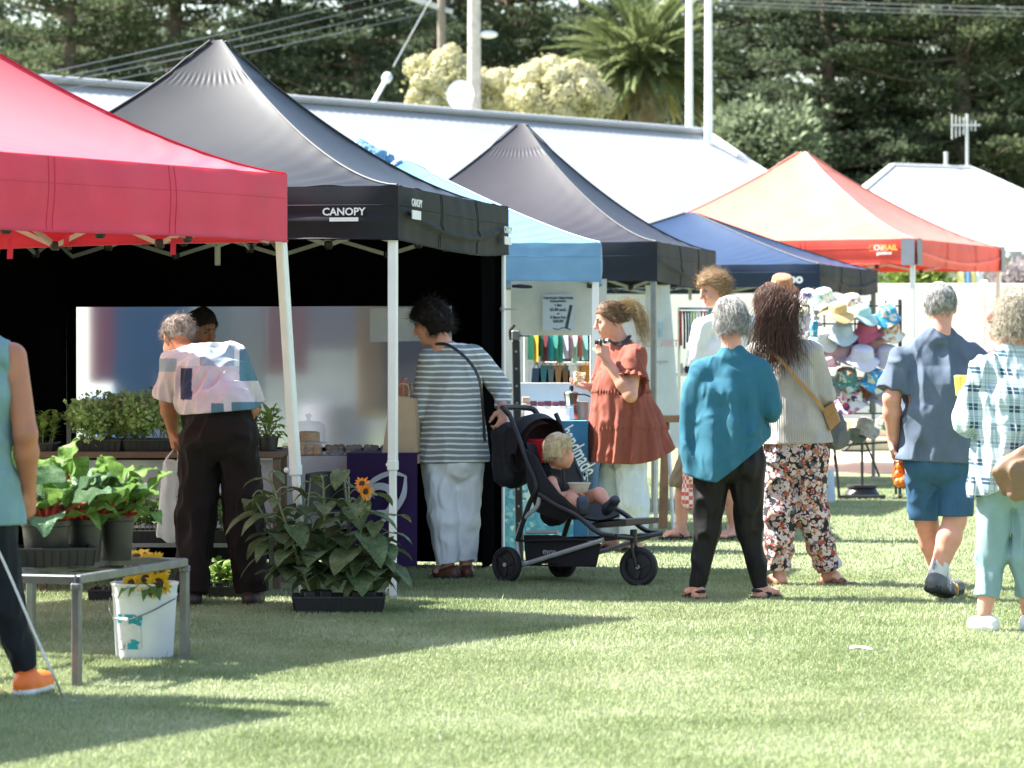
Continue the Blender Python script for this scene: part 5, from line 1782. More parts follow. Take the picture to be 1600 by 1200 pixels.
# 7 --- blond man in a white T-shirt
def man_blond():
    d = 24.4
    J = sk(d, hd=(1113, 452, .0), nk=(1132, 492, .0), sl=(1098, 512, -.05), sr=(1176, 510, .06), el=(1086, 588, -.02), er=(1192, 588, .1), wl=(1078, 655, -.1), wr=(1180, 650, .1),
           pv=(1118, 672, .0), hl=(1096, 690), hr=(1140, 690), kl=(1068, 752, .02), kr=(1142, 755, .06), al=(1064, 826, 0), ar=(1146, 832, .1), tl=(1034, 838, -.06), tr=(1126, 845, -.1))
    J['al'][2] = J['ar'][2] = .085; J['tl'][2] = J['tr'][2] = .02
    fwd = A(-.85, -.5, -.42); up = A(-.3, -.1, 1)
    S, L, M = body_skin(J, None, fwd, up, tw=(.13, .13, .145, .13), arm=(.05, .041, .042, .029), hands=[('l', A(-.1, -.1, -1), A(.8, .3, 0), 1, .7), ('r', A(0, 0, -1), A(-.8, .3, 0), -1, .7)], leg=(.08, .055, .058, .038), nose=1.15)
    o = person('tall man with windblown blond hair and a white T-shirt, looking down behind the teal sweater', S, sm(M_S2), J)
    T = Sdf(*bounds([J[k] for k in ('nk', 'sl', 'sr', 'pv', 'el', 'er')], .24), .0075)
    torso(T, J, (.175, .165, .185, .165), sh=.066, low=.06)
    for s in 'lr':
        p, dd = sleeve(T, J, s, .8, .08, .085); trim(T, p, dd, .12)
    over(T, J, .165, .105); T.disp(folds(71, .009, .06)); T.cut(J['pv'] - A(0, 0, .06), (0, 0, -1)); T.ell(J['nk'] + A(0, 0, .05), (.07, .07, .05), k=.02, op='-')
    T.build('shirt', fabric('white_jersey', (.72, .71, .69), var=.04), o)
    Jp = dict(J); Jp['al'] = lerp(J['kl'], J['al'], .0) + A(0, 0, -.02); Jp['ar'] = lerp(J['kr'], J['ar'], .0) + A(0, 0, -.02)
    pants(Jp, fabric('khaki_cotton', (.22, .17, .11)), o, .105, .1, .1, seed=72, hem=.02, name='shorts')
    for s in 'lr':
        a, t = J['a' + s], J['t' + s]
        mb = MB(); dd = unit((t - a) * A(1, 1, 0)); sd = np.cross(dd, A(0, 0, 1)); c = A(a[0], a[1], 0)
        prof = [(-.075, .03), (-.05, .038), (.02, .036), (.09, .046), (.14, .044), (.17, .025)]
        out = [c + dd * x + sd * w for x, w in prof] + [c + dd * x - sd * w for x, w in prof[::-1]]
        mb.slab([q + A(0, 0, .004) for q in out], A(0, 0, .02)); 
        for sg in (-1, 1): mb.tube(bez([c + dd * .12 + A(0, 0, .03), c + dd * .06 + sd * sg * .03 + A(0, 0, .055), c + dd * .0 + sd * sg * .045 + A(0, 0, .025)], 5), .007, 6)
        mb.build('flip_flop', M_RUBBER, o)
    hair_mesh('hair', L, M, hairm('hair_sandy', (.20, .115, .055), (.42, .28, .15)), o, seed=8, strands=2470, length=.085, curl=.75, puff=.022, back_low=-.07, comb=(0, -1, .1), style='bob', cut_y=.03)
    return J
J7 = man_blond()

# 8 --- woman in the teal sweater
def woman_teal():
    d = 18.5
    J = sk(d, hd=(1141, 502, .04), nk=(1143, 549, .0), sl=(1097, 582, 0), sr=(1186, 580, .0), el=(1084, 662, .06), er=(1201, 636, .0), wl=(1100, 660, .26), wr=(1180, 652, .18),
           pv=(1140, 712, .0), hl=(1114, 728), hr=(1166, 728), kl=(1104, 826, .02), kr=(1170, 822, .05), al=(1090, 915, -.02), ar=(1190, 912, .04), tl=(1076, 938, .1), tr=(1215, 936, .16))
    J['al'][2] = J['ar'][2] = .075; J['tl'][2] = J['tr'][2] = .02
    S, L, M = body_skin(J, None, (-.18, 1, -.12), tw=(.11, .11, .12, .1), arm=(.048, .04, .04, .028), hands=[('l', A(.8, .4, .1), A(0, -1, 0), 1, .6), ('r', A(-.8, .4, .1), A(0, -1, 0), -1, .6)], leg=(.06, .036, .036, .03), feetq=.92)
    o = person('woman with cropped grey hair in a loose teal sweater and black trousers, arms folded', S, sm(M_S2), J)
    T = Sdf(*bounds([J[k] for k in ('nk', 'sl', 'sr', 'pv', 'el', 'er', 'wl', 'wr')], .29), .0065)
    torso(T, J, (.205, .192, .182, .16), fs=(.66, .68, .68, .62), sh=.062, trap=.054, low=.16)
    for s in 'lr': sleeve(T, J, s, 1.9, .074, .052, .074)
    T.seg(P(1085, 610, d), P(1080, 705, d), .055, .05, k=.06); over(T, J, .195, .12, .72, .012, .3)
    fa = wob(82, .14)
    def drape(X, Y, Z):
        t = np.clip((1.34 - Z) / .35, 0, 1)
        return t * .014 * np.sin(X * 46 + 4 * fa(X, Y, Z * .35)) * (Y < d)
    T.disp(drape, .1); T.disp(folds(81, .006, .07, (1, 1, .35)))
    zh = lambda X: P(0, 752, d)[2] + np.where(X < P(1118, 0, d)[0], .0 + .9 * (X - P(1118, 0, d)[0]) ** 2 * 1.6, .85 * np.abs(X - P(1118, 0, d)[0]) ** 1.05)
    T.cutfn(lambda X, Y, Z: zh(X) - Z)
    T.ell(J['nk'] + A(0, .02, .078), (.078, .075, .055), k=.02, op='-')
    T.build('sweater', fabric('teal_knit', (.028, .128, .185), var=.08, bump=.5, bscale=260), o)
    pants(J, fabric('black_drape', (.006, .0055, .006), rough=.6), o, .106, .074, .044, hip=.185, seed=83, amp=.008, hem=.01, top=P(0, 695, d)[2])
    for s in 'lr':
        a, t = J['a' + s], J['t' + s]
        c = A(a[0], a[1], 0); dd = unit((t - a) * A(1, 1, 0)); sd = np.cross(dd, A(0, 0, 1))
        mb = MB(); out = [c + dd * x + sd * w for x, w in ((-.07, .03), (.05, .036), (.13, .042), (.17, .02))] + [c + dd * x - sd * w for x, w in ((.17, .02), (.13, .042), (.05, .036), (-.07, .03))]
        mb.slab([q + A(0, 0, .003) for q in out], A(0, 0, .016))
        for x in (.02, .08): mb.tube(bez([c + dd * x - sd * .045 + A(0, 0, .012), c + dd * x + A(0, 0, .075 - x * .4), c + dd * x + sd * .045 + A(0, 0, .012)], 6), .009, 6)
        mb.tube(bez([c + dd * .03 + sd * .042 + A(0, 0, .03), c - dd * .075 + A(0, 0, .055), c + dd * .03 - sd * .042 + A(0, 0, .03)], 6), .010, 6)
        mb.build('sandal', M_RUBBER, o)
    hair_mesh('hair', L, M, H_GREY, o, seed=9, strands=2850, length=.055, curl=.35, puff=.017, comb=(0, -.4, -1), low=-.06, style='bob', back_low=-.065)
woman_teal()

# 9 --- woman in floral trousers
M_FLORAL = print_mat('floral_viscose', [(0, (.56, .46, .46)), (.22, (.34, .06, .035)), (.36, (.62, .52, .50)), (.52, (.55, .27, .20)), (.64, (.012, .012, .018)), (.72, (.33, .14, .06)), (.82, (.60, .50, .52)), (.92, (.10, .12, .18))], 33, .66)
def woman_floral():
    d = 19.6
    J = sk(d, hd=(1203, 478, .05), nk=(1214, 530, .0), sl=(1180, 556, .06), sr=(1266, 552, -.04), el=(1168, 620, .1), er=(1284, 616, .02), wl=(1170, 650, .3), wr=(1268, 634, .22),
           pv=(1243, 695, .0), hl=(1222, 712), hr=(1266, 712), kl=(1218, 802, .0), kr=(1266, 800, .02), al=(1218, 893, .0), ar=(1296, 889, .05), tl=(1208, 916, .18), tr=(1318, 914, .0))
    J['al'][2] = J['ar'][2] = .085; J['tl'][2] = J['tr'][2] = .02
    S, L, M = body_skin(J, None, (-.45, .95, -.1), tw=(.135, .13, .14, .12), arm=(.047, .039, .04, .027), hands=[('l', A(.3, .8, .1), A(0, 0, -1), -1, .6), ('r', A(-.3, .8, .1), A(0, 0, -1), 1, .6)], leg=(.08, .056, .056, .036), feetq=.92)
    o = person('woman with long dark brown hair, cream cardigan and cropped floral trousers', S, sm(M_S2), J)
    T = Sdf(*bounds([J[k] for k in ('nk', 'sl', 'sr', 'pv', 'el', 'er', 'wl', 'wr')], .26), .0065)
    torso(T, J, (.178, .17, .178, .15), fs=(.72, .74, .72, .65), sh=.066, trap=.055, low=.08)
    for s in 'lr': sleeve(T, J, s, 1.75, .075, .055, .078)
    over(T, J, .178, .11); T.disp(folds(91, .008, .06, (1, 1, .4))); T.cut(P(1240, 693, d), (.03, 0, -1))
    T.ell(J['nk'] + A(0, .02, .078), (.075, .07, .05), k=.02, op='-')
    m, nt, bs, out = base_mat('cream_knit')
    tc = nt.nodes.new('ShaderNodeTexCoord'); sp = nt.nodes.new('ShaderNodeSeparateXYZ'); nt.links.new(tc.outputs['Object'], sp.inputs[0])
    rib = mathn(nt, 'SINE', mathn(nt, 'MULTIPLY', sp.outputs[0], 520.0))
    b = nnode(nt, 'ShaderNodeBump', Strength=.5, Distance=.003); nt.links.new(rib, b.inputs['Height']); nt.links.new(b.outputs[0], bs.inputs['Normal'])
    nz = noise(nt, 12, 4); c = ramp(nt, nz.outputs['Fac'], [(.3, (.36, .335, .29)), (.7, (.43, .40, .35))]).outputs['Color']
    nt.links.new(c, bs.inputs['Base Color']); bs.inputs['Roughness'].default_value = .9; bs.inputs['Sheen Weight'].default_value = .25
    T.build('cardigan', m, o)
    pants(J, M_FLORAL, o, .112, .10, .075, hip=.183, seed=92, amp=.011, hem=-.005, top=P(0, 680, d)[2], sc_=.06)
    for s in 'lr':
        a, t = J['a' + s], J['t' + s]
        c = A(a[0], a[1], 0); dd = unit((t - a) * A(1, 1, 0)); sd = np.cross(dd, A(0, 0, 1))
        mb = MB(); out_ = [c + dd * x + sd * w for x, w in ((-.07, .032), (.05, .038), (.13, .044), (.17, .02))] + [c + dd * x - sd * w for x, w in ((.17, .02), (.13, .044), (.05, .038), (-.07, .032))]
        mb.slab([q + A(0, 0, .003) for q in out_], A(0, 0, .02))
        for x in (.05, .085): mb.tube(bez([c + dd * x - sd * .047 + A(0, 0, .015), c + dd * x + A(0, 0, .07 - x * .4), c + dd * x + sd * .047 + A(0, 0, .015)], 6), .013, 6)
        mb.build('sandal', mat('tan_leather', (.20, .095, .04), .15, 20, rough=.55), o)
    hair_mesh('hair', L, M, H_BROWN, o, seed=10, strands=1710, length=.09, curl=.1, puff=.018, back_low=-.13, comb=(0, -.6, -1), style='bob', cut_y=.04)
    lk = MB()
    for k, (o0, o1, o2) in enumerate(((-.05, 1175, 560), (-.02, 1190, 568), (.0, 1205, 572), (.025, 1219, 570), (.05, 1232, 560), (.065, 1250, 548))):
        a = L(o0, -.105, .02)
        b = P(lerp(A(1203), A(o1), .5)[0] + k * 2, 522, d - .12); c = P(o1 + 4, o2 + 22, d - .15)
        lock_mesh(lk, [a, lerp(a, b, .5) + A(0, -.03, .01), b, c], 1, 100 + k, 460, .075, .0014)
    lk.build('long_hair', H_BROWN, o)
    return J
J9 = woman_floral()

# 10 --- man in the blue T-shirt and shorts
def man_blue():
    d = 18.4
    J = sk(d, hd=(1469, 480, .04), nk=(1468, 521, .0), sl=(1413, 561, .0), sr=(1519, 561, .0), el=(1393, 622, -.03), er=(1538, 625, .05), wl=(1396, 688, .06), wr=(1530, 680, .25),
           pv=(1466, 712, .0), hl=(1440, 728), hr=(1496, 728), kl=(1448, 818, .10), kr=(1492, 812, -.02), al=(1472, 898, .32), ar=(1464, 890, -.05), tl=(1500, 925, .5), tr=(1480, 932, .14))
    J['al'][2] = .09; J['tl'][2] = .03
    J['ar'][2] = .15; J['tr'] = A(J['ar'][0] + .09, d + .16, .035)
    S, L, M = body_skin(J, None, (.05, 1, -.03), tw=(.15, .155, .165, .14), arm=(.057, .047, .05, .033), hands=[('l', A(.08, .1, -1), A(.75, -.45, 0), 1, .95), ('r', A(-.2, .6, -.4), A(-.8, 0, 0), -1, .7)], leg=(.095, .063, .068, .042), feet=False, hs=1.04, neckr=.062)
    o = person('grey-haired man in a blue T-shirt and blue shorts walking away on the lawn', S, sm(M_S4), J)
    T = Sdf(*bounds([J[k] for k in ('nk', 'sl', 'sr', 'pv', 'el', 'er')], .26), .0065)
    torso(T, J, (.198, .2, .205, .18), fs=(.78, .78, .74, .62), sh=.064, trap=.062, low=.04); over(T, J, .198, .118, .78)
    for s in 'lr':
        p, dd = sleeve(T, J, s, .82, .086, .092); trim(T, p, dd, .13)
    T.disp(folds(101, .012, .075, (1, 1, .45))); T.cut(P(1465, 721, d), (-.05, 0, -1))
    T.ell(J['nk'] + A(0, .02, .078), (.08, .08, .05), k=.02, op='-')
    T.build('shirt', fabric('blue_jersey', (.095, .125, .17), var=.1), o)
    Jp = dict(J); Jp['al'] = J['kl'] + A(.0, 0, .01); Jp['ar'] = J['kr'] + A(0, 0, .01)
    Jp['kl'] = lerp(J['hl'], J['kl'], .75); Jp['kr'] = lerp(J['hr'], J['kr'], .75)
    pants(Jp, fabric('blue_twill', (.032, .095, .175), rough=.7), o, .100, .092, .098, hip=.19, fs=.8, seed=102, amp=.007, hem=-.01, name='shorts', top=P(0, 706, d)[2])
    for s in 'lr':
        a = J['a' + s]; k_ = J['k' + s]; u_ = unit(k_ - a)
        C_ = Sdf(*bounds([a, a + u_ * .1], .08), .005); C_.seg(a - u_ * .03, a + u_ * .075, .05, .05, k=.01); C_.disp(folds(7, .003, .02)); C_.cut(a + u_ * .085, u_)
        C_.build('sock', fabric('white_sock', (.66, .66, .66)), o)
        shoe('shoe', a, J['t' + s], 1.18, mat('shoe_grey', (.10, .105, .11), .25, 25, rough=.6), M_RUBBER, o)
    for s, c in (('l', (.75, .36, .04)), ('r', (.30, .31, .33))):
        a, t = J['a' + s], J['t' + s]; d_ = unit(t - a); sd_ = unit(np.cross(d_, A(0, 0, 1))); dn_ = np.cross(d_, sd_); dn_ = dn_ if dn_[2] < 0 else -dn_
        mb = MB()
        for k in range(3):
            q = a + d_ * (.03 + .03 * k) + dn_ * .02
            mb.tube(bez([q - sd_ * .058 + dn_ * .04, q - sd_ * .045 - dn_ * .018, q + sd_ * .045 - dn_ * .018, q + sd_ * .058 + dn_ * .04], 4), .007, 6)
        mb.tube(bez([a - d_ * .07 + dn_ * .0, a - d_ * .085 - dn_ * .03, a - d_ * .06 - dn_ * .035], 4), .008, 6)
        mb.build('shoe_trim', mat('trim_' + s, c, .1, rough=.6), o)
    hair_mesh('hair', L, M, H_GREY, o, q=1.04, seed=12, strands=2470, length=.03, curl=.3, puff=.011, comb=(0, -.3, -1), low=-.055)
    return J
J10 = man_blue()

# 11 --- woman in the plaid shirt
def woman_plaid():
    d = 16.4
    J = sk(d, hd=(1588, 497, .04), nk=(1590, 548, .0), sl=(1538, 580, .0), sr=(1648, 580, .0), el=(1516, 655, .02), er=(1668, 665, .03), wl=(1545, 660, .24), wr=(1640, 735, .10),
           pv=(1586, 745, .0), hl=(1558, 762), hr=(1616, 762), kl=(1550, 868, .04), kr=(1602, 868, .02), al=(1538, 960, .0), ar=(1607, 965, .06), tl=(1510, 988, .06), tr=(1618, 990, .2))
    J['al'][2] = J['ar'][2] = .09; J['tl'][2] = J['tr'][2] = .02
    S, L, M = body_skin(J, None, (.12, 1, -.05), tw=(.14, .14, .145, .125), arm=(.05, .042, .042, .029), hands=[('l', A(.7, .5, .1), A(0, -.5, -.5), 1, .9), ('r', A(-.3, .4, -.7), A(0, 0, -1), -1, .7)], leg=(.085, .058, .056, .036), feet=False)
    o = person('woman with tousled ash-blond hair, a teal plaid shirt and light blue cropped trousers', S, sm(M_S2), J)
    T = Sdf(*bounds([J[k] for k in ('nk', 'sl', 'sr', 'pv', 'el', 'er', 'wl', 'wr')], .27), .0065)
    torso(T, J, (.205, .2, .198, .165), fs=(.7, .72, .7, .62), sh=.068, trap=.058, low=.04); over(T, J, .185, .105)
    for s in 'lr':
        p, dd = sleeve(T, J, s, 1.55, .08, .068, .085); trim(T, p, dd, .11)
    T.disp(folds(111, .010, .065, (1.3, 1, .3)))
    hz_ = P(1580, 762, d)[2]
    T.cutfn(lambda X, Y, Z: hz_ + .05 * np.sin((X - 2.4) * 9) - Z)
    T.ell(J['nk'] + A(0, .02, .078), (.07, .07, .05), k=.02, op='-')
    # collar
    T.seg(J['nk'] + A(-.055, -.02, .0), J['nk'] + A(.055, -.02, .0), .03, .03, k=.03)
    T.build('shirt', plaid_mat(), o)
    pants(J, fabric('aqua_denim', (.22, .34, .36), var=.07, bump=.5), o, .105, .076, .052, hip=.185, seed=112, amp=.007, hem=-.08, top=P(0, 735, d)[2])
    for s in 'lr': shoe('shoe', J['a' + s] - A(0, 0, .018), J['t' + s], .84, mat('shoe_white', (.74, .73, .72), .06, rough=.6), MAT['sole_white'], o)
    hair_mesh('hair', L, M, H_ASH, o, seed=13, strands=3230, length=.085, curl=.8, puff=.026, back_low=-.085, comb=(0, -.6, -.7), style='bob')
    return J
J11 = woman_plaid()

# 12 --- passer-by in pink far behind the plaid shirt
def passer():
    d = 26.0
    J = sk(d, hd=(1562, 508, 0), nk=(1569, 537, 0), sl=(1541, 553, .05), sr=(1603, 552, 0), el=(1535, 610, .05), er=(1613, 610, 0), wl=(1539, 660, 0), wr=(1609, 660, 0),
           pv=(1573, 665, 0), hl=(1558, 675), hr=(1589, 675), kl=(1561, 750, 0), kr=(1591, 750, 0), al=(1565, 812, 0), ar=(1593, 812, 0), tl=(1573, 824, -.16), tr=(1605, 824, -.14))
    J['al'][2] = J['ar'][2] = .085; J['tl'][2] = J['tr'][2] = .02
    S, L, M = body_skin(J, None, (-.6, .6, -.1), h=.009, hands=[('l', A(0, 0, -1), A(.8, 0, 0), 1, .6), ('r', A(0, 0, -1), A(-.8, 0, 0), -1, .6)])
    o = person('passer-by with red-brown hair and a pink top, mostly hidden by the plaid shirt', S, sm(M_S2), J)
    T = Sdf(*bounds([J[k] for k in ('nk', 'sl', 'sr', 'pv', 'el', 'er')], .22), .01)
    torso(T, J, (.17, .155, .165, .15), sh=.06, low=.1)
    for s in 'lr':
        p, dd = sleeve(T, J, s, .8, .07, .07); trim(T, p, dd, .12)
    T.disp(folds(121, .007, .06)); T.cut(J['pv'] - A(0, 0, .1), (0, 0, -1)); T.build('shirt', fabric('pink_jersey', (.50, .33, .36)), o)
    pants(J, fabric('dark_cotton', (.02, .02, .024)), o, .1, .08, .06, seed=122)
    for s in 'lr': shoe('shoe', J['a' + s], J['t' + s], 1.0, M_RUBBER, M_RUBBER, o, h=.008)
    hair_mesh('hair', L, M, hairm('hair_auburn', (.11, .035, .02), (.26, .10, .055)), o, seed=14, strands=950, length=.06, back_low=-.07, style='bob')
passer()
# ---- pots, trays and plants ----
M_POT = mat('black_pot', (.018, .018, .019), .2, 8, rough=.45)
M_SOIL = mat('potting_soil', (.035, .024, .016), .4, 40, rough=1, bump=.8, bscale=60)
def veg(name, lo, mid, hi, rough=.45, trans=.3, scale=14): return leaf_mat(name, lo, mid, hi, scale, trans, rough, .7)
L_RHU = veg('rhubarb_leaf', (.07, .15, .03), (.14, .25, .055), (.24, .35, .10), .38, .4); L_CHARD = veg('chard_leaf', (.06, .13, .06), (.12, .21, .11), (.24, .33, .21), .3, .25)
L_SUN = veg('sunflower_leaf', (.05, .08, .032), (.105, .15, .062), (.21, .25, .13), .42, .2); L_HERB = veg('herb_leaf', (.22, .35, .11), (.38, .52, .2), (.56, .66, .36), .5, .35)
L_BASIL = veg('basil_leaf', (.12, .23, .04), (.23, .36, .085), (.40, .50, .19), .4, .3); L_DARK = veg('seedling_leaf', (.06, .13, .04), (.12, .21, .065), (.22, .31, .12), .45, .25)
M_STALK = mat('green_stalk', (.16, .20, .08), .2, 30, rough=.5); M_REDST = mat('red_stalk', (.36, .045, .030), .25, 30, rough=.4)
M_PETAL = mat('sunflower_petal', (.80, .46, .015), .15, 30, rough=.5, trans=.25); M_PETAL2 = mat('orange_petal', (.80, .27, .015), .2, 30, rough=.5, trans=.25); M_DISC = mat('flower_disc', (.05, .03, .012), .3, 90, rough=.9)
def leaf(mb, base, dr, L, W, droop=.3, fold=.25, wave=.03, nrm=None, nu=8, nv=6, heart=.0, seed=0, m=0):
    d = unit(dr); up = A(0, 0, 1) if nrm is None else np.array(nrm, float)
    s = unit(np.cross(d, up)); n = np.cross(s, d)
    base = np.array(base, float)
    def fn(i, j):
        t = i; x = (j - .5) * 2
        wd = W * (math.sin(math.pi * min(1, (t * .93 + .07) ** .72)) ** .8) * (1 - .15 * t)
        a = droop * t * t
        p = base + d * (L * (t - droop * .22 * t * t)) + n * (L * .10 * math.sin(t * 2.4)) - A(0, 0, L * a * .8)
        hb = -heart * L * abs(x) ** 1.3 * (1 - t) ** 3
        wv = wave * L * math.sin(t * 17 + seed + (3 if x > 0 else 0)) * abs(x) ** 1.5
        return tuple(p + s * x * wd * .5 + n * (fold * abs(x) * wd * .5 + wv) + d * hb)
    mb.grid(fn, nu, nv, m)
def pot(name, label, c, r, h, parent=None, group=None, m=None, taper=.8, soil=True):
    o = thing(name, label, 'potted plant', c, group)
    mb = MB(); mb.lathe([(0, .004), (r * taper, .004), (r * taper, 0), (r * (taper + .02), .006), (r * .97, h * .86), (r, h * .87), (r * 1.03, h * .88), (r * 1.03, h), (r * .97, h), (r * .94, h * .85)], c, 28)
    mb.build('pot', m or M_POT, o)
    if soil:
        mb = MB(); mb.lathe([(r * .95, h * .88), (r * .5, h * .9), (0, h * .91)], c, 20); mb.build('soil', M_SOIL, o)
    return o
def tray(mb, c, u, w, dp, h, t=.006, m=0):
    """open box; u: unit vector along its width"""
    u = unit(u); v = A(-u[1], u[0], 0); c = np.array(c, float)
    q = lambda a, b, z: c + u * a * w / 2 + v * b * dp / 2 + A(0, 0, z)
    for a0, b0, a1, b1 in ((-1, -1, 1, -1), (1, -1, 1, 1), (1, 1, -1, 1), (-1, 1, -1, -1)):
        p, r_ = q(a0 * .94, b0 * .94, 0), q(a1 * .94, b1 * .94, 0); p2, r2 = q(a0, b0, h), q(a1, b1, h)
        inn = unit(np.cross(r_ - p, A(0, 0, 1))) * -t
        n = int(np.linalg.norm(r2 - p2) / .035)
        mb.slab([p, r_, r2, p2], inn, m)
        for k in range(1, n): mb.bar(p + (r_ - p) * k / n - inn * .6, p2 + (r2 - p2) * k / n - inn * .6, .006, .006, m)
        mb.bar(p2, r2, .014, .012, m)
    mb.slab([q(-.94, -.94, .003), q(.94, -.94, .003), q(.94, .94, .003), q(-.94, .94, .003)], A(0, 0, .004), m)

# galvanised trestle with the pots
Af = A(*G(120, 1075)); uF = unit(A(.283, .959, 0)); nF = A(-.959, .283, 0); LF, WF, HF = 1.17, .74, .425
Bf, Df, Cf = Af + uF * LF, Af + nF * WF, Af + uF * LF + nF * WF
tt = thing('trestle', 'galvanised metal trestle carrying the big black pots and a white bucket beneath it', 'trestle', (Af + Cf) / 2)
M_GALV2 = mat('galvanised_dull', (.17, .178, .175), .18, 14, rough=.45, metal=.5)
for q in (Af, Bf, Cf, Df):
    mb = MB(); mb.bar(q + A(0, 0, .004), q + A(0, 0, HF), .036, .036, up=uF); mb.build('leg', M_GALV2, tt)
mb = MB()
for a, b in ((Af, Bf), (Bf, Cf), (Cf, Df), (Df, Af), (lerp(Af, Df, .5), lerp(Bf, Cf, .5))): mb.bar(a + A(0, 0, HF + .018), b + A(0, 0, HF + .018), .036, .036)
for k in (3, 5): mb.bar(lerp(Af, Bf, k / 8) + A(0, 0, HF + .012), lerp(Df, Cf, k / 8) + A(0, 0, HF + .012), .012, .012)
mb.build('top_rails', M_GALV2, tt)
for q in (Af, Bf):
    mb = MB(); mb.box(q + A(0, 0, HF - .01), (.046, .046, .03), bev=.005); mb.tube([q + A(0, 0, HF - .01), q + A(-.0, -.04, HF - .01)], .008, 6)
    mb.build('corner_joint', M_GALV2, tt)

# tray under the first pot
ZT = HF + .037
def at_d(px, d): return A((px - 800) / F * d, d, 0)
POTS = [(72, 14.28, .105, .185), (131, 14.50, .086, .185), (181, 14.62, .082, .20)]
mb = MB(); tray(mb, at_d(84, 14.30) + A(0, 0, ZT), A(.97, .24, 0), .33, .27, .075)
one('low black tray on the trestle with the widest pot in it', 'tray', 'plant_tray', mb, M_POT, smooth=False)
rgp = np.random.default_rng(17)
labs = ['wide black pot of crinkled rhubarb nearest the man in the singlet', 'black pot of red-stalked rhubarb, middle one on the trestle', 'black pot of tall rhubarb leaves at the bucket end of the trestle']
for k, (px, d, r, h) in enumerate(POTS):
    c = at_d(px, d) + A(0, 0, ZT + (.008 if k == 0 else .001))
    o = pot('potted_rhubarb', labs[k], c, r, h, group='pots on the trestle')
    stm, lv, lv2 = MB(), MB(), MB()
    nl = (36, 28, 28)[k]
    for i in range(nl):
        a = i * 2.4 + k; el = rgp.uniform(.35, 1.25)
        if rgp.random() < .32: el = rgp.uniform(-.1, .6)
        sl = rgp.uniform(.09, .27) * (.7 if k == 2 else 1)
        dv = A(math.cos(a) * math.cos(el), math.sin(a) * math.cos(el) * .8, math.sin(el))
        p0 = c + A(math.cos(a) * r * .4, math.sin(a) * r * .4, h * .9)
        p1 = p0 + dv * sl * .6 + A(0, 0, .03); p2 = p0 + dv * sl + A(0, 0, .02)
        stm.tube(bez([p0, p1, p2], 4), np.linspace(.010, .006, 9), 6, cap=False)
        L = rgp.uniform(.13, .235) * (.78 if k == 2 else 1); hor = unit(A(dv[0], dv[1], .3 + rgp.uniform(.0, 1.3) * (el > .3)))
        leaf(lv if (i % 5) < (2 if k == 0 else 4) else lv2, p2, hor, L, L * rgp.uniform(.78, 1.0), rgp.uniform(.2, 1.0), rgp.uniform(.1, .45), .055, None, 14, 12, .25, i)
    stm.build('stalks', M_REDST, o)
    lv.build('leaves', L_RHU, o, angle=None); lv2.build('leaves', L_CHARD, o, angle=None)

# white bucket with cut sunflowers
cB = A(*G(226, 1030)); 
o = thing('bucket', 'white plastic bucket with a torn teal label and a wire handle under the trestle', 'bucket', cB)
mb = MB(); rB, hB = .148, .345
mb.lathe([(0, .003), (rB * .84, .003), (rB * .845, .0), (rB * .86, .01), (rB * .965, hB * .82), (rB * .985, hB * .825), (rB * .985, hB * .86), (rB * .97, hB * .865), (rB, hB * .97), (rB * 1.03, hB * .975), (rB * 1.03, hB), (rB * .95, hB), (rB * .93, hB * .85), (rB * .8, .02), (0, .015)], cB, 40)
mb.build('bucket_body', mat('bucket_white', (.72, .74, .76), .05, 5, rough=.35), o)
def around(t, z, off=.0015):
    zz = z / hB
    r = rB * (.86 + .105 * zz / .82) + off
    a = -math.pi / 2 + t
    return cB + A(math.cos(a) * r, math.sin(a) * r, z)
def patch(pts_fn, m, nm): 
    mb = MB(); mb.grid(pts_fn, 14, 14); return mb
m, nt, bs, out = base_mat('torn_label')
n1 = noise(nt, 16, 5, .65); n2 = noise(nt, 30, 3, .6)
c = ramp(nt, n1.outputs['Fac'], [(.0, (.012, .30, .36)), (.50, (.02, .32, .40)), (.53, (.62, .62, .61)), (.63, (.56, .55, .54)), (.66, (.30, .24, .23))], 'CONSTANT').outputs['Color']
finish(nt, bs, out, c, rough=.6)
mb = MB(); mb.grid(lambda i, j: tuple(around(-.95 + .95 * i + .04 * math.sin(j * 9), .055 + .155 * j, .002)), 14, 10)
mb.build('label', m, o)
mb = MB(); mb.grid(lambda i, j: tuple(around(-.92 + .9 * i, .095 + .07 * j + .006 * math.sin(i * 11), .0035)), 14, 6); mb.build('label_blank', mat('label_paper', (.66, .66, .66), .08, 20, rough=.7), o)
mb = MB(); mb.tube(bez([around(-1.45, hB * .8, .01), around(-1.0, hB * .62, .03), around(-.45, hB * .54, .045), around(.2, hB * .64, .03), around(1.2, hB * .8, .012)], 8), .0028, 6); hd_ = mb.build('handle', M_GALV2, o)
mb = MB(); mb.tube([around(-.75, hB * .565, .042), around(-.3, hB * .55, .048)], .008, 8); mb.build('grip', mat('bucket_white', (.72, .74, .76)), hd_)
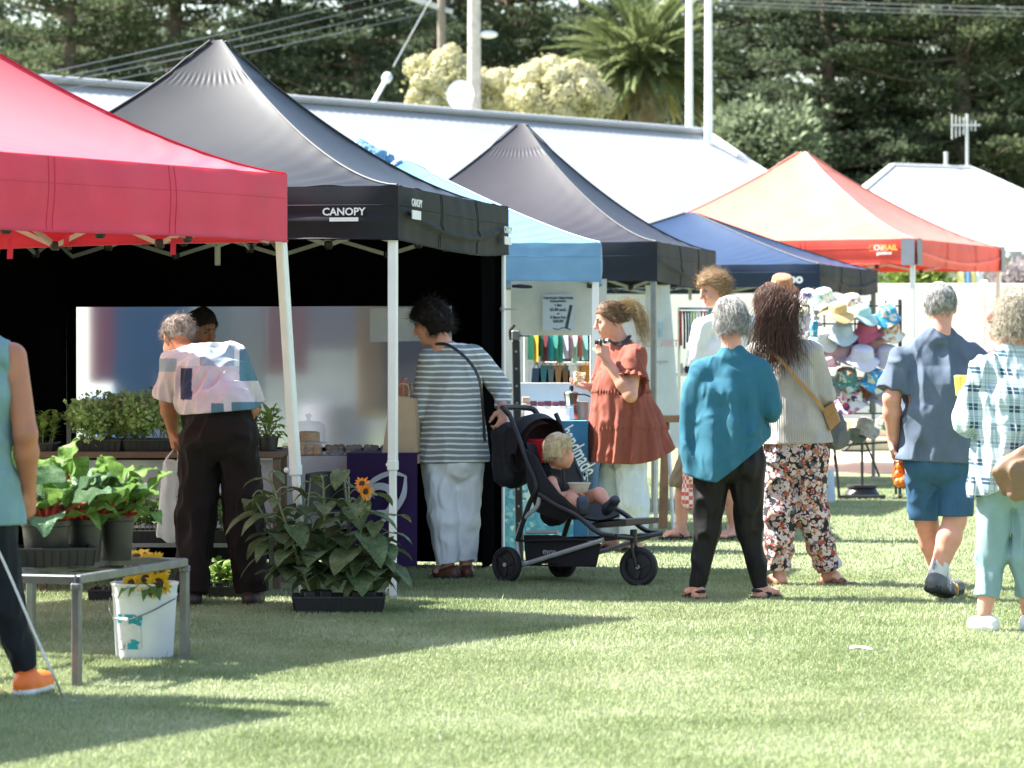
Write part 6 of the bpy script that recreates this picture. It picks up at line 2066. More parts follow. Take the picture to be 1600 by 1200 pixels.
def flower(o, stem_pts, c, nrm, r, mp, npet=22, disc=.42, nm=('stem', 'petals', 'flower_disc')):
    if stem_pts is not None:
        mb = MB(); mb.tube(bez(stem_pts, 5), .007, 6); mb.build(nm[0], M_STALK, o)
    n = unit(nrm); x = unit(np.cross(n, A(0, 0, 1))) if abs(n[2]) < .95 else A(1, 0, 0); y = np.cross(n, x)
    mb = MB()
    for k in range(npet):
        a = 6.283 * k / npet + .1 * math.sin(k * 7); dv = x * math.cos(a) + y * math.sin(a)
        ll = r * (1 - disc * .6) * (1 + .2 * math.sin(k * 5.1))
        leaf(mb, c + dv * r * disc * .7, dv + n * (.12 + .25 * math.sin(k * 3.3)), ll, ll * .42, .1, .2, .02, n, 4, 2)
    mb.build(nm[1], mp, o, angle=None)
    mb = MB(); mb.lathe([(0, .018), (r * disc * .6, .016), (r * disc, .004), (r * disc, -.004), (0, -.012)], c, 18, axis=n); mb.build(nm[2], M_DISC, o)
SF = [(213, 872, .0, (-.3, -.6, .6), .055), (240, 880, -.03, (.2, -.8, .4), .06), (228, 905, -.13, (0, -1, .15), .05), (247, 912, -.12, (.4, -.9, 0), .062), (206, 912, -.12, (-.6, -.8, .1), .05), (222, 868, .03, (.1, -.3, .9), .055), (252, 890, -.05, (.7, -.6, .1), .045)]
SFL = ['cut sunflower leaning out of the bucket towards the pots', 'highest sunflower in the bucket, facing the field', 'small sunflower low on the bucket rim', 'large drooping sunflower over the bucket rim', 'sunflower at the singlet side of the bucket rim', 'sunflower at the back of the bucket bunch', 'small sunflower beside the trestle leg']
for k, (px, py, dd, n, r) in enumerate(SF):
    c = P(px, py, cB[1] + dd)
    o = thing('cut_sunflower', SFL[k], 'flower', c, 'sunflowers in the bucket')
    flower(o, [cB + A(.02 * (k - 3), .0, .1), lerp(cB + A(0, 0, hB), c, .5) + A(0, .02, .01), c - unit(n) * .012], c, n, r, M_PETAL)
    mb = MB()
    for j in range(2): leaf(mb, lerp(cB + A(0, -.05, hB), c, .6), A(math.sin(k * 2 + j * 3), -.8, -.35), .11, .062, .5, .2, .02, None, 6, 4, .2)
    mb.build('leaves', L_DARK, o, angle=None)

# sunflower seedlings in a black nursery tray
cS = A(*G(527, 959)); uS = unit(A(1, .05, 0))
mb = MB(); tray(mb, cS + A(0, .14, 0), uS, .48, .30, .085)
one('black ribbed nursery tray of sunflower seedlings standing on the grass', 'tray', 'nursery_tray', mb, M_POT, smooth=False)
rgs = np.random.default_rng(23)
SD = [(420, 742, -.02, 485), (395, 775, .1, 478), (505, 752, .05, 510), (566, 770, -.04, 560), (545, 745, .1, 545), (470, 760, .12, 500), (592, 815, .0, 578)]
SDL = ['sunflower seedling leaning far out over the bending man\'s boots', 'sunflower seedling with drooping lower leaves beside the trouser leg', 'bushy sunflower seedling in the middle of the tray', 'sunflower plant carrying the open orange flower', 'tall sunflower seedling beside the orange flower', 'dark sunflower seedling in front of the black chair', 'short sunflower seedling next to the white canopy leg']
for k, (px, py, dd, bx) in enumerate(SD):
    d = cS[1] + .14 + dd
    b = A((bx - 800) / F * d, d, .012); tp = P(px, py, d - .05)
    o = thing('sunflower_seedling', SDL[k], 'potted plant', b, 'sunflower seedlings in the tray')
    mb = MB(); mb.box(b + A(0, 0, .05), (.062, .062, .10), bev=.006); mb.build('pot', M_POT, o)
    path = bez([b + A(0, 0, .09), lerp(b, tp, .4) + A(.0, 0, .05), tp], 8)
    mb = MB(); mb.tube(path, np.linspace(.009, .005, len(path)), 7)
    lf = MB(); 
    n = 19
    for i in range(n):
        t = .16 + .84 * i / (n - 1)
        p = path[int(t * (len(path) - 1))]
        a = i * 2.4 + k * 1.3; dv = A(math.cos(a), math.sin(a) * .8, .25)
        pl = rgs.uniform(.05, .11)
        q = p + dv * pl
        mb.tube(bez([p, p + dv * pl * .5 + A(0, 0, .02), q], 3), .0035, 5, cap=False)
        L = rgs.uniform(.12, .20) * (1 if t < .85 else .6)
        leaf(lf, q, unit(A(dv[0], dv[1], .1 - .75 * rgs.random())), L, L * .95, rgs.uniform(.15, .6), rgs.uniform(.08, .3), .012, None, 9, 6, .22, i)
    mb.build('stem', M_STALK, o); lf.build('leaves', L_SUN, o, angle=None)
    if k == 3:
        for (fx, fy, n_) in ((566, 756, (-.3, -.7, .5)), (571, 768, (.4, -.9, .1))):
            c = P(fx, fy, d - .08); flower(o, None, c, n_, .046, M_PETAL2, 16, .35, ('stem', 'petals', 'flower_disc'))

# herb bench inside the black canopy
M_WOOD = mat('bench_wood', (.13, .085, .055), .25, 8, rough=.75, bump=.3, bscale=30)
z_b = .80
x0, x1 = P(60, 0, 19.2)[0], P(441, 0, 19.2)[0]
o = thing('herb_bench', 'brown wooden bench with a pale cloth, carrying the herb trays', 'bench', ((x0 + x1) / 2, 19.45, 0))
mb = MB(); mb.box(((x0 + x1) / 2, 19.45, z_b - .018), (x1 - x0, .62, .036), bev=.004); mb.build('top', M_WOOD, o)
for x in (x0 + .03, x1 - .03):
    for y in (19.18, 19.72):
        mb = MB(); mb.bar((x, y, 0), (x, y, z_b - .036), .045, .045); mb.build('leg', M_WOOD, o)
mb = MB(); fw = wob(88, .06)
mb.grid(lambda i, j: (x0 + .06 + (x1 - x0 - .12) * i, 19.24 + .018 * fw(i * 3, 0, j * .2) * j + .01 * math.sin(i * 40), z_b - .05 - .42 * j), 120, 10)
mb.build('cloth_skirt', cloth_mat('pale_lilac_cloth', (.50, .48, .52), rough=.85, trans=.05), o, angle=None)
def herb_tray(label, px0, px1, d, z, hh, kind, m, n=26, name='herb_tray', seed=1, group='trays of herbs and seedlings', spread=1.0):
    xa, xb = (px0 - 800) / F * d, (px1 - 800) / F * d
    c = A((xa + xb) / 2, d + .12, z)
    o = thing(name, label, 'plant tray', c, group)
    mb = MB(); tray(mb, c, A(1, 0, 0), xb - xa, .26, .065); mb.build('tray', M_POT, o, smooth=False)
    mb = MB(); mb.box(c + A(0, 0, .03), ((xb - xa) * .93, .24, .045)); mb.build('soil', M_SOIL, o)
    rg = np.random.default_rng(seed)
    st, lf = MB(), MB()
    if kind == 'parsley':
        P0 = []
        for i in range(n):
            b = c + A(rg.uniform(-.48, .48) * (xb - xa), rg.uniform(-.11, .11), .05)
            tp = b + A(rg.normal() * .06, rg.normal() * .05, hh * rg.uniform(.55, 1.05))
            st.tube(bez([b, lerp(b, tp, .5) + A(rg.normal() * .015, 0, 0), tp], 3), .0022, 4, cap=False)
            for k in range(6): P0.append(tp + rg.normal(size=3) * A(.028, .026, .02) - A(0, 0, .05 * rg.random() * k * .4))
        V, Q = tuft_cloud(rg, np.array(P0), np.full(len(P0), .055), 26, .026, .55, .4, .4)
        mk('leaves', V, Q, m, o, smooth=False)
    else:
        for i in range(n):
            b = c + A(rg.uniform(-.46, .46) * (xb - xa), rg.uniform(-.11, .11), .05)
            hgt = hh * rg.uniform(.6, 1.0)
            tp = b + A(rg.normal() * .03 * spread, rg.normal() * .03, hgt * .8)
            st.tube([b, lerp(b, tp, .5), tp], .003, 5, cap=False)
            for k in range(7):
                p = lerp(b, tp, .3 + .7 * k / 6); a = k * 2.4 + i
                L = hh * rg.uniform(.28, .45)
                leaf(lf, p, A(math.cos(a), math.sin(a), .3 + .6 * k / 6), L, L * .5, .3, .2, .01, None, 5, 4, .1)
        lf.build('leaves', m, o, angle=None)
    st.build('stems', M_STALK, o)
    return o
herb_tray('black tray of frilly parsley on the wooden bench beside the vinyl window', 118, 190, 19.22, z_b, .21, 'parsley', L_HERB, 30, seed=2)
herb_tray('black tray of taller parsley on the bench, touched by the bending man', 192, 268, 19.22, z_b, .24, 'parsley', L_HERB, 34, seed=3)
herb_tray('black tray of broad-leaved mint behind the arm of the man in the singlet', 18, 84, 19.25, z_b - .02, .22, 'leafy', L_BASIL, 16, seed=4)
pc = A((418 - 800) / F * 19.25, 19.3, z_b)
o = pot('potted_basil', 'black pot of bushy basil on the end of the wooden bench', pc + A(0, 0, .001), .062, .085)
lf, st = MB(), MB()
for i in range(110):
    a = i * 2.4; el = .1 + 1.3 * ((i * 7) % 110) / 110
    dv = A(math.cos(a) * math.cos(el), math.sin(a) * math.cos(el), math.sin(el))
    p = pc + A(0, 0, .07) + dv * A(.11, .09, .21) * (.5 + .5 * ((i * 13) % 10) / 10)
    leaf(lf, p, dv + A(0, 0, -.3), .055, .032, .5, .25, .0, None, 5, 4)
    if i % 4 == 0: st.tube([pc + A(0, 0, .07), lerp(pc + A(0, 0, .07), p, .6) + A(0, 0, .02), p], .0025, 4, cap=False)
lf.build('leaves', L_BASIL, o, angle=None); st.build('stems', M_STALK, o)
# low white shelf bench with seedlings
ys = 18.72; zs = .30; xa, xb = P(190, 0, ys)[0], P(398, 0, ys)[0]
o = thing('low_bench', 'low bench with a pale metal edge, holding seedling trays behind the bending man', 'bench', ((xa + xb) / 2, ys + .18, 0))
mb = MB(); mb.box(((xa + xb) / 2, ys + .2, zs - .012), (xb - xa, .40, .024), bev=.003); mb.build('top', M_LEG2, o)
for x in (xa + .03, xb - .03):
    for y in (ys + .04, ys + .36):
        mb = MB(); mb.bar((x, y, 0), (x, y, zs - .024), .03, .03); mb.build('leg', M_GALV2, o)
herb_tray('black tray of dark seedlings on the low bench beside the white carrier bag', 196, 262, ys + .02, zs, .24, 'leafy', L_DARK, 14, 'seedling_tray', 6)
herb_tray('black tray of leafy seedlings on the low bench between the brown trouser legs', 322, 394, ys + .02, zs, .26, 'leafy', L_DARK, 14, 'seedling_tray', 7)
herb_tray('black tray of bright lettuce seedlings on the grass under the low bench', 318, 382, 18.55, .0, .20, 'leafy', L_BASIL, 20, 'lettuce_tray', 8)
herb_tray('black tray of small seedlings on the grass behind the bucket', 138, 182, 18.3, .0, .10, 'leafy', L_DARK, 10, 'lettuce_tray', 9)
herb_tray('black tray of seedlings on the grass behind the trestle pots', 196, 262, 18.6, .0, .14, 'leafy', L_DARK, 12, 'lettuce_tray', 10)
# ---- stalls and their goods ----
def cloth_panel(mb, a, b, z0, z1, n=40, amp=.012, seed=1, freq=9, nz=8, flare=0):
    """hanging cloth between two ground points"""
    a, b = np.array(a, float), np.array(b, float); u = unit(b - a); nn = np.cross(u, A(0, 0, 1)); w_ = wob(seed, .08); L = np.linalg.norm(b - a)
    def fn(i, j):
        q = a + (b - a) * i + nn * ((amp * w_(i * L, seed, j * .12) + amp * .6 * math.sin(i * L * freq * 2.2 + seed)) * (.25 + .75 * j) + flare * j)
        return (q[0], q[1], z1 + (z0 - z1) * j)
    mb.grid(fn, n, nz)
    return fn
M_TCLOTH = cloth_mat('white_tablecloth', (.62, .61, .62), rough=.85, trans=.05)
# cake table
d = 20.25; zt2 = .742
xa, xb = P(396, 0, d)[0], P(650, 0, d)[0]
o = thing('cake_table', 'folding table under a white cloth with cakes and biscuit boxes on it', 'table', ((xa + xb) / 2, d + .35, 0))
mb = MB(); mb.box(((xa + xb) / 2, d + .36, zt2 - .012), (xb - xa, .7, .022), bev=.004); mb.build('top', M_TCLOTH, o)
mb = MB(); cloth_panel(mb, (xa, d, 0), (xb, d, 0), .30, zt2 - .002, 80, .016, 3); mb.build('cloth_front', M_TCLOTH, o, angle=None)
for x in (xa + .1, xb - .1):
    for y in (d + .1, d + .6):
        mb = MB(); mb.bar((x, y, 0), (x, y, zt2 - .03), .03, .03); mb.build('leg', M_GALV2, o)
def clear_mat():
    m, nt, bs, out = base_mat('clear_plastic')
    bs.inputs['Base Color'].default_value = (.9, .92, .93, 1); bs.inputs['Roughness'].default_value = .06
    g = nt.nodes.new('ShaderNodeBsdfTransparent'); g.inputs[0].default_value = (.93, .95, .96, 1)
    mx = nt.nodes.new('ShaderNodeMixShader'); mx.inputs[0].default_value = .78
    nt.links.new(bs.outputs[0], mx.inputs[1]); nt.links.new(g.outputs[0], mx.inputs[2]); nt.links.new(mx.outputs[0], out.inputs['Surface'])
    return m
M_CLEAR = clear_mat()
M_BISC = mat('baked_orange', (.80, .40, .10), .3, 60, rough=.7, bump=.5, bscale=80); M_BROWNIE = mat('baked_brown', (.28, .17, .10), .35, 60, rough=.8, bump=.5, bscale=80)
def box_of(label, px, d, w, h, m, k):
    c = A((px - 800) / F * d, d, zt2 + .001)
    o = thing('biscuit_box', label, 'food box', c, 'clear boxes of baking on the cake table')
    mb = MB(); mb.box(c + A(0, 0, h / 2), (w, .15, h), bev=.008); mb.build('lid', M_CLEAR, o)
    mb = MB(); rg = np.random.default_rng(k)
    n = max(3, int(w / .04))
    for i in range(n):
        for j in range(3):
            for l in range(2):
                mb.ball(c + A(-w / 2 + w * (i + .5) / n, -.05 + .05 * j, .018 + .032 * l) + rg.normal(size=3) * .003, min(w / n * .52, .024), 9, 6, sq=(1, 1, .75))
    mb.build('biscuits', m, o)
for k, (px, w, h, m, lab) in enumerate(((451, .07, .075, M_BISC, 'clear box of orange biscuits beside the basil pot'), (485, .145, .08, M_BISC, 'large clear box of orange biscuits under the cake dome'), (524, .11, .055, M_BROWNIE, 'low clear box of brown slices beside the orange biscuits'), (553, .10, .06, M_BROWNIE, 'clear box of brown slices in the middle of the cake table'),
                                        (580, .09, .06, M_BROWNIE, 'clear box of dark slices beside the purple banner top'), (605, .08, .065, M_BROWNIE, 'clear box of dark slices next to the paper bag'))):
    box_of(lab, px, d + .11, w, h, m, k)
c = A((482 - 800) / F * (d + .38), d + .38, zt2 + .001)
o = thing('cake_dome', 'clear cake dome with a round golden cake and a knob on top', 'cake dome', c)
mb = MB(); mb.lathe([(0, .0), (.11, .0), (.115, .012), (.06, .016), (.05, .06), (.11, .065), (.115, .075), (0, .072)], c, 28); mb.build('stand', M_WHITE, o)
mb = MB(); mb.lathe([(0, .078), (.07, .078), (.072, .13), (.05, .14), (0, .142)], c, 24); mb.build('cake', M_BISC, o)
mb = MB(); mb.lathe([(.108, .078), (.108, .15), (.10, .18), (.07, .2), (.015, .205), (.012, .22), (.022, .235), (.012, .248), (0, .25)], c, 28); mb.build('dome', M_CLEAR, o)
# white paper pinned on the vinyl window
mb = MB(); q = P(652, 508, b3[1] - .55); mb.slab([P(578, 535, 21.25), P(640, 533, 21.2), P(640, 480, 21.2), P(578, 482, 21.25)], A(0, .004, 0))
mb.slab([P(640, 533, 21.2), P(702, 532, 21.1), P(703, 480, 21.1), P(640, 480, 21.2)], A(0, .004, 0))
one('two white paper notices stuck on the vinyl window behind the striped top', 'notice', 'paper_notice', mb, mat('notice_paper', (.66, .69, .70), .05, 6, rough=.7), smooth=False)
# purple banner over the end of the table
M_PURPLE = cloth_mat('purple_cloth', (.026, .009, .064), rough=.7, trans=.02); M_SILVER = mat('silver_print', (.42, .45, .50), .08, 12, rough=.45)
d3 = 19.85
o = thing('purple_banner', 'deep purple banner cloth with a silver swirl emblem hanging from the cake table', 'banner', A(*GD(595, d3)))
a, b = GD(542, d3 + .05), GD(652, d3 - .05)
mb = MB(); fnP = cloth_panel(mb, a, b, .10, .765, 50, .008, 9, 6, 14); mb.add(np.array(mb.V[0]) + A(0, .005, 0), [f[::-1] for f in mb.F])
ban = mb.build('banner_cloth', M_PURPLE, o, angle=None)
mb = MB(); mb.slab([a + A(0, 0, .765), b + A(0, 0, .765), b + A(.02, .5, .765), a + A(.02, .5, .765)], A(0, 0, .006)); mb.build('banner_top', M_PURPLE, o)
# emblem: ring and two crescents, raised print on the cloth
def emb(pts, w):
    V, Fc = [], []
    p = bez(pts, 10); T = np.gradient(p, axis=0)
    wl = np.interp(np.linspace(0, 1, len(p)), np.linspace(0, 1, len(w)), w)
    for k in range(len(p)):
        nrm = unit(A(-T[k][2], 0, T[k][0])); V += [p[k] + nrm * wl[k] / 2, p[k] - nrm * wl[k] / 2]
    Fc = [(2 * k, 2 * k + 1, 2 * k + 3, 2 * k + 2) for k in range(len(p) - 1)]
    return np.array(V), Fc
mb = MB(); pe = lambda x, y: P(x, y, d3 - .035 - .05 * (x - 597) / 55)
for pts, w in (([pe(565, 772), pe(585, 750), pe(612, 739), pe(634, 744)], (.012, .03, .03, .012)), ([pe(588, 800), pe(607, 800), pe(615, 782), pe(606, 763), pe(584, 762), pe(572, 785)], (.02, .045, .05, .045, .04, .03)),
               ([pe(634, 744), pe(630, 775), pe(612, 803), pe(585, 820), pe(560, 826)], (.014, .035, .03, .02, .01)), ([pe(548, 846), pe(568, 832), pe(592, 824)], (.01, .022, .01))):
    V_, F_ = emb(pts, w); mb.add(V_, F_)
mb.build('emblem', M_SILVER, ban)
# black folding chair between the tables
o = thing('folding_chair', 'black camping chair tucked under the white cloth of the cake table', 'chair', GD(510, 19.7))
mb = MB(); mb.grid(lambda i, j: tuple(P(477 + 66 * i, 740 + 60 * j, 19.75) + A(0, .05 * math.sin(math.pi * i), .0 + .012 * math.sin(math.pi * i) * (1 - j))), 16, 8); mb.build('backrest', M_PLAST, o)
mb = MB(); mb.slab([P(477, 800, 19.7), P(545, 800, 19.7), P(549, 800, 20.1), P(480, 800, 20.1)], A(0, 0, .012)); mb.build('seat', M_PLAST, o)
for x in (477, 545):
    mb = MB(); mb.tube(bez([A(*GD(x, 19.72)), P(x, 830, 19.72), P(x + (8 if x < 500 else -8), 742, 19.74)], 5), .010, 8); mb.build('side_tube', M_GALV2, o)
# things behind the vinyl window, seen blurred: a rail of cloths
rail = thing('cloth_rail', 'steel rail of hanging cloths behind the vinyl window', 'clothes rail', A(-1.6, 23.4, 0))
mb = MB(); mb.tube([(-3.4, 23.4, 1.78), (-.25, 23.4, 1.78)], .016, 8)
for x in (-3.35, -.3): mb.tube([(x, 23.4, 0), (x, 23.4, 1.78)], .016, 8); mb.tube([(x, 23.15, .01), (x, 23.65, .01)], .016, 8)
mb.build('frame', M_GALV, rail)
for k, (p0, p1, c, nm, z0) in enumerate(((128, 168, (.28, .06, .14), 'mauve', 1.15), (165, 285, (.015, .11, .27), 'blue', .55), (288, 345, (.22, .25, .28), 'pale grey', 1.05), (345, 400, (.34, .34, .35), 'white', .95), (402, 470, (.30, .14, .16), 'dusty pink', 1.2), (470, 545, (.26, .24, .28), 'bleached', 1.38), (545, 588, (.27, .17, .08), 'beige', .9), (586, 690, (.02, .022, .05), 'dark navy', .92))):
    mb = MB(); xa_, xb_ = P(p0, 0, 23.4)[0], P(p1, 0, 23.4)[0]
    cloth_panel(mb, (xa_, 23.37, 0), (xb_, 23.37, 0), z0, 1.79, 24, .02, 30 + k, 5)
    mb.add(np.array(mb.V[0]) + A(0, .012, 0), [f[::-1] for f in mb.F])
    one(f'{nm} cloth hanging on the rail behind the vinyl window', 'cloth', 'hanging_cloth', mb, cloth_mat('cloth_' + nm.replace(' ', '_'), c, rough=.8, trans=.35), group='cloths behind the window', angle=None)

for px, d_, r, h, c, lab in ((190, 24.6, .36, 1.05, (.03, .17, .36), 'blue plastic drum standing behind the vinyl window'), (505, 24.4, .26, .98, (.22, .22, .25), 'grey plastic drum standing behind the vinyl window'), (640, 24.8, .24, 1.0, (.20, .03, .07), 'dark red drum standing behind the vinyl window')):
    mb = MB(); mb.lathe([(0, 0), (r * .95, 0), (r, .03), (r, h * .3), (r * 1.03, h * .32), (r, h * .34), (r, h * .66), (r * 1.03, h * .68), (r, h * .7), (r, h - .03), (r * .95, h), (0, h)], GD(px, d_), 28)
    one(lab, 'drum', 'plastic_drum', mb, mat('drum_' + str(px), c, .08, rough=.4), group='drums behind the window')
# ---- soap stall under the pale blue canopy ----
d4 = 26.5
mb = MB(); cloth_panel(mb, GD(798, d4), GD(948, d4), P(0, 524, d4)[2], 1.95, 30, .008, 51, 5); mb.build('back_wall', cloth_mat('offwhite_wall', (.62, .60, .56), rough=.8, trans=.1), oL, angle=None)
sg = thing('price_sign', 'pale price sign with black lettering and a lavender sprig on the stall wall', 'sign', P(872, 516, d4 - .06))
mb = MB(); mb.slab([P(848, 517, d4 - .06), P(897, 517, d4 - .06), P(897, 460, d4 - .06), P(848, 460, d4 - .06)], A(0, .006, 0)); mb.build('board', mat('sign_board', (.52, .57, .66), .03, rough=.6), sg, smooth=False)
mb = MB()
for t, y, s in (('THE SOAP CREATORS', 466, .023), ('HANDCRAFTED', 471, .017), ('1 Bar', 477, .026), ('$5.00 each', 484, .028), ('or', 490, .02), ('5 Bars For', 496, .028), ('$20.00', 502, .028)):
    V_, F_ = text_mesh(t, s * 1.05, P(872, y, d4 - .064), (1, 0, 0), (0, 0, 1), .001, bold=.0007); mb.add(V_, F_)
rgq = np.random.default_rng(4)
for k in range(14):
    q = P(885 + k * .55, 514 - k * 2.6, d4 - .064)
    for s_ in (-1, 1): mb.slab([q, q + A(.014 * s_, 0, .010), q + A(.004 * s_, 0, .022)], A(0, .002, 0))
mb.tube(bez([P(864, 513, d4 - .064), P(872, 515, d4 - .064), P(880, 512, d4 - .064), P(892, 515, d4 - .064)], 5), .003, 4)
mb.build('lettering', mat('ink_black', (.02, .02, .025), .05, rough=.6), sg, smooth=False)
# rail of small cloth goods
d5 = 27.6
rr = thing('goods_rail', 'white frame rail hung with coloured cloths and leather goods below the price sign', 'display rail', GD(880, d5))
mb = MB()
for x in (822, 938): mb.bar(GD(x, d5), P(x, 515, d5), .04, .04)
for y in (520, 568, 603): mb.bar(P(822, y, d5), P(938, y, d5), .03, .03)
mb.build('frame', M_WHITE, rr)
cols = [('emerald', (.03, .22, .14)), ('gold', (.52, .38, .04)), ('bottle green', (.03, .12, .09)), ('maroon', (.16, .03, .04)), ('turquoise', (.04, .36, .42)), ('sea green', (.06, .30, .24)), ('jade', (.05, .26, .20)), ('lilac', (.50, .50, .64)), ('dusty rose', (.45, .25, .28)), ('mint', (.34, .54, .46)), ('coral', (.52, .16, .13)), ('aqua', (.20, .46, .44)), ('black', (.02, .02, .025)), ('sage', (.28, .40, .33))]
for k, (nm, c) in enumerate(cols):
    px = 829 + k * 7.7
    mb = MB(); w_ = 4.4
    a, b = GD(px - w_, d5 - .05), GD(px + w_, d5 - .05); a[1] += .03 * (k % 2); b[1] -= .02
    cloth_panel(mb, a, b, P(0, 562 + 5 * math.sin(k * 2.3), d5)[2], P(0, 521, d5)[2], 10, .008, 60 + k, 12)
    mb.add(np.array(mb.V[0]) + A(0, .008, 0), [f[::-1] for f in mb.F])
    one(f'{nm} cloth hanging on the white rail below the price sign', 'cloth', 'hanging_cloth', mb, cloth_mat('small_cloth_' + nm.replace(' ', '_'), c, rough=.75, trans=.15), group='cloths on the white rail', angle=None)
low = [('navy', (.03, .06, .12)), ('teal', (.03, .16, .19)), ('slate', (.12, .15, .18)), ('tan', (.32, .16, .07)), ('brown', (.16, .08, .04)), ('white', (.7, .69, .66)), ('orange', (.62, .25, .04)), ('amber', (.58, .22, .03)), ('peach', (.58, .36, .24))]
for k, (nm, c) in enumerate(low):
    px = 838 + k * 11.4
    mb = MB(); q = P(px, 598, d5 - .04); h = .12 + .03 * math.sin(k * 3); wd = .042
    mb.slab([q + A(-wd, 0, 0), q + A(wd, 0, 0), q + A(wd * .8, 0, h), q + A(-wd * .8, 0, h)], A(0, .035, 0))
    mb.tube(bez([q + A(-wd * .5, 0, h), q + A(0, 0, h + .05), q + A(wd * .5, 0, h)], 4), .005, 5)
    one(f'small {nm} pouch on the lower bar of the white rail', 'pouch', 'small_pouch', mb, mat('pouch_' + nm, c, .15, 12, rough=.7), group='pouches on the white rail')
# soap table with blue cloth
d6 = 22.9; zt3 = P(0, 657, d6)[2]
xa, xb = P(800, 0, d6)[0], P(918, 0, d6)[0]
M_BCLOTH = cloth_mat('blue_banner_cloth', (.028, .13, .27), rough=.6, trans=.03); M_BCLOTH2 = print_mat('washed_blue_cloth', [(0, (.06, .25, .38)), (.4, (.10, .32, .44)), (.75, (.25, .45, .55)), (.9, (.5, .62, .66))], 14, .9, (.08, .28, .40))
o = thing('soap_table', 'table under a bright blue banner cloth with white brush lettering', 'table', ((xa + xb) / 2, d6 + .4, 0))
mb = MB(); mb.box(((xa + xb) / 2, d6 + .42, zt3 - .012), (xb - xa, .8, .02), bev=.004); mb.build('top', mat('table_blue', (.11, .30, .48), .1, 6, rough=.7), o)
mb = MB(); fnB = cloth_panel(mb, (xa + .10, d6, 0), (xb, d6, 0), .06, zt3 - .003, 50, .012, 71, 5); fr_ = mb.build('cloth_front', M_BCLOTH, o, angle=None)
mb = MB(); cloth_panel(mb, (xb, d6, 0), (xb + .12, d6 + .8, 0), .06, zt3 - .003, 30, .012, 72, 5); mb.build('cloth_side', M_BCLOTH, o, angle=None)
mb = MB(); cloth_panel(mb, (xa - .06, d6 - .05, 0), (xa + .42, d6 - .045, 0), .02, P(0, 735, d6)[2], 40, .016, 73, 7); mb.build('cloth_corner', M_BCLOTH2, o, angle=None)
mb = MB()
V_, F_ = text_mesh('handmade', .16, P(903, 705, d6 - .03), unit(A(.50, 0, -.86)), unit(A(.86, 0, .50)), .001, bold=.002, sx=.55); mb.add(V_, F_)
V_, F_ = text_mesh('or', .12, P(908, 741, d6 - .03), (1, 0, .0), (0, 0, 1), .001, bold=.002); mb.add(V_, F_)
mb.build('lettering', mat('banner_white', (.62, .70, .76), .05, rough=.6), fr_, smooth=False)
for x in (xa + .1, xb - .1):
    for y in (d6 + .1, d6 + .75):
        mb = MB(); mb.bar((x, y, 0), (x, y, zt3 - .03), .03, .03); mb.build('leg', M_GALV2, o)
mb = MB(); mb.box(A(*P(868, 628, d6 + .78)) * A(1, 1, 0) + A(0, 0, (zt3 + P(0, 598, d6 + .78)[2]) / 2), (.52, .02, P(0, 598, d6 + .78)[2] - zt3), bev=.003)
one('off-white board standing at the back of the soap table', 'display board', 'display_board', mb, mat('offwhite_board', (.60, .58, .54), .05, rough=.7))
M_KRAFT = mat('kraft_bag', (.42, .30, .21), .1, 20, rough=.8); M_PLUM = mat('plum_label', (.10, .03, .05), .2, 20, rough=.6)
for k in range(6):
    px = 822 + k * 11.5
    c = A(*P(px, 0, d6 + .3 + .05 * (k % 2))); c[2] = zt3
    h = .13 if k else .16
    g = thing('coffee_pouch', f"{['tall kraft pouch nearest the black post', 'second pouch from the black post, kraft with plum top', 'third pouch from the black post', 'fourth pouch from the black post', 'fifth pouch from the black post', 'plum-topped pouch next to the moka pot'][k]} on the soap table", 'pouch', c, 'pouches on the soap table')
    mb = MB(); mb.box(c + A(0, 0, h * .36), (.062, .04, h * .72), bev=.008); mb.build('pouch_body', M_KRAFT if k < 1 else mat('pouch_white', (.6, .57, .55), .08, rough=.6), g)
    mb = MB(); mb.box(c + A(0, 0, h * .86), (.058, .022, h * .27), bev=.006); mb.build('pouch_top', M_KRAFT if k == 0 else M_PLUM, g)
for k in range(5):
    px = 826 + k * 13
    c = A(*P(px, 0, d6 + .1)); c[2] = zt3
    mb = MB(); mb.slab([c + A(-.03, 0, 0), c + A(.03, 0, 0), c + A(.026, .03, .075), c + A(-.026, .03, .075)], A(0, .003, 0)); mb.slab([c + A(-.026, .03, .075), c + A(.026, .03, .075), c + A(.03, .065, 0), c + A(-.03, .065, 0)], A(0, .003, 0))
    one(f"folded white price card, {['first', 'second', 'third', 'fourth', 'fifth'][k]} from the black post along the soap table", 'price card', 'price_card', mb, M_WHITE, group='price cards on the soap table', smooth=False)
c = A(*P(893, 0, d6 + .25)); c[2] = zt3
g = thing('moka_pot', 'silver stovetop moka pot with a black knob and handle on the soap table', 'coffee pot', c)
M_CHROME = mat('polished_steel', (.62, .62, .62), .05, rough=.18, metal=1)
mb = MB(); mb.lathe([(0, 0), (.055, 0), (.058, .005), (.042, .085), (.046, .09), (.046, .10), (.04, .105), (.055, .185), (.052, .19), (.02, .205), (0, .207)], c, 10); mb.build('pot_body', M_CHROME, g)
mb = MB(); mb.lathe([(.008, .2), (.016, .215), (.014, .235), (0, .24)], c, 10); mb.build('knob', M_PLAST, g)
mb = MB(); mb.tube(bez([c + A(.045, 0, .175), c + A(.09, 0, .175), c + A(.13, 0, .16)], 4), .010, 6, flat=.6); mb.build('handle', M_PLAST, g)
mb = MB(); mb.lathe([(0, 0), (.045, 0), (.045, .12), (.042, .125), (0, .125)], A(*P(910, 0, d6 + .3)) * A(1, 1, 0) + A(0, 0, zt3), 18)
one('cream canister beside the moka pot on the soap table', 'canister', 'canister', mb, mat('canister_cream', (.5, .47, .38), .1, rough=.4))
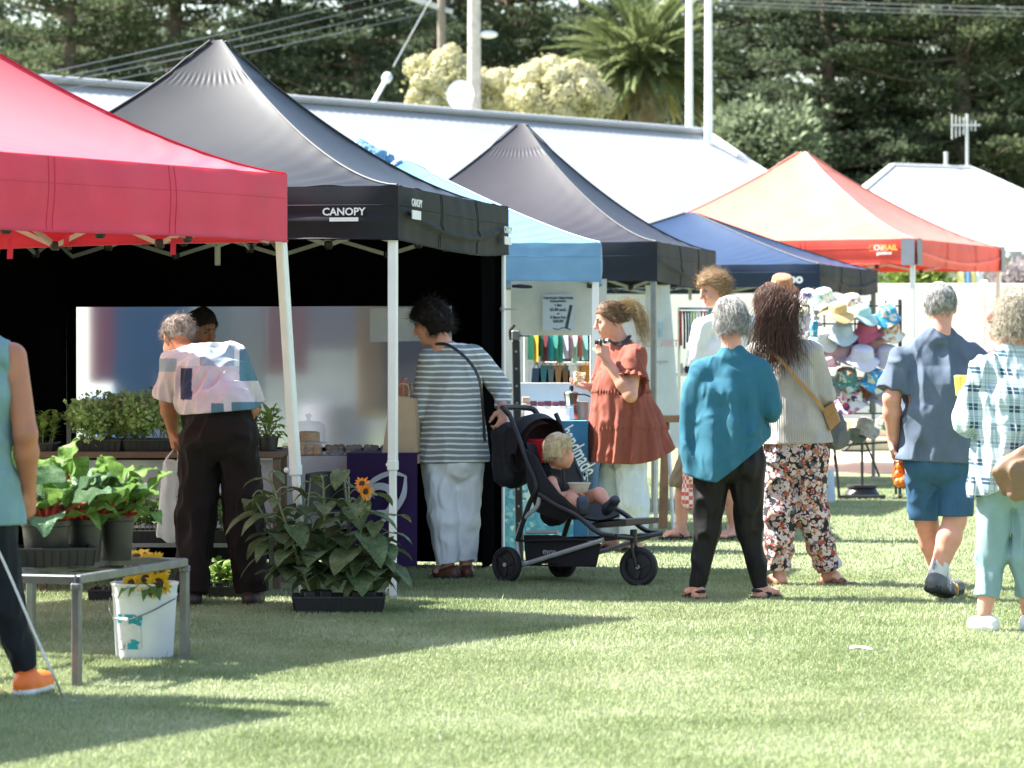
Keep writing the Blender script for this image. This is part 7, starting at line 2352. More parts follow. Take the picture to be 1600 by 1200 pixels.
# perforated black post and clamp
d7 = 21.75
o = thing('perforated_post', 'black perforated steel post with a grey clamp head beside the rear canopy leg', 'post', GD(811, d7))
mb = MB(); mb.bar(GD(812, d7) + A(0, 0, .01), P(806, 532, d7), .052, .052); po = mb.build('post', mat('post_black', (.02, .021, .022), .15, rough=.5), o)
hm = MB()
for k in range(12):
    q = lerp(GD(812, d7), P(806, 532, d7), .1 + .85 * k / 11) + A(0, -.027, 0); hm.lathe([(0, .001), (.008, .001), (.008, -.002)], q, 8, axis=(0, -1, 0))
hm.build('holes', mat('hole_pale', (.35, .36, .36), .1), po)
mb = MB(); q = P(806, 524, d7); mb.box(q, (.06, .07, .07), bev=.01); mb.tube([q + A(.02, -.03, 0), q + A(.09, -.03, 0)], .01, 6); mb.build('clamp_head', M_GALV2, o)
mb = MB(); mb.tube(bez([q + A(-.03, 0, -.03), q + A(-.035, 0, .03), q + A(-.01, 0, .07)], 4), .018, 8, flat=.7); mb.build('lever', M_PLAST, o)
mb = MB(); mb.box(GD(812, d7) + A(0, 0, .006), (.2, .2, .012), bev=.004); mb.build('base_plate', M_PLAST, o)
mb = MB(); q = P(800, 447, 21.45); mb.tube(bez([q, q + A(.05, 0, 0), q + A(.13, 0, -.005)], 4), [.016, .016, .017, .02, .022, .022, .02, .018, .012], 8, flat=.7)
one('black clamp arm sticking out from the rear leg of the black canopy', 'clamp', 'clamp_arm', mb, M_PLAST)

# ---- banner, tie rail and timber stand further along ----
d8 = 28.75
o = thing('drop_banner', 'narrow white drop banner with pale red lettering behind the grey canopy leg', 'banner', GD(1030, d8))
mb = MB(); tl_, tr2, bl, br_ = P(1009, 447, d8), P(1046, 447, d8), P(1000, 700, d8), P(1066, 700, d8)
mb.grid(lambda i, j: tuple(lerp(lerp(tl_, tr2, i), lerp(bl, br_, i), j) + A(0, .015 * math.sin(i * 9 + 2) * j, 0)), 24, 20); mb.add(np.array(mb.V[0]) + A(0, .006, 0), [f[::-1] for f in mb.F])
bn = mb.build('banner_cloth', cloth_mat('banner_white_cloth', (.66, .71, .73), rough=.7, trans=.25), o, angle=None)
mb = MB(); V_, F_ = text_mesh('ROCK ART', .085, P(1023, 537, d8 - .03), (1, 0, 0), (0, 0, 1), .001, bold=.001); mb.add(V_, F_); mb.build('lettering', mat('print_red', (.62, .38, .40), .05, rough=.6), bn, smooth=False)
mb = MB(); mb.slab([P(1029, 527, d8 - .03), P(1035, 527, d8 - .03), P(1035, 504, d8 - .03), P(1029, 504, d8 - .03)], A(0, .003, 0)); mb.slab([P(1003, 500, d8 - .03), P(1011, 486, d8 - .03), P(1013, 520, d8 - .03), P(1005, 522, d8 - .03)], A(0, .003, 0)); mb.build('picture', mat('print_blue', (.30, .46, .55), .15, 20, rough=.6), bn, smooth=False)
mb = MB(); V_, F_ = text_mesh('open', .05, P(1035, 565, d8 - .03), (1, 0, 0), (0, 0, 1), .001); mb.add(V_, F_); mb.build('lettering', mat('ink_grey', (.2, .22, .24), .05), bn, smooth=False)
mb = MB(); mb.tube([P(1008, 446, d8), P(1047, 446, d8)], .012, 6); 
mb.build('top_bar', M_GALV, o)
d9 = 29.6
rr = thing('tie_rail', 'thin rail of bright lanyards between the white banner and the blond man', 'display rail', GD(1085, d9))
mb = MB(); mb.tube([P(1060, 482, d9), P(1125, 482, d9)], .012, 6)
for x in (1061, 1124): mb.tube([GD(x, d9), P(x, 482, d9)], .014, 6)
mb.build('frame', M_GALV, rr)
tc_ = [('crimson', (.40, .03, .06)), ('black', (.03, .03, .035)), ('navy', (.03, .06, .22)), ('teal', (.03, .28, .34)), ('lime', (.35, .50, .10)), ('pale blue', (.50, .60, .68)), ('white', (.7, .69, .68)), ('mauve', (.30, .15, .20)), ('pink', (.60, .12, .22)), ('turquoise', (.10, .45, .45))]
for k, (nm, c) in enumerate(tc_):
    px = 1064 + k * 4.6; q = P(px, 486, d9 - .03)
    mb = MB(); w_ = .011; zb_ = P(0, 540 + 6 * math.sin(k * 2.1), d9)[2]
    mb.tube(bez([q, q + A(.006 * math.sin(k), 0, -.15), A(q[0] + .004, q[1], zb_)], 5), [.03] + [.02] * 8 + [.02, .023], 6, flat=.5)
    one(f'{nm} lanyard hanging on the thin rail beside the white banner', 'lanyard', 'lanyard', mb, mat('lanyard_' + nm.replace(' ', '_'), c, .1, 20, rough=.7), group='lanyards on the thin rail')
d10 = 25.9
o = thing('timber_stand', 'brown timber display stand behind the teal sweater and bare leg', 'stand', GD(1092, d10))
for x, a in ((1040, -4), (1148, 3)):
    mb = MB(); mb.slab([GD(x - 7 + a, d10), GD(x + 7 + a, d10), P(x + 6, 660, d10 + .2), P(x - 6, 660, d10 + .2)], A(0, .05, 0)); mb.build('leg', mat('timber_brown', (.30, .155, .07), .2, 10, rough=.6), o)
mb = MB(); mb.slab([P(1030, 660, d10 + .12), P(1160, 660, d10 + .12), P(1160, 650, d10 + .12), P(1030, 650, d10 + .12)], A(0, .4, 0)); mb.build('top', MAT['timber_brown'], o)
mb = MB(); mb.tube([GD(1052, d10 - .1), P(1044, 672, d10)], .016, 6); mb.tube([GD(1024, d10 - .05), P(1027, 640, d10)], .018, 6); mb.build('brace', M_GALV, o)
d11 = 31.0
o = thing('market_table', 'white market table half hidden between the banner and the teal sweater', 'table', GD(1082, d11))
mb = MB(); mb.box(P(1085, 585, d11) , (.62, .6, .025), bev=.004); mb.build('top', M_WHITE, o)
for x in (1042, 1128):
    mb = MB(); mb.bar(GD(x, d11), P(x, 588, d11), .03, .03); mb.build('leg', M_GALV, o)
for k, (nm, c) in enumerate((('cream', (.55, .5, .38)), ('dark', (.06, .05, .05)), ('green', (.2, .26, .12)), ('white', (.7, .7, .68)))):
    mb = MB(); q = P(1064 + 10 * k, 583, d11 - .1); mb.lathe([(0, 0), (.025, 0), (.03, .03 + .02 * (k % 2)), (.018, .07), (.02, .09), (0, .092)], q, 12)
    one(f'small {nm} jar on the white market table', 'jar', 'jar', mb, mat('jar_' + nm, c, .1, rough=.4), group='jars on the white market table')
# ---- the hat stall ----
M_BLACKMETAL = mat('black_metal', (.02, .02, .022), .1, rough=.45)
def sun_hat(label, px, py, d, w, m, kind='bucket', tilt=(.0, -.35, 1.0), group='sun hats on the stand'):
    c = P(px, py, d)
    o = thing('sun_hat', label, 'hat', c, group)
    ax = unit(tilt); x = unit(np.cross(A(0, 1, 0), ax)); y = np.cross(ax, x)
    r = w / 2
    if kind == 'bucket': prof, br = [(0, .62), (.30, .62), (.50, .56), (.56, .50), (.66, .02)], [(.66, .03), (.83, -.12), (1.0, -.26)]
    elif kind == 'wide': prof, br = [(0, .52), (.25, .51), (.40, .42), (.46, .30), (.48, .02)], [(.48, .03), (.75, -.03), (1.0, -.13)]
    else: prof, br = [(0, .60), (.3, .58), (.5, .48), (.62, .25), (.66, .02)], [(.66, .02), (.70, -.02), (.74, -.04)]
    def rev(pf, wave):
        n = 28; V = []
        for (rr, z) in pf:
            for k in range(n):
                a = 6.2832 * k / n
                zz = z + wave * max(0, rr - .66) * math.sin(a * 3 + px)
                V.append(c + r * (x * rr * math.cos(a) + y * rr * math.sin(a) + ax * zz))
        Fc = [(i * n + k, i * n + (k + 1) % n, (i + 1) * n + (k + 1) % n, (i + 1) * n + k) for i in range(len(pf) - 1) for k in range(n)]
        return V, Fc
    mb = MB(); V, Fc = rev(prof, 0); mb.add(V, Fc); mb.build('crown', m, o)
    mb = MB(); V, Fc = rev(br, .5); mb.add(V, Fc); V2 = np.array(V) - ax * .006; mb.add(V2, [f[::-1] for f in Fc]); mb.build('brim', m, o)
    return o
def pm(name, cols, scale=26, gapc=(.7, .7, .68), gap=.6):
    n = len(cols)
    return print_mat('print_' + name, [(k / n, c) for k, c in enumerate(cols)], scale, gap, gapc, .85)
HM = {
 'rust': pm('rust', [(.45, .16, .06), (.52, .22, .09), (.36, .10, .05), (.55, .30, .16)], 30, (.5, .22, .1)), 'leafgreen': pm('leafgreen', [(.16, .38, .22), (.62, .66, .60), (.10, .42, .44), (.38, .50, .20), (.68, .70, .66)], 18),
 'violet': pm('violet', [(.55, .42, .55), (.10, .08, .22), (.70, .62, .66)], 20), 'straw': mat('straw', (.62, .42, .18), .18, 60, rough=.8, bump=.5, bscale=90), 'aqua': mat('aqua_cotton', (.36, .56, .56), .15, 8, rough=.85),
 'bluebloom': pm('bluebloom', [(.03, .27, .50), (.04, .34, .58), (.66, .60, .42), (.03, .24, .46), (.68, .68, .66)], 17, (.03, .28, .5), .75), 'chambray': mat('chambray', (.42, .52, .62), .1, 10, rough=.85), 'pinkgrey': mat('raspberry', (.44, .09, .15), .12, 30, rough=.85),
 'fruit': pm('fruit', [(.46, .12, .10), (.40, .42, .22), (.58, .48, .30), (.50, .22, .18)], 24), 'white': mat('hat_white', (.68, .67, .68), .06, 8, rough=.9), 'mauve': mat('mauve_cotton', (.46, .30, .33), .15, 10, rough=.85), 'lilac': mat('lilac_cotton', (.58, .57, .68), .08, 10, rough=.85),
 'blush': mat('blush_cotton', (.66, .42, .42), .12, 10, rough=.85), 'jungle': pm('jungle', [(.05, .16, .12), (.10, .24, .18), (.46, .54, .46), (.30, .10, .05), (.05, .20, .20)], 17, (.06, .17, .13), .8), 'berry': pm('berry', [(.52, .05, .10), (.05, .03, .14), (.62, .48, .56), (.60, .20, .34), (.68, .64, .66)], 17),
 'palelilac': mat('palelilac', (.50, .46, .52), .1, 10, rough=.85), 'yellow': pm('yellow', [(.62, .58, .30), (.66, .64, .50), (.50, .54, .30)], 20), 'greyfur': mat('grey_fleece', (.34, .32, .30), .4, 30, rough=1, bump=1, bscale=60), 'olive': mat('olive_cotton', (.12, .14, .08), .15, 10, rough=.9)}
dh = 31.3
s = .28
HATS = [(1222, 446, 30.7, .30, 'rust', 'bucket', 'rust-orange patterned hat held highest, above the brown-haired woman'), (1262, 463, dh, .22, 'violet', 'cap', 'violet and white floral cap tucked behind the green leafy hat'), (1287, 466, dh - .1, .27, 'leafgreen', 'bucket', 'green and white leaf-print bucket hat in the top row'),
 (1309, 488, dh - .25, .34, 'straw', 'wide', 'yellow straw hat with a wide curling brim'), (1346, 492, dh - .1, .34, 'aqua', 'wide', 'pale aqua wide-brimmed hat in the top row'), (1386, 492, dh - .1, .28, 'bluebloom', 'bucket', 'blue floral bucket hat at the end of the top row'),
 (1316, 520, dh - .15, .29, 'chambray', 'bucket', 'chambray blue bucket hat under the straw hat'), (1355, 516, dh - .1, .29, 'pinkgrey', 'bucket', 'raspberry bucket hat in the second row'), (1391, 517, dh - .05, .27, 'fruit', 'bucket', 'red and green fruit-print hat in the second row'),
 (1283, 530, dh - .1, .30, 'white', 'bucket', 'plain white bucket hat beside the cardigan shoulder'), (1314, 552, dh - .05, .28, 'mauve', 'bucket', 'mauve bucket hat under the chambray one'), (1347, 558, dh - .2, .32, 'lilac', 'bucket', 'large lilac-white bucket hat in the middle of the stand'), (1386, 556, dh - .1, .29, 'palelilac', 'bucket', 'greyish lilac hat beside the blue T-shirt sleeve'),
 (1292, 570, dh - .2, .30, 'blush', 'wide', 'blush pink wide-brimmed hat low beside the cardigan sleeve'), (1322, 592, dh - .2, .30, 'jungle', 'bucket', 'dark green jungle-print bucket hat in the lower row'), (1366, 594, dh - .2, .30, 'bluebloom', 'bucket', 'bright blue bloom-print bucket hat in the lower row'),
 (1330, 624, dh - .15, .32, 'berry', 'bucket', 'berry red and navy floral hat in the lowest row'), (1378, 622, dh - .1, .30, 'palelilac', 'wide', 'pale lilac wide hat in the lowest row behind the bare forearm'), (1247, 494, dh + .05, .27, 'yellow', 'bucket', 'pale yellow patterned hat just over the brown hair'),
 (1276, 556, dh + .05, .26, 'white', 'wide', 'white floppy hat half covered by the cardigan shoulder'), (1262, 505, dh + .04, .26, 'palelilac', 'bucket', 'greyish hat under the violet cap'), (1331, 474, dh + .05, .26, 'fruit', 'bucket', 'fruit-print hat tucked between the straw and aqua hats'), (1338, 537, dh + .04, .26, 'violet', 'bucket', 'violet floral hat peeping out above the large lilac-white one'), (1371, 540, dh + .04, .26, 'blush', 'bucket', 'blush bucket hat between the lilac hats'), (1298, 604, dh + .04, .26, 'lilac', 'bucket', 'lilac hat half behind the jungle print'), (1345, 608, dh + .05, .26, 'rust', 'bucket', 'rust patterned hat between the jungle and bloom prints'), (1396, 592, dh + .04, .26, 'mauve', 'bucket', 'mauve hat behind the bright blue bloom print'), (1300, 632, dh, .28, 'white', 'wide', 'white wide-brimmed hat at the bottom of the stand'), (1352, 668, 31.4, .26, 'greyfur', 'bucket', 'grey fleecy hat on top of the black tripod'), (1334, 680, 31.35, .24, 'olive', 'wide', 'olive brimmed hat under the grey fleecy one'), (1384, 664, 31.8, .26, 'jungle', 'cap', 'dark patterned cap beside the grey fleecy hat')]
for px, py, d, w, m, kd, lab in HATS:
    sun_hat(lab, px, py, d, w * 1.08, HM[m], kd, (.08 * math.sin(px), -.45 if kd != 'wide' else -.3, 1))
o = thing('hat_stand', 'black metal grid stand that carries the sun hats', 'display stand', GD(1335, dh + .12))
mb = MB()
for x in range(1240, 1412, 24): mb.tube([P(x, 470, dh + .1), P(x, 645, dh + .1)], .008, 5)
for y in range(478, 650, 28): mb.tube([P(1236, y, dh + .1), P(1408, y, dh + .1)], .008, 5)
mb.build('grid', M_BLACKMETAL, o)
for x in (1238, 1406):
    mb = MB(); mb.tube([GD(x, dh + .12), P(x, 468, dh + .12)], .016, 8); mb.tube([GD(x, dh - .2) + A(0, 0, .016), GD(x, dh + .5) + A(0, 0, .016)], .016, 8); mb.build('upright', M_BLACKMETAL, o)
mb = MB()
for px, py in [(h[0], h[1]) for h in HATS[:28]]:
    q = P(px, py + 2, dh + .09); mb.tube([q, q + A(0, -.14, .03)], .006, 5)
mb.build('hooks', M_BLACKMETAL, o)
o = thing('hat_post', 'slim black post holding the highest rust-orange hat above the other hats', 'display stand', GD(1222, 30.72))
mb = MB(); mb.tube([GD(1222, 30.72) + A(0, 0, .02), P(1222, 440, 30.72)], .014, 8); mb.build('pole', M_BLACKMETAL, o)
mb = MB(); mb.lathe([(0, .002), (.14, .002), (.14, .015), (.02, .03), (0, .03)], GD(1222, 30.72), 20); mb.build('base', M_BLACKMETAL, o)
d12 = 31.4
o = thing('tripod_stand', 'black tripod stand on a round weighted base under the fleecy hat', 'stand', GD(1347, d12))
mb = MB(); mb.tube([GD(1347, d12) + A(0, 0, .1), P(1347, 655, d12)], .014, 8); mb.build('pole', M_BLACKMETAL, o)
mb = MB(); mb.lathe([(0, .02), (.16, .02), (.165, .03), (.14, .07), (.13, .085), (.15, .10), (.148, .12), (0, .12)], GD(1347, d12), 24); mb.build('base', M_BLACKMETAL, o)
for a, b in (((1352, 690), (1374, 744)), ((1336, 690), (1318, 705)), ((1316, 705), (1356, 705))):
    mb = MB(); mb.tube([P(*a, d12), P(*b, d12 + .05)], .011, 6); mb.build('brace', M_BLACKMETAL, o)
o = thing('folding_stool', 'black folding frame standing on the grass beside the weighted tripod base', 'stand', GD(1318, 31.0))
mb = MB(); mb.tube(bez([P(1303, 695, 31.0), P(1307, 730, 31.0), GD(1311, 31.0) + A(0, 0, .02)], 5), .014, 7); mb.tube([P(1303, 712, 31.0), P(1308, 740, 31.0)], .012, 6); mb.build('leg', M_BLACKMETAL, o)
mb = MB(); mb.tube([GD(1309, 31.0) + A(0, 0, .02), GD(1383, 31.1) + A(0, 0, .02)], .02, 7); mb.build('foot_rail', M_BLACKMETAL, o)
mb = MB(); mb.tube([GD(1400, 31.6) + A(0, 0, .02), P(1398, 690, 31.6)], .014, 7); mb.tube([P(1303, 697, 31.0), P(1398, 690, 31.6)], .012, 6); mb.build('leg', M_BLACKMETAL, o)
mb = MB(); c = P(1291, 752, 30.4); c[2] = 0
mb.grid(lambda i, j: tuple(c + A((i - .5) * (.17 - .03 * j), .06 * math.sin(i * 3.14), .30 * j + .01 * math.sin(i * 14) * j)), 14, 8); mb.grid(lambda i, j: tuple(c + A((.5 - i) * (.17 - .03 * j), -.06 * math.sin(i * 3.14), .30 * j + .01 * math.sin(i * 14) * j)), 14, 8)
one('pale blue bag standing on the grass beside the floral trousers', 'bag', 'carrier_bag', mb, cloth_mat('paleblue_bag', (.52, .60, .70), rough=.6, trans=.1), angle=None)
mb = MB(); c = P(1272, 512, 31.0); mb.lathe([(0, -.09), (.035, -.09), (.04, -.02), (.035, .06), (.018, .07), (.016, .09), (0, .09)], c, 14)
one('small blue patterned bottle hanging beside the yellow hat', 'bottle', 'bottle', mb, HM['bluebloom'])
# ---- pram, child and things people carry ----
O_ = A(.136, 20.04, 0); fS = unit(A(.745, -.667, 0)); nS = A(-.667, -.745, 0)
def lp(a, b, z): return O_ + fS * a + nS * b + A(0, 0, z)
def near(px, py, b=.22):
    """a point of the pram's upright plane at sideways offset b, seen at a photo pixel"""
    k = (px - 800) / F; q = O_ + nS * b
    a = (k * q[1] - q[0]) / (fS[0] - k * fS[1])
    w_ = q + fS * a
    return A(w_[0], w_[1], CH + (HZ - py) / F * w_[1])
WID = .40
pr = thing('pram', 'black three-wheeled pram with silver tubes and a red-lined hood', 'pram', O_)
M_TUBE = mat('silver_tube', (.52, .53, .54), .06, 10, rough=.35, metal=.25); M_PFAB = cloth_mat('pram_fabric', (.016, .016, .018), rough=.75, trans=0, sheen=.05); M_PRED = cloth_mat('pram_red', (.50, .012, .022), rough=.7, trans=.05)
def wheel(c, ax, r, w, q=1.0):
    wl = MB(); wl.lathe([(r * .68, -w * .42), (r * .86, -w * .5), (r * .97, -w * .34), (r, 0), (r * .97, w * .34), (r * .86, w * .5), (r * .68, w * .42), (r * .66, 0), (r * .68, -w * .42)], c, 40, axis=ax)
    root = wl.build('wheel', M_RUBBER, pr)
    rm = MB(); rm.lathe([(r * .68, -w * .3), (r * .62, -w * .36), (r * .6, 0), (r * .62, w * .36), (r * .68, w * .3)], c, 32, axis=ax)
    u = unit(ax); x = unit(np.cross(A(0, 0, 1), u)); y = np.cross(u, x)
    for k in range(3):
        a = k * 2.094 + .4; dv = x * math.cos(a) + y * math.sin(a); sd = np.cross(u, dv)
        rm.slab([c + dv * r * .12 + sd * .02, c + dv * r * .64 + sd * .012, c + dv * r * .64 - sd * .012, c + dv * r * .12 - sd * .02], u * w * .3)
    rm.lathe([(r * .66, -.004), (r * .3, -.008), (0, -.008), (0, .008), (r * .3, .008), (r * .66, .004)], c, 32, axis=ax)
    rm.lathe([(0, -w * .42), (.02, -w * .42), (.022, 0), (.02, w * .42), (0, w * .42)], c, 14, axis=ax)
    rm.build('rim', mat('rim_black', (.025, .025, .027), .1, rough=.4), root)
    hb = MB(); 
    for s_ in (-1, 1): hb.lathe([(0, w * .5), (.012, w * .5), (.014, w * .38)], c, 12, axis=u * s_)
    hb.build('hub_cap', M_TUBE, root)
wheel(lp(0, .25, .108), nS, .108, .048); wheel(lp(0, -.25, .108), nS, .108, .048)
fw_ax = unit(nS + fS * .35)
cfw = G(998, 917); cfw = A(cfw[0], cfw[1], .118); wheel(cfw, unit(A(-.35, -.94, 0)), .116, .055)
fr = MB()
for b in (.21, -.21):
    sft = nS * (b - .21)
    q = lambda px, py: near(px, py, .21) + sft
    fr.tube(bez([q(812, 884), q(870, 866), q(944, 843)], 6), .014, 10)                    # long lower tube
    fr.tube(bez([q(812, 880), q(808, 845), q(818, 812), q(838, 793), q(843, 777)], 6), .013, 10)   # curved rear tube
fr.tube([near(822, 832, .21), near(872, 831, .21)], .011, 8)
fr.tube([lp(0, .25, .108), lp(0, -.25, .108)], .012, 8)
fr.build('frame_tubes', M_TUBE, pr)
bk = MB()
for b in (.21, -.21):
    sft = nS * (b - .21); q = lambda px, py: near(px, py, .21) + sft
    bk.tube(bez([q(808, 845), q(826, 790), q(838, 760), q(824, 722), q(806, 672), q(796, 648)], 6), .015, 10)
    bk.tube(bez([q(842, 772), q(870, 790), q(902, 806), q(935, 832), q(962, 838)], 6), .015, 10)
    bk.tube([q(808, 845), q(935, 843)], .008, 6)
fa_, fb_ = near(944, 842, .21), near(944, 842, .21) - nS * .42
head_ = A(cfw[0] - .03, cfw[1] + .0, .285)
bk.tube(bez([fa_, lerp(fa_, head_, .6) + A(0, 0, .01), head_], 4), .016, 8); bk.tube(bez([fb_, lerp(fb_, head_, .6) + A(0, 0, .01), head_], 4), .016, 8)
bk.tube([near(962, 838, .21), head_], .014, 8); bk.tube([near(962, 838, .21) - nS * .42, head_], .014, 8)
bk.build('black_tubes', M_PLAST, pr)
hd2 = MB(); h0, h1 = near(796, 648, .21), near(796, 650, .21) - nS * .26
hd2.tube(bez([h0, h0 + A(-.03, -.02, .035), lerp(h0, h1, .15) + A(-.06, 0, .045), lerp(h0, h1, .85) + A(-.06, 0, .045), h1 + A(-.03, .0, .035), h1], 6), .017, 10); hd2.build('handle', M_PLAST, pr)
fk = MB(); sd_ = unit(A(-.35, -.94, 0))
for s_ in (-1, 1): fk.tube(bez([head_ - A(0, 0, .03) + sd_ * s_ * .03, cfw + A(-.02, 0, .08) + sd_ * s_ * .042, cfw + sd_ * s_ * .042], 5), .010, 8)
fk.tube([head_ - A(0, 0, .04), head_ + A(0, 0, .05)], .022, 10); fk.build('fork', M_PLAST, pr)
# seat shell, backrest, footrest, basket, hood
def sheet(name, m, rows, parent=pr, t=.014):
    """closed padded sheet from rows of near-side pixels, running across the pram"""
    N = len(rows); W_ = 8
    def fn(i, j):
        k = i * (N - 1); k0 = min(int(k), N - 2); f = k - k0
        p = lerp(near(*rows[k0], .19), near(*rows[k0 + 1], .19), f) - nS * .38 * j
        return tuple(p - A(0, 0, .03 * math.sin(math.pi * j)))
    mb = MB(); mb.grid(fn, (N - 1) * 5, W_); mb.add(np.array(mb.V[0]) - A(0, 0, t), [f[::-1] for f in mb.F])
    return mb.build(name, m, parent, angle=None)
sheet('seat', M_PFAB, [(822, 690), (836, 740), (852, 775), (880, 792), (905, 806)])
def side_panel(rows, bb, nm, m, t=.012):
    mb = MB(); mb.slab([near(*r_, bb) for r_ in rows], nS * -t); return mb.build(nm, m, pr, angle=None)
for bb in (.205, -.195):
    side_panel([(818, 700), (838, 715), (852, 745), (872, 770), (905, 800), (905, 812), (868, 812), (838, 800), (824, 760)], bb, 'seat_side', M_PFAB)
ft = MB(); 
for (a, b) in (((922, 818), (978, 812)),):
    p, q = near(*a, .15), near(*b, .15)
    ft.grid(lambda i, j: tuple(lerp(p, q, i) - nS * .3 * j + A(0, 0, .012 * math.sin(i * 3.14))), 8, 8); ft.grid(lambda i, j: tuple(lerp(p, q, i) - nS * .3 * (1 - j) - A(0, 0, .03)), 8, 8)
    ft.slab([p, q, q - A(0, 0, .03), p - A(0, 0, .03)], -nS * .3)
ft.build('footrest', M_PLAST, pr)
bs_ = MB()
bas = [(818, 836), (870, 836), (938, 850), (930, 886), (860, 880), (822, 884)]
for bb in (.20, -.19): bs_.slab([near(*r_, bb) for r_ in bas], -nS * .01)
bs_.slab([near(822, 884, .2), near(930, 886, .2), near(930, 886, -.2), near(822, 884, -.2)], A(0, 0, .01)); bs_.slab([near(818, 836, .2), near(822, 884, .2), near(822, 884, -.2), near(818, 836, -.2)], fS * .01)
bk_o = bs_.build('basket', M_PFAB, pr, smooth=False)
mb = MB(); V_, F_ = text_mesh('evoz', .055, near(858, 862, .215), fS, unit(A(0, 0, 1) ), .001, bold=.0004); mb.add(V_, F_); mb.build('logo', mat('logo_grey', (.4, .4, .4), .05), bk_o, smooth=False)
# hood: folded-back shell with red lining
def hood_fn(off):
    rows = [(802, 740), (784, 708), (780, 672), (790, 650), (806, 646), (818, 654)]
    N = len(rows)
    def fn(i, j):
        k = i * (N - 1); k0 = min(int(k), N - 2); f = k - k0
        c0 = near(803, 730, .2); p = lerp(near(*rows[k0], .2), near(*rows[k0 + 1], .2), f)
        a = math.pi * j
        mid = -nS * .20
        out_ = p - c0
        return tuple(c0 + mid + nS * (.21 - off * .5) * math.cos(a) + out_ * (.25 + .75 * math.sin(a) ** .6) * (1 - off) )
    return fn
hm_ = MB(); hm_.grid(hood_fn(0), 20, 18); ho = hm_.build('hood', M_PFAB, pr, angle=None)
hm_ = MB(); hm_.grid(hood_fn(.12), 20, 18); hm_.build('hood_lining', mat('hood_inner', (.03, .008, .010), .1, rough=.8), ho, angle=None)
mb = MB(); a_ = [(824, 686), (848, 690), (852, 722), (832, 726)]; mb.slab([near(*r_, .10) for r_ in a_], -nS * .26); mb.build('back_cushion', M_PRED, pr)
# soft bag hanging behind the seat
S_ = Sdf(near(765, 770, .3) - .12, near(830, 640, -.3) + .12, .008)
S_.seg(near(792, 680, .12), near(800, 740, .1), .075, .085, fS, 1.6, 1.6, .04); S_.seg(near(792, 680, -.12), near(800, 740, -.1), .075, .085, fS, 1.6, 1.6, .04); S_.disp(folds(5, .008, .05))
tag(S_.build('nappy_bag', M_PFAB, None, near(800, 760, 0)), 'slouchy black bag hanging from the pram handle', 'bag')
# child
def child():
    N = lambda px, py, b=0.0: near(px, py, b)
    J = dict(hd=N(874, 704, .06), nk=N(864, 732, .04), sl=N(862, 752, .14), sr=N(864, 748, -.08), el=N(874, 780, .17), er=N(886, 772, -.11), wl=N(897, 768, .09), wr=N(903, 764, -.05),
             pv=N(866, 794, .03), hl=N(872, 795, .08), hr=N(874, 795, -.02), kl=N(893, 780, .15), kr=N(936, 772, -.04), al=N(908, 792, .16), ar=N(948, 787, -.02), tl=N(910, 772, .17), tr=N(966, 777, .0))
    lo, hi = bounds(list(J.values()), .16)
    S = Sdf(lo, hi, .005)
    L, M = head(S, J['hd'], unit(A(.95, .45, -.18)), (0, 0, 1), .86, .8)
    S.ell(L(0, .05, -.05), A(.055, .045, .045) * .86, M, .03)
    S.seg(J['nk'], J['hd'] - A(0, 0, .05), .036, .036, k=.02)
    S.seg(J['pv'], J['nk'] - A(0, 0, .03), .078, .068, nS, .8, .8, .03); S.seg(J['sl'], J['sr'], .03, .03, k=.03)
    for s in 'lr':
        limb(S, J['s' + s], J['e' + s], J['w' + s], (.030, .026, .027, .019), .012)
        limb(S, J['h' + s], J['k' + s], J['a' + s], (.05, .04, .038, .026), .015)
        hand(S, J['w' + s], unit(A(.6, -.1, -.1)), A(0, .2, -1), 1 if s == 'l' else -1, .8, .52)
    o = S.build('person', sm(M_S2), None, J['pv'] * A(1, 1, 0) + A(0, 0, J['pv'][2] - .08))
    tag(o, 'blond toddler in a black sleeveless top sitting in the pram with a bowl', 'child', 'people at the market')
    T = Sdf(lo, hi, .005)
    T.seg(J['pv'] - A(0, 0, .03), J['nk'] - A(0, 0, .025), .092, .08, nS, .85, .8, .03); T.seg(lerp(J['sl'], J['sr'], .12), lerp(J['sl'], J['sr'], .88), .04, .04, k=.03)
    for s in 'lr': T.seg(J['h' + s], lerp(J['h' + s], J['k' + s], .45), .062, .056, k=.03)
    T.disp(folds(15, .004, .03)); T.build('romper', fabric('black_romper', (.018, .018, .02)), o)
    for s in 'lr':
        shoe('shoe', J['a' + s], J['t' + s], .62, mat('shoe_navy', (.035, .05, .08), .15, rough=.6), M_RUBBER, o, h=.005)
    hair_mesh('hair', L, M, hairm('hair_toddler', (.55, .40, .21), (.80, .66, .43)), o, q=.86, seed=31, strands=900, length=.055, curl=.07, puff=.009, low=-.05, comb=(.2, .25, -1), back_low=-.055, style='bob', cut_y=.05)
    return J
JC = child()
c = near(905, 762, .06)
mb = MB(); mb.lathe([(0, -.028), (.042, -.028), (.046, -.024), (.064, .022), (.069, .024), (.069, .030), (.060, .030), (.042, -.02), (0, -.022)], c, 26)
one('cream paper bowl held by the toddler in the pram', 'bowl', 'paper_bowl', mb, mat('paper_cream', (.60, .53, .44), .05, rough=.8))
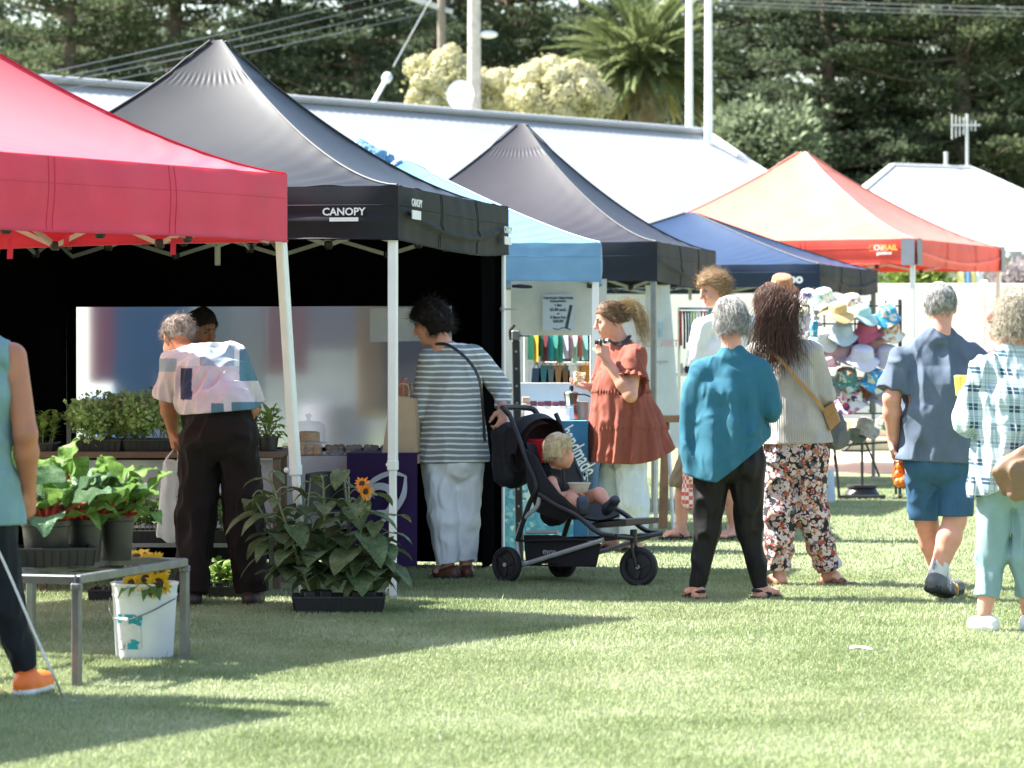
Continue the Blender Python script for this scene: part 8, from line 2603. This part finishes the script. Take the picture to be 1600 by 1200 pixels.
# white plastic carrier hanging from the bending man's hand
def carrier():
    w_ = J2['wl']; hp = w_ + A(.02, .0, -.085)
    c = P(267, 775, hp[1]); top = P(266, 728, hp[1]); bot = P(265, 850, hp[1])
    S = Sdf(bot - .16, hp + .1, .006)
    S.seg(top + A(0, 0, .01), bot + A(0, 0, .06), .03, .066, A(1, .2, 0), .7, .7, .03)
    S.disp(folds(44, .012, .045, (1, 1, .22)))
    o = S.build('plastic_bag', cloth_mat('white_film', (.86, .88, .87), rough=.35, trans=.5), None, bot)
    tag(o, 'white plastic carrier bag hanging from the hand of the bending man', 'bag')
    mb = MB()
    for s_ in (-1, 1): mb.tube(bez([top + A(.035 * s_, 0, .0), lerp(top, hp, .5) + A(.03 * s_, -.01 * s_, 0), hp], 6), [.018] * 6 + [.012] * 7, 8, flat=.35)
    mb.build('handles', MAT['white_film'], o)
carrier()
def paper_bag():
    d = 19.95
    tl_, tr_, br_, bl_ = P(612, 618, d), P(648, 622, d + .02), P(653, 724, d + .02), P(596, 716, d)
    o = thing('paper_bag', 'tall brown paper bag on the arm of the woman in stripes', 'bag', lerp(bl_, br_, .5))
    t = A(.03, .16, 0)
    mb = MB()
    F4 = [tl_, tr_, br_, bl_]; B4 = [q + t for q in F4]
    cr = wob(9, .05)
    def face(a, b, c, d_):
        mb.grid(lambda i, j: tuple(lerp(lerp(a, b, i), lerp(d_, c, i), j) + A(.006, .008, 0) * cr(*(lerp(lerp(a, b, i), lerp(d_, c, i), j)))), 12, 14)
    face(*F4); face(B4[1], B4[0], B4[3], B4[2]); face(F4[1], B4[1], B4[2], F4[2]); face(B4[0], F4[0], F4[3], B4[3]); face(F4[3], F4[2], B4[2], B4[3])
    mb.build('bag_body', mat('kraft_paper', (.46, .33, .21), .08, 10, rough=.8), o, angle=40)
    mb = MB()
    for q in (F4, B4): mb.tube(bez([lerp(q[0], q[1], .25), lerp(q[0], q[1], .3) + A(0, 0, .07), lerp(q[0], q[1], .7) + A(0, 0, .07), lerp(q[0], q[1], .75)], 5), .004, 6)
    mb.build('handle', MAT['kraft_paper'], o)
paper_bag()
# rust dress: cup of fruit, small camera
q = J5['wl'] + A(-.075, -.02, .05)
o = thing('snack_cup', 'clear cup of yellow fruit chips held out by the woman in the rust dress', 'cup', q - A(0, 0, .05))
mb = MB(); mb.lathe([(0, -.05), (.032, -.05), (.045, .05), (.043, .05), (.031, -.046)], q, 20); mb.build('cup', M_CLEAR, o)
mb = MB(); rg = np.random.default_rng(2)
for k in range(26): mb.ball(q + A(*(rg.uniform(-1, 1, 3) * A(.028, .028, .04))) + A(0, 0, .012), rg.uniform(.010, .016), 8, 6, sq=(1, 1, .5))
mb.build('fruit_chips', mat('chip_yellow', (.66, .42, .06), .25, 60, rough=.5), o)
q = P(938, 535, J5['wr'][1] - .02)
o = thing('camera_body', 'small black camera hanging at the chin of the woman in the rust dress', 'camera', q)
mb = MB(); mb.box(q, (.026, .06, .042), bev=.008); mb.build('housing', M_PLAST, o)
mb = MB(); mb.lathe([(.0, .022), (.014, .022), (.016, .0), (.016, -.015)], q + A(-.016, 0, 0), 16, axis=(-1, 0, 0)); mb.build('lens', M_PLAST, o)
# floral woman: tan pouch and grey tote
d = 19.6
o = thing('shoulder_pouch', 'tan leather pouch on a slim strap over the cream cardigan', 'bag', P(1297, 672, d - .02))
mb = MB(); pts = [P(1284, 640, d - .05), P(1302, 628, d - .05), P(1312, 658, d - .05), P(1297, 673, d - .05)]
mb.slab(pts, A(.01, .045, 0)); mb.build('pouch_body', mat('mustard_leather', (.36, .19, .06), .12, 20, rough=.5), o)
mb = MB(); mb.slab([P(1286, 640, d - .056), P(1301, 630, d - .056), P(1304, 642, d - .056), P(1291, 652, d - .056)], A(.002, .006, 0)); mb.build('flap', MAT['mustard_leather'], o)
sp_ = [P(1201, 548, d - .15), P(1222, 565, d - .16), P(1250, 598, d - .165), P(1275, 625, d - .13), P(1287, 641, d - .06)]
strap('strap', sp_, .022, .005, MAT['mustard_leather'], o, (0, -1, .1))
S_ = Sdf(P(1275, 705, d) - A(0, .15, .05), P(1335, 630, d + .2) + .1, .007)
S_.seg(P(1300, 655, d + .06), P(1308, 688, d + .06), .065, .085, A(1, 0, 0), .6, .6, .03); S_.disp(folds(61, .008, .04)); 
tag(S_.build('tote_bag', fabric('grey_canvas', (.14, .15, .155)), None, P(1305, 700, d + .05)), 'soft grey tote bag tucked behind the tan pouch', 'bag')
# blue man: net of oranges
q = J10['wl'] + A(.06, .03, -.13)
o = thing('orange_net', 'net bag of oranges dangling from the hand of the man in blue', 'bag', q - A(0, 0, .16))
rg = np.random.default_rng(6)
NL = [(-.02, 0, -.02), (.03, .01, -.035), (-.03, .02, -.075), (.025, -.02, -.085), (0, .03, -.055), (-.005, -.025, -.12), (.04, .01, -.125), (-.035, -.005, -.13)]
for k, v in enumerate(NL):
    mb = MB(); mb.ball(q + np.array(v) * .8, .027, 14, 10); mb.build('orange', mat('orange_peel', (.78, .20, .015), .1, 60, rough=.4, bump=.2, bscale=200), o)
mb = MB()
for k in range(14):
    a = k * 6.283 / 14
    mb.tube(bez([J10['wl'] + A(.02, .02, -.08), q + A(.03 * math.cos(a), .03 * math.sin(a), .03), q + A(.062 * math.cos(a), .05 * math.sin(a), -.04), q + A(.056 * math.cos(a), .045 * math.sin(a), -.10), q + A(0, 0, -.14)], 5), .0016, 4)
mb.build('net', mat('net_red', (.72, .16, .04), .1, rough=.5), o)
# plaid woman: slouch bag and something yellow
d = 16.4
S_ = Sdf(P(1535, 805, d) - A(0, .25, .05), P(1665, 660, d) + A(.1, .15, .1), .007)
pb = [P(1620, 700, d - .16), P(1588, 735, d - .2), P(1592, 768, d - .2)]
S_.seg(pb[0], pb[1], .05, .075, A(1, 0, 0), .7, .7, .04); S_.seg(pb[1], pb[2], .11, .085, A(1, 0, 0), .5, .5, .05); S_.seg(pb[0], P(1640, 690, d - .14), .05, .05, k=.04)
S_.disp(folds(71, .008, .05))
tag(S_.build('slouch_bag', mat('tan_hide', (.21, .125, .072), .12, 8, rough=.6, bump=.3, bscale=60), None, P(1590, 790, d - .2)), 'tan leather slouch bag on the hip of the woman in plaid', 'bag')
mb = MB(); q = P(1503, 602, d + .12); mb.lathe([(0, -.05), (.03, -.05), (.04, .045), (.036, .05), (0, .04)], q, 16)
one('small yellow paper cup held in front of the plaid shirt', 'cup', 'paper_cup', mb, mat('cup_yellow', (.66, .50, .08), .1, rough=.5))
# gingham cloth hanging from the blond man's hand
m, nt, bs, out = base_mat('red_gingham')
ck = nnode(nt, 'ShaderNodeTexChecker', Scale=34.0); ck.inputs[1].default_value = (.62, .10, .06, 1); ck.inputs[2].default_value = (.70, .62, .58, 1)
tc = nt.nodes.new('ShaderNodeTexCoord'); nt.links.new(tc.outputs['Object'], ck.inputs[0]); nt.links.new(ck.outputs[0], bs.inputs['Base Color']); bs.inputs['Roughness'].default_value = .9
S_ = Sdf(P(1058, 812, 24.1) - .08, P(1092, 672, 24.3) + .1, .007)
S_.seg(P(1075, 690, 24.25), P(1076, 788, 24.25), .028, .05, A(1, 0, 0), .8, .8, .02); S_.disp(folds(81, .009, .03, (1, 1, .3)))
tag(S_.build('gingham_cloth', m, None, P(1076, 800, 24.25)), 'red and white gingham cloth hanging from the hand of the blond man', 'cloth')
# white rope beside the man in the singlet
mb = MB(); mb.tube(bez([P(-40, 800, 13.2), P(0, 866, 13.1), P(52, 985, 13.0), P(85, 1058, 12.95), G(100, 1092) + A(0, 0, .008), G(118, 1098) + A(0, 0, .008)], 8), .0055, 6)
one('thin white rope trailing down to the grass beside the man in the singlet', 'rope', 'rope', mb, mat('rope_white', (.62, .60, .55), .15, 80, rough=.8))
# litter on the grass, tent peg
mb = MB(); c = G(1345, 1018); rg = np.random.default_rng(12); wl_ = wob(2, .02)
mb.grid(lambda i, j: tuple(c + A((i - .5) * .105, (j - .5) * .07, .012 + .014 * abs(wl_(i * .12, j * .1, 0)) + .012 * math.sin(i * 3.1) * math.sin(j * 3.1))), 14, 10)
one('crumpled white tissue lying on the open lawn', 'tissue', 'crumpled_tissue', mb, mat('tissue_white', (.74, .74, .73), .04, rough=.9), angle=None)
mb = MB(); c = G(609, 930)
mb.tube([c + A(.02 * math.cos(a), 0, .025 + .02 * math.sin(a)) for a in np.linspace(0, 6.283, 16)], .005, 6); mb.tube([c + A(0, 0, -.02), c + A(0, 0, .01)], .005, 6)
one('small white ring peg in the grass beside the canopy leg', 'peg', 'tent_peg', mb, M_WHITE)
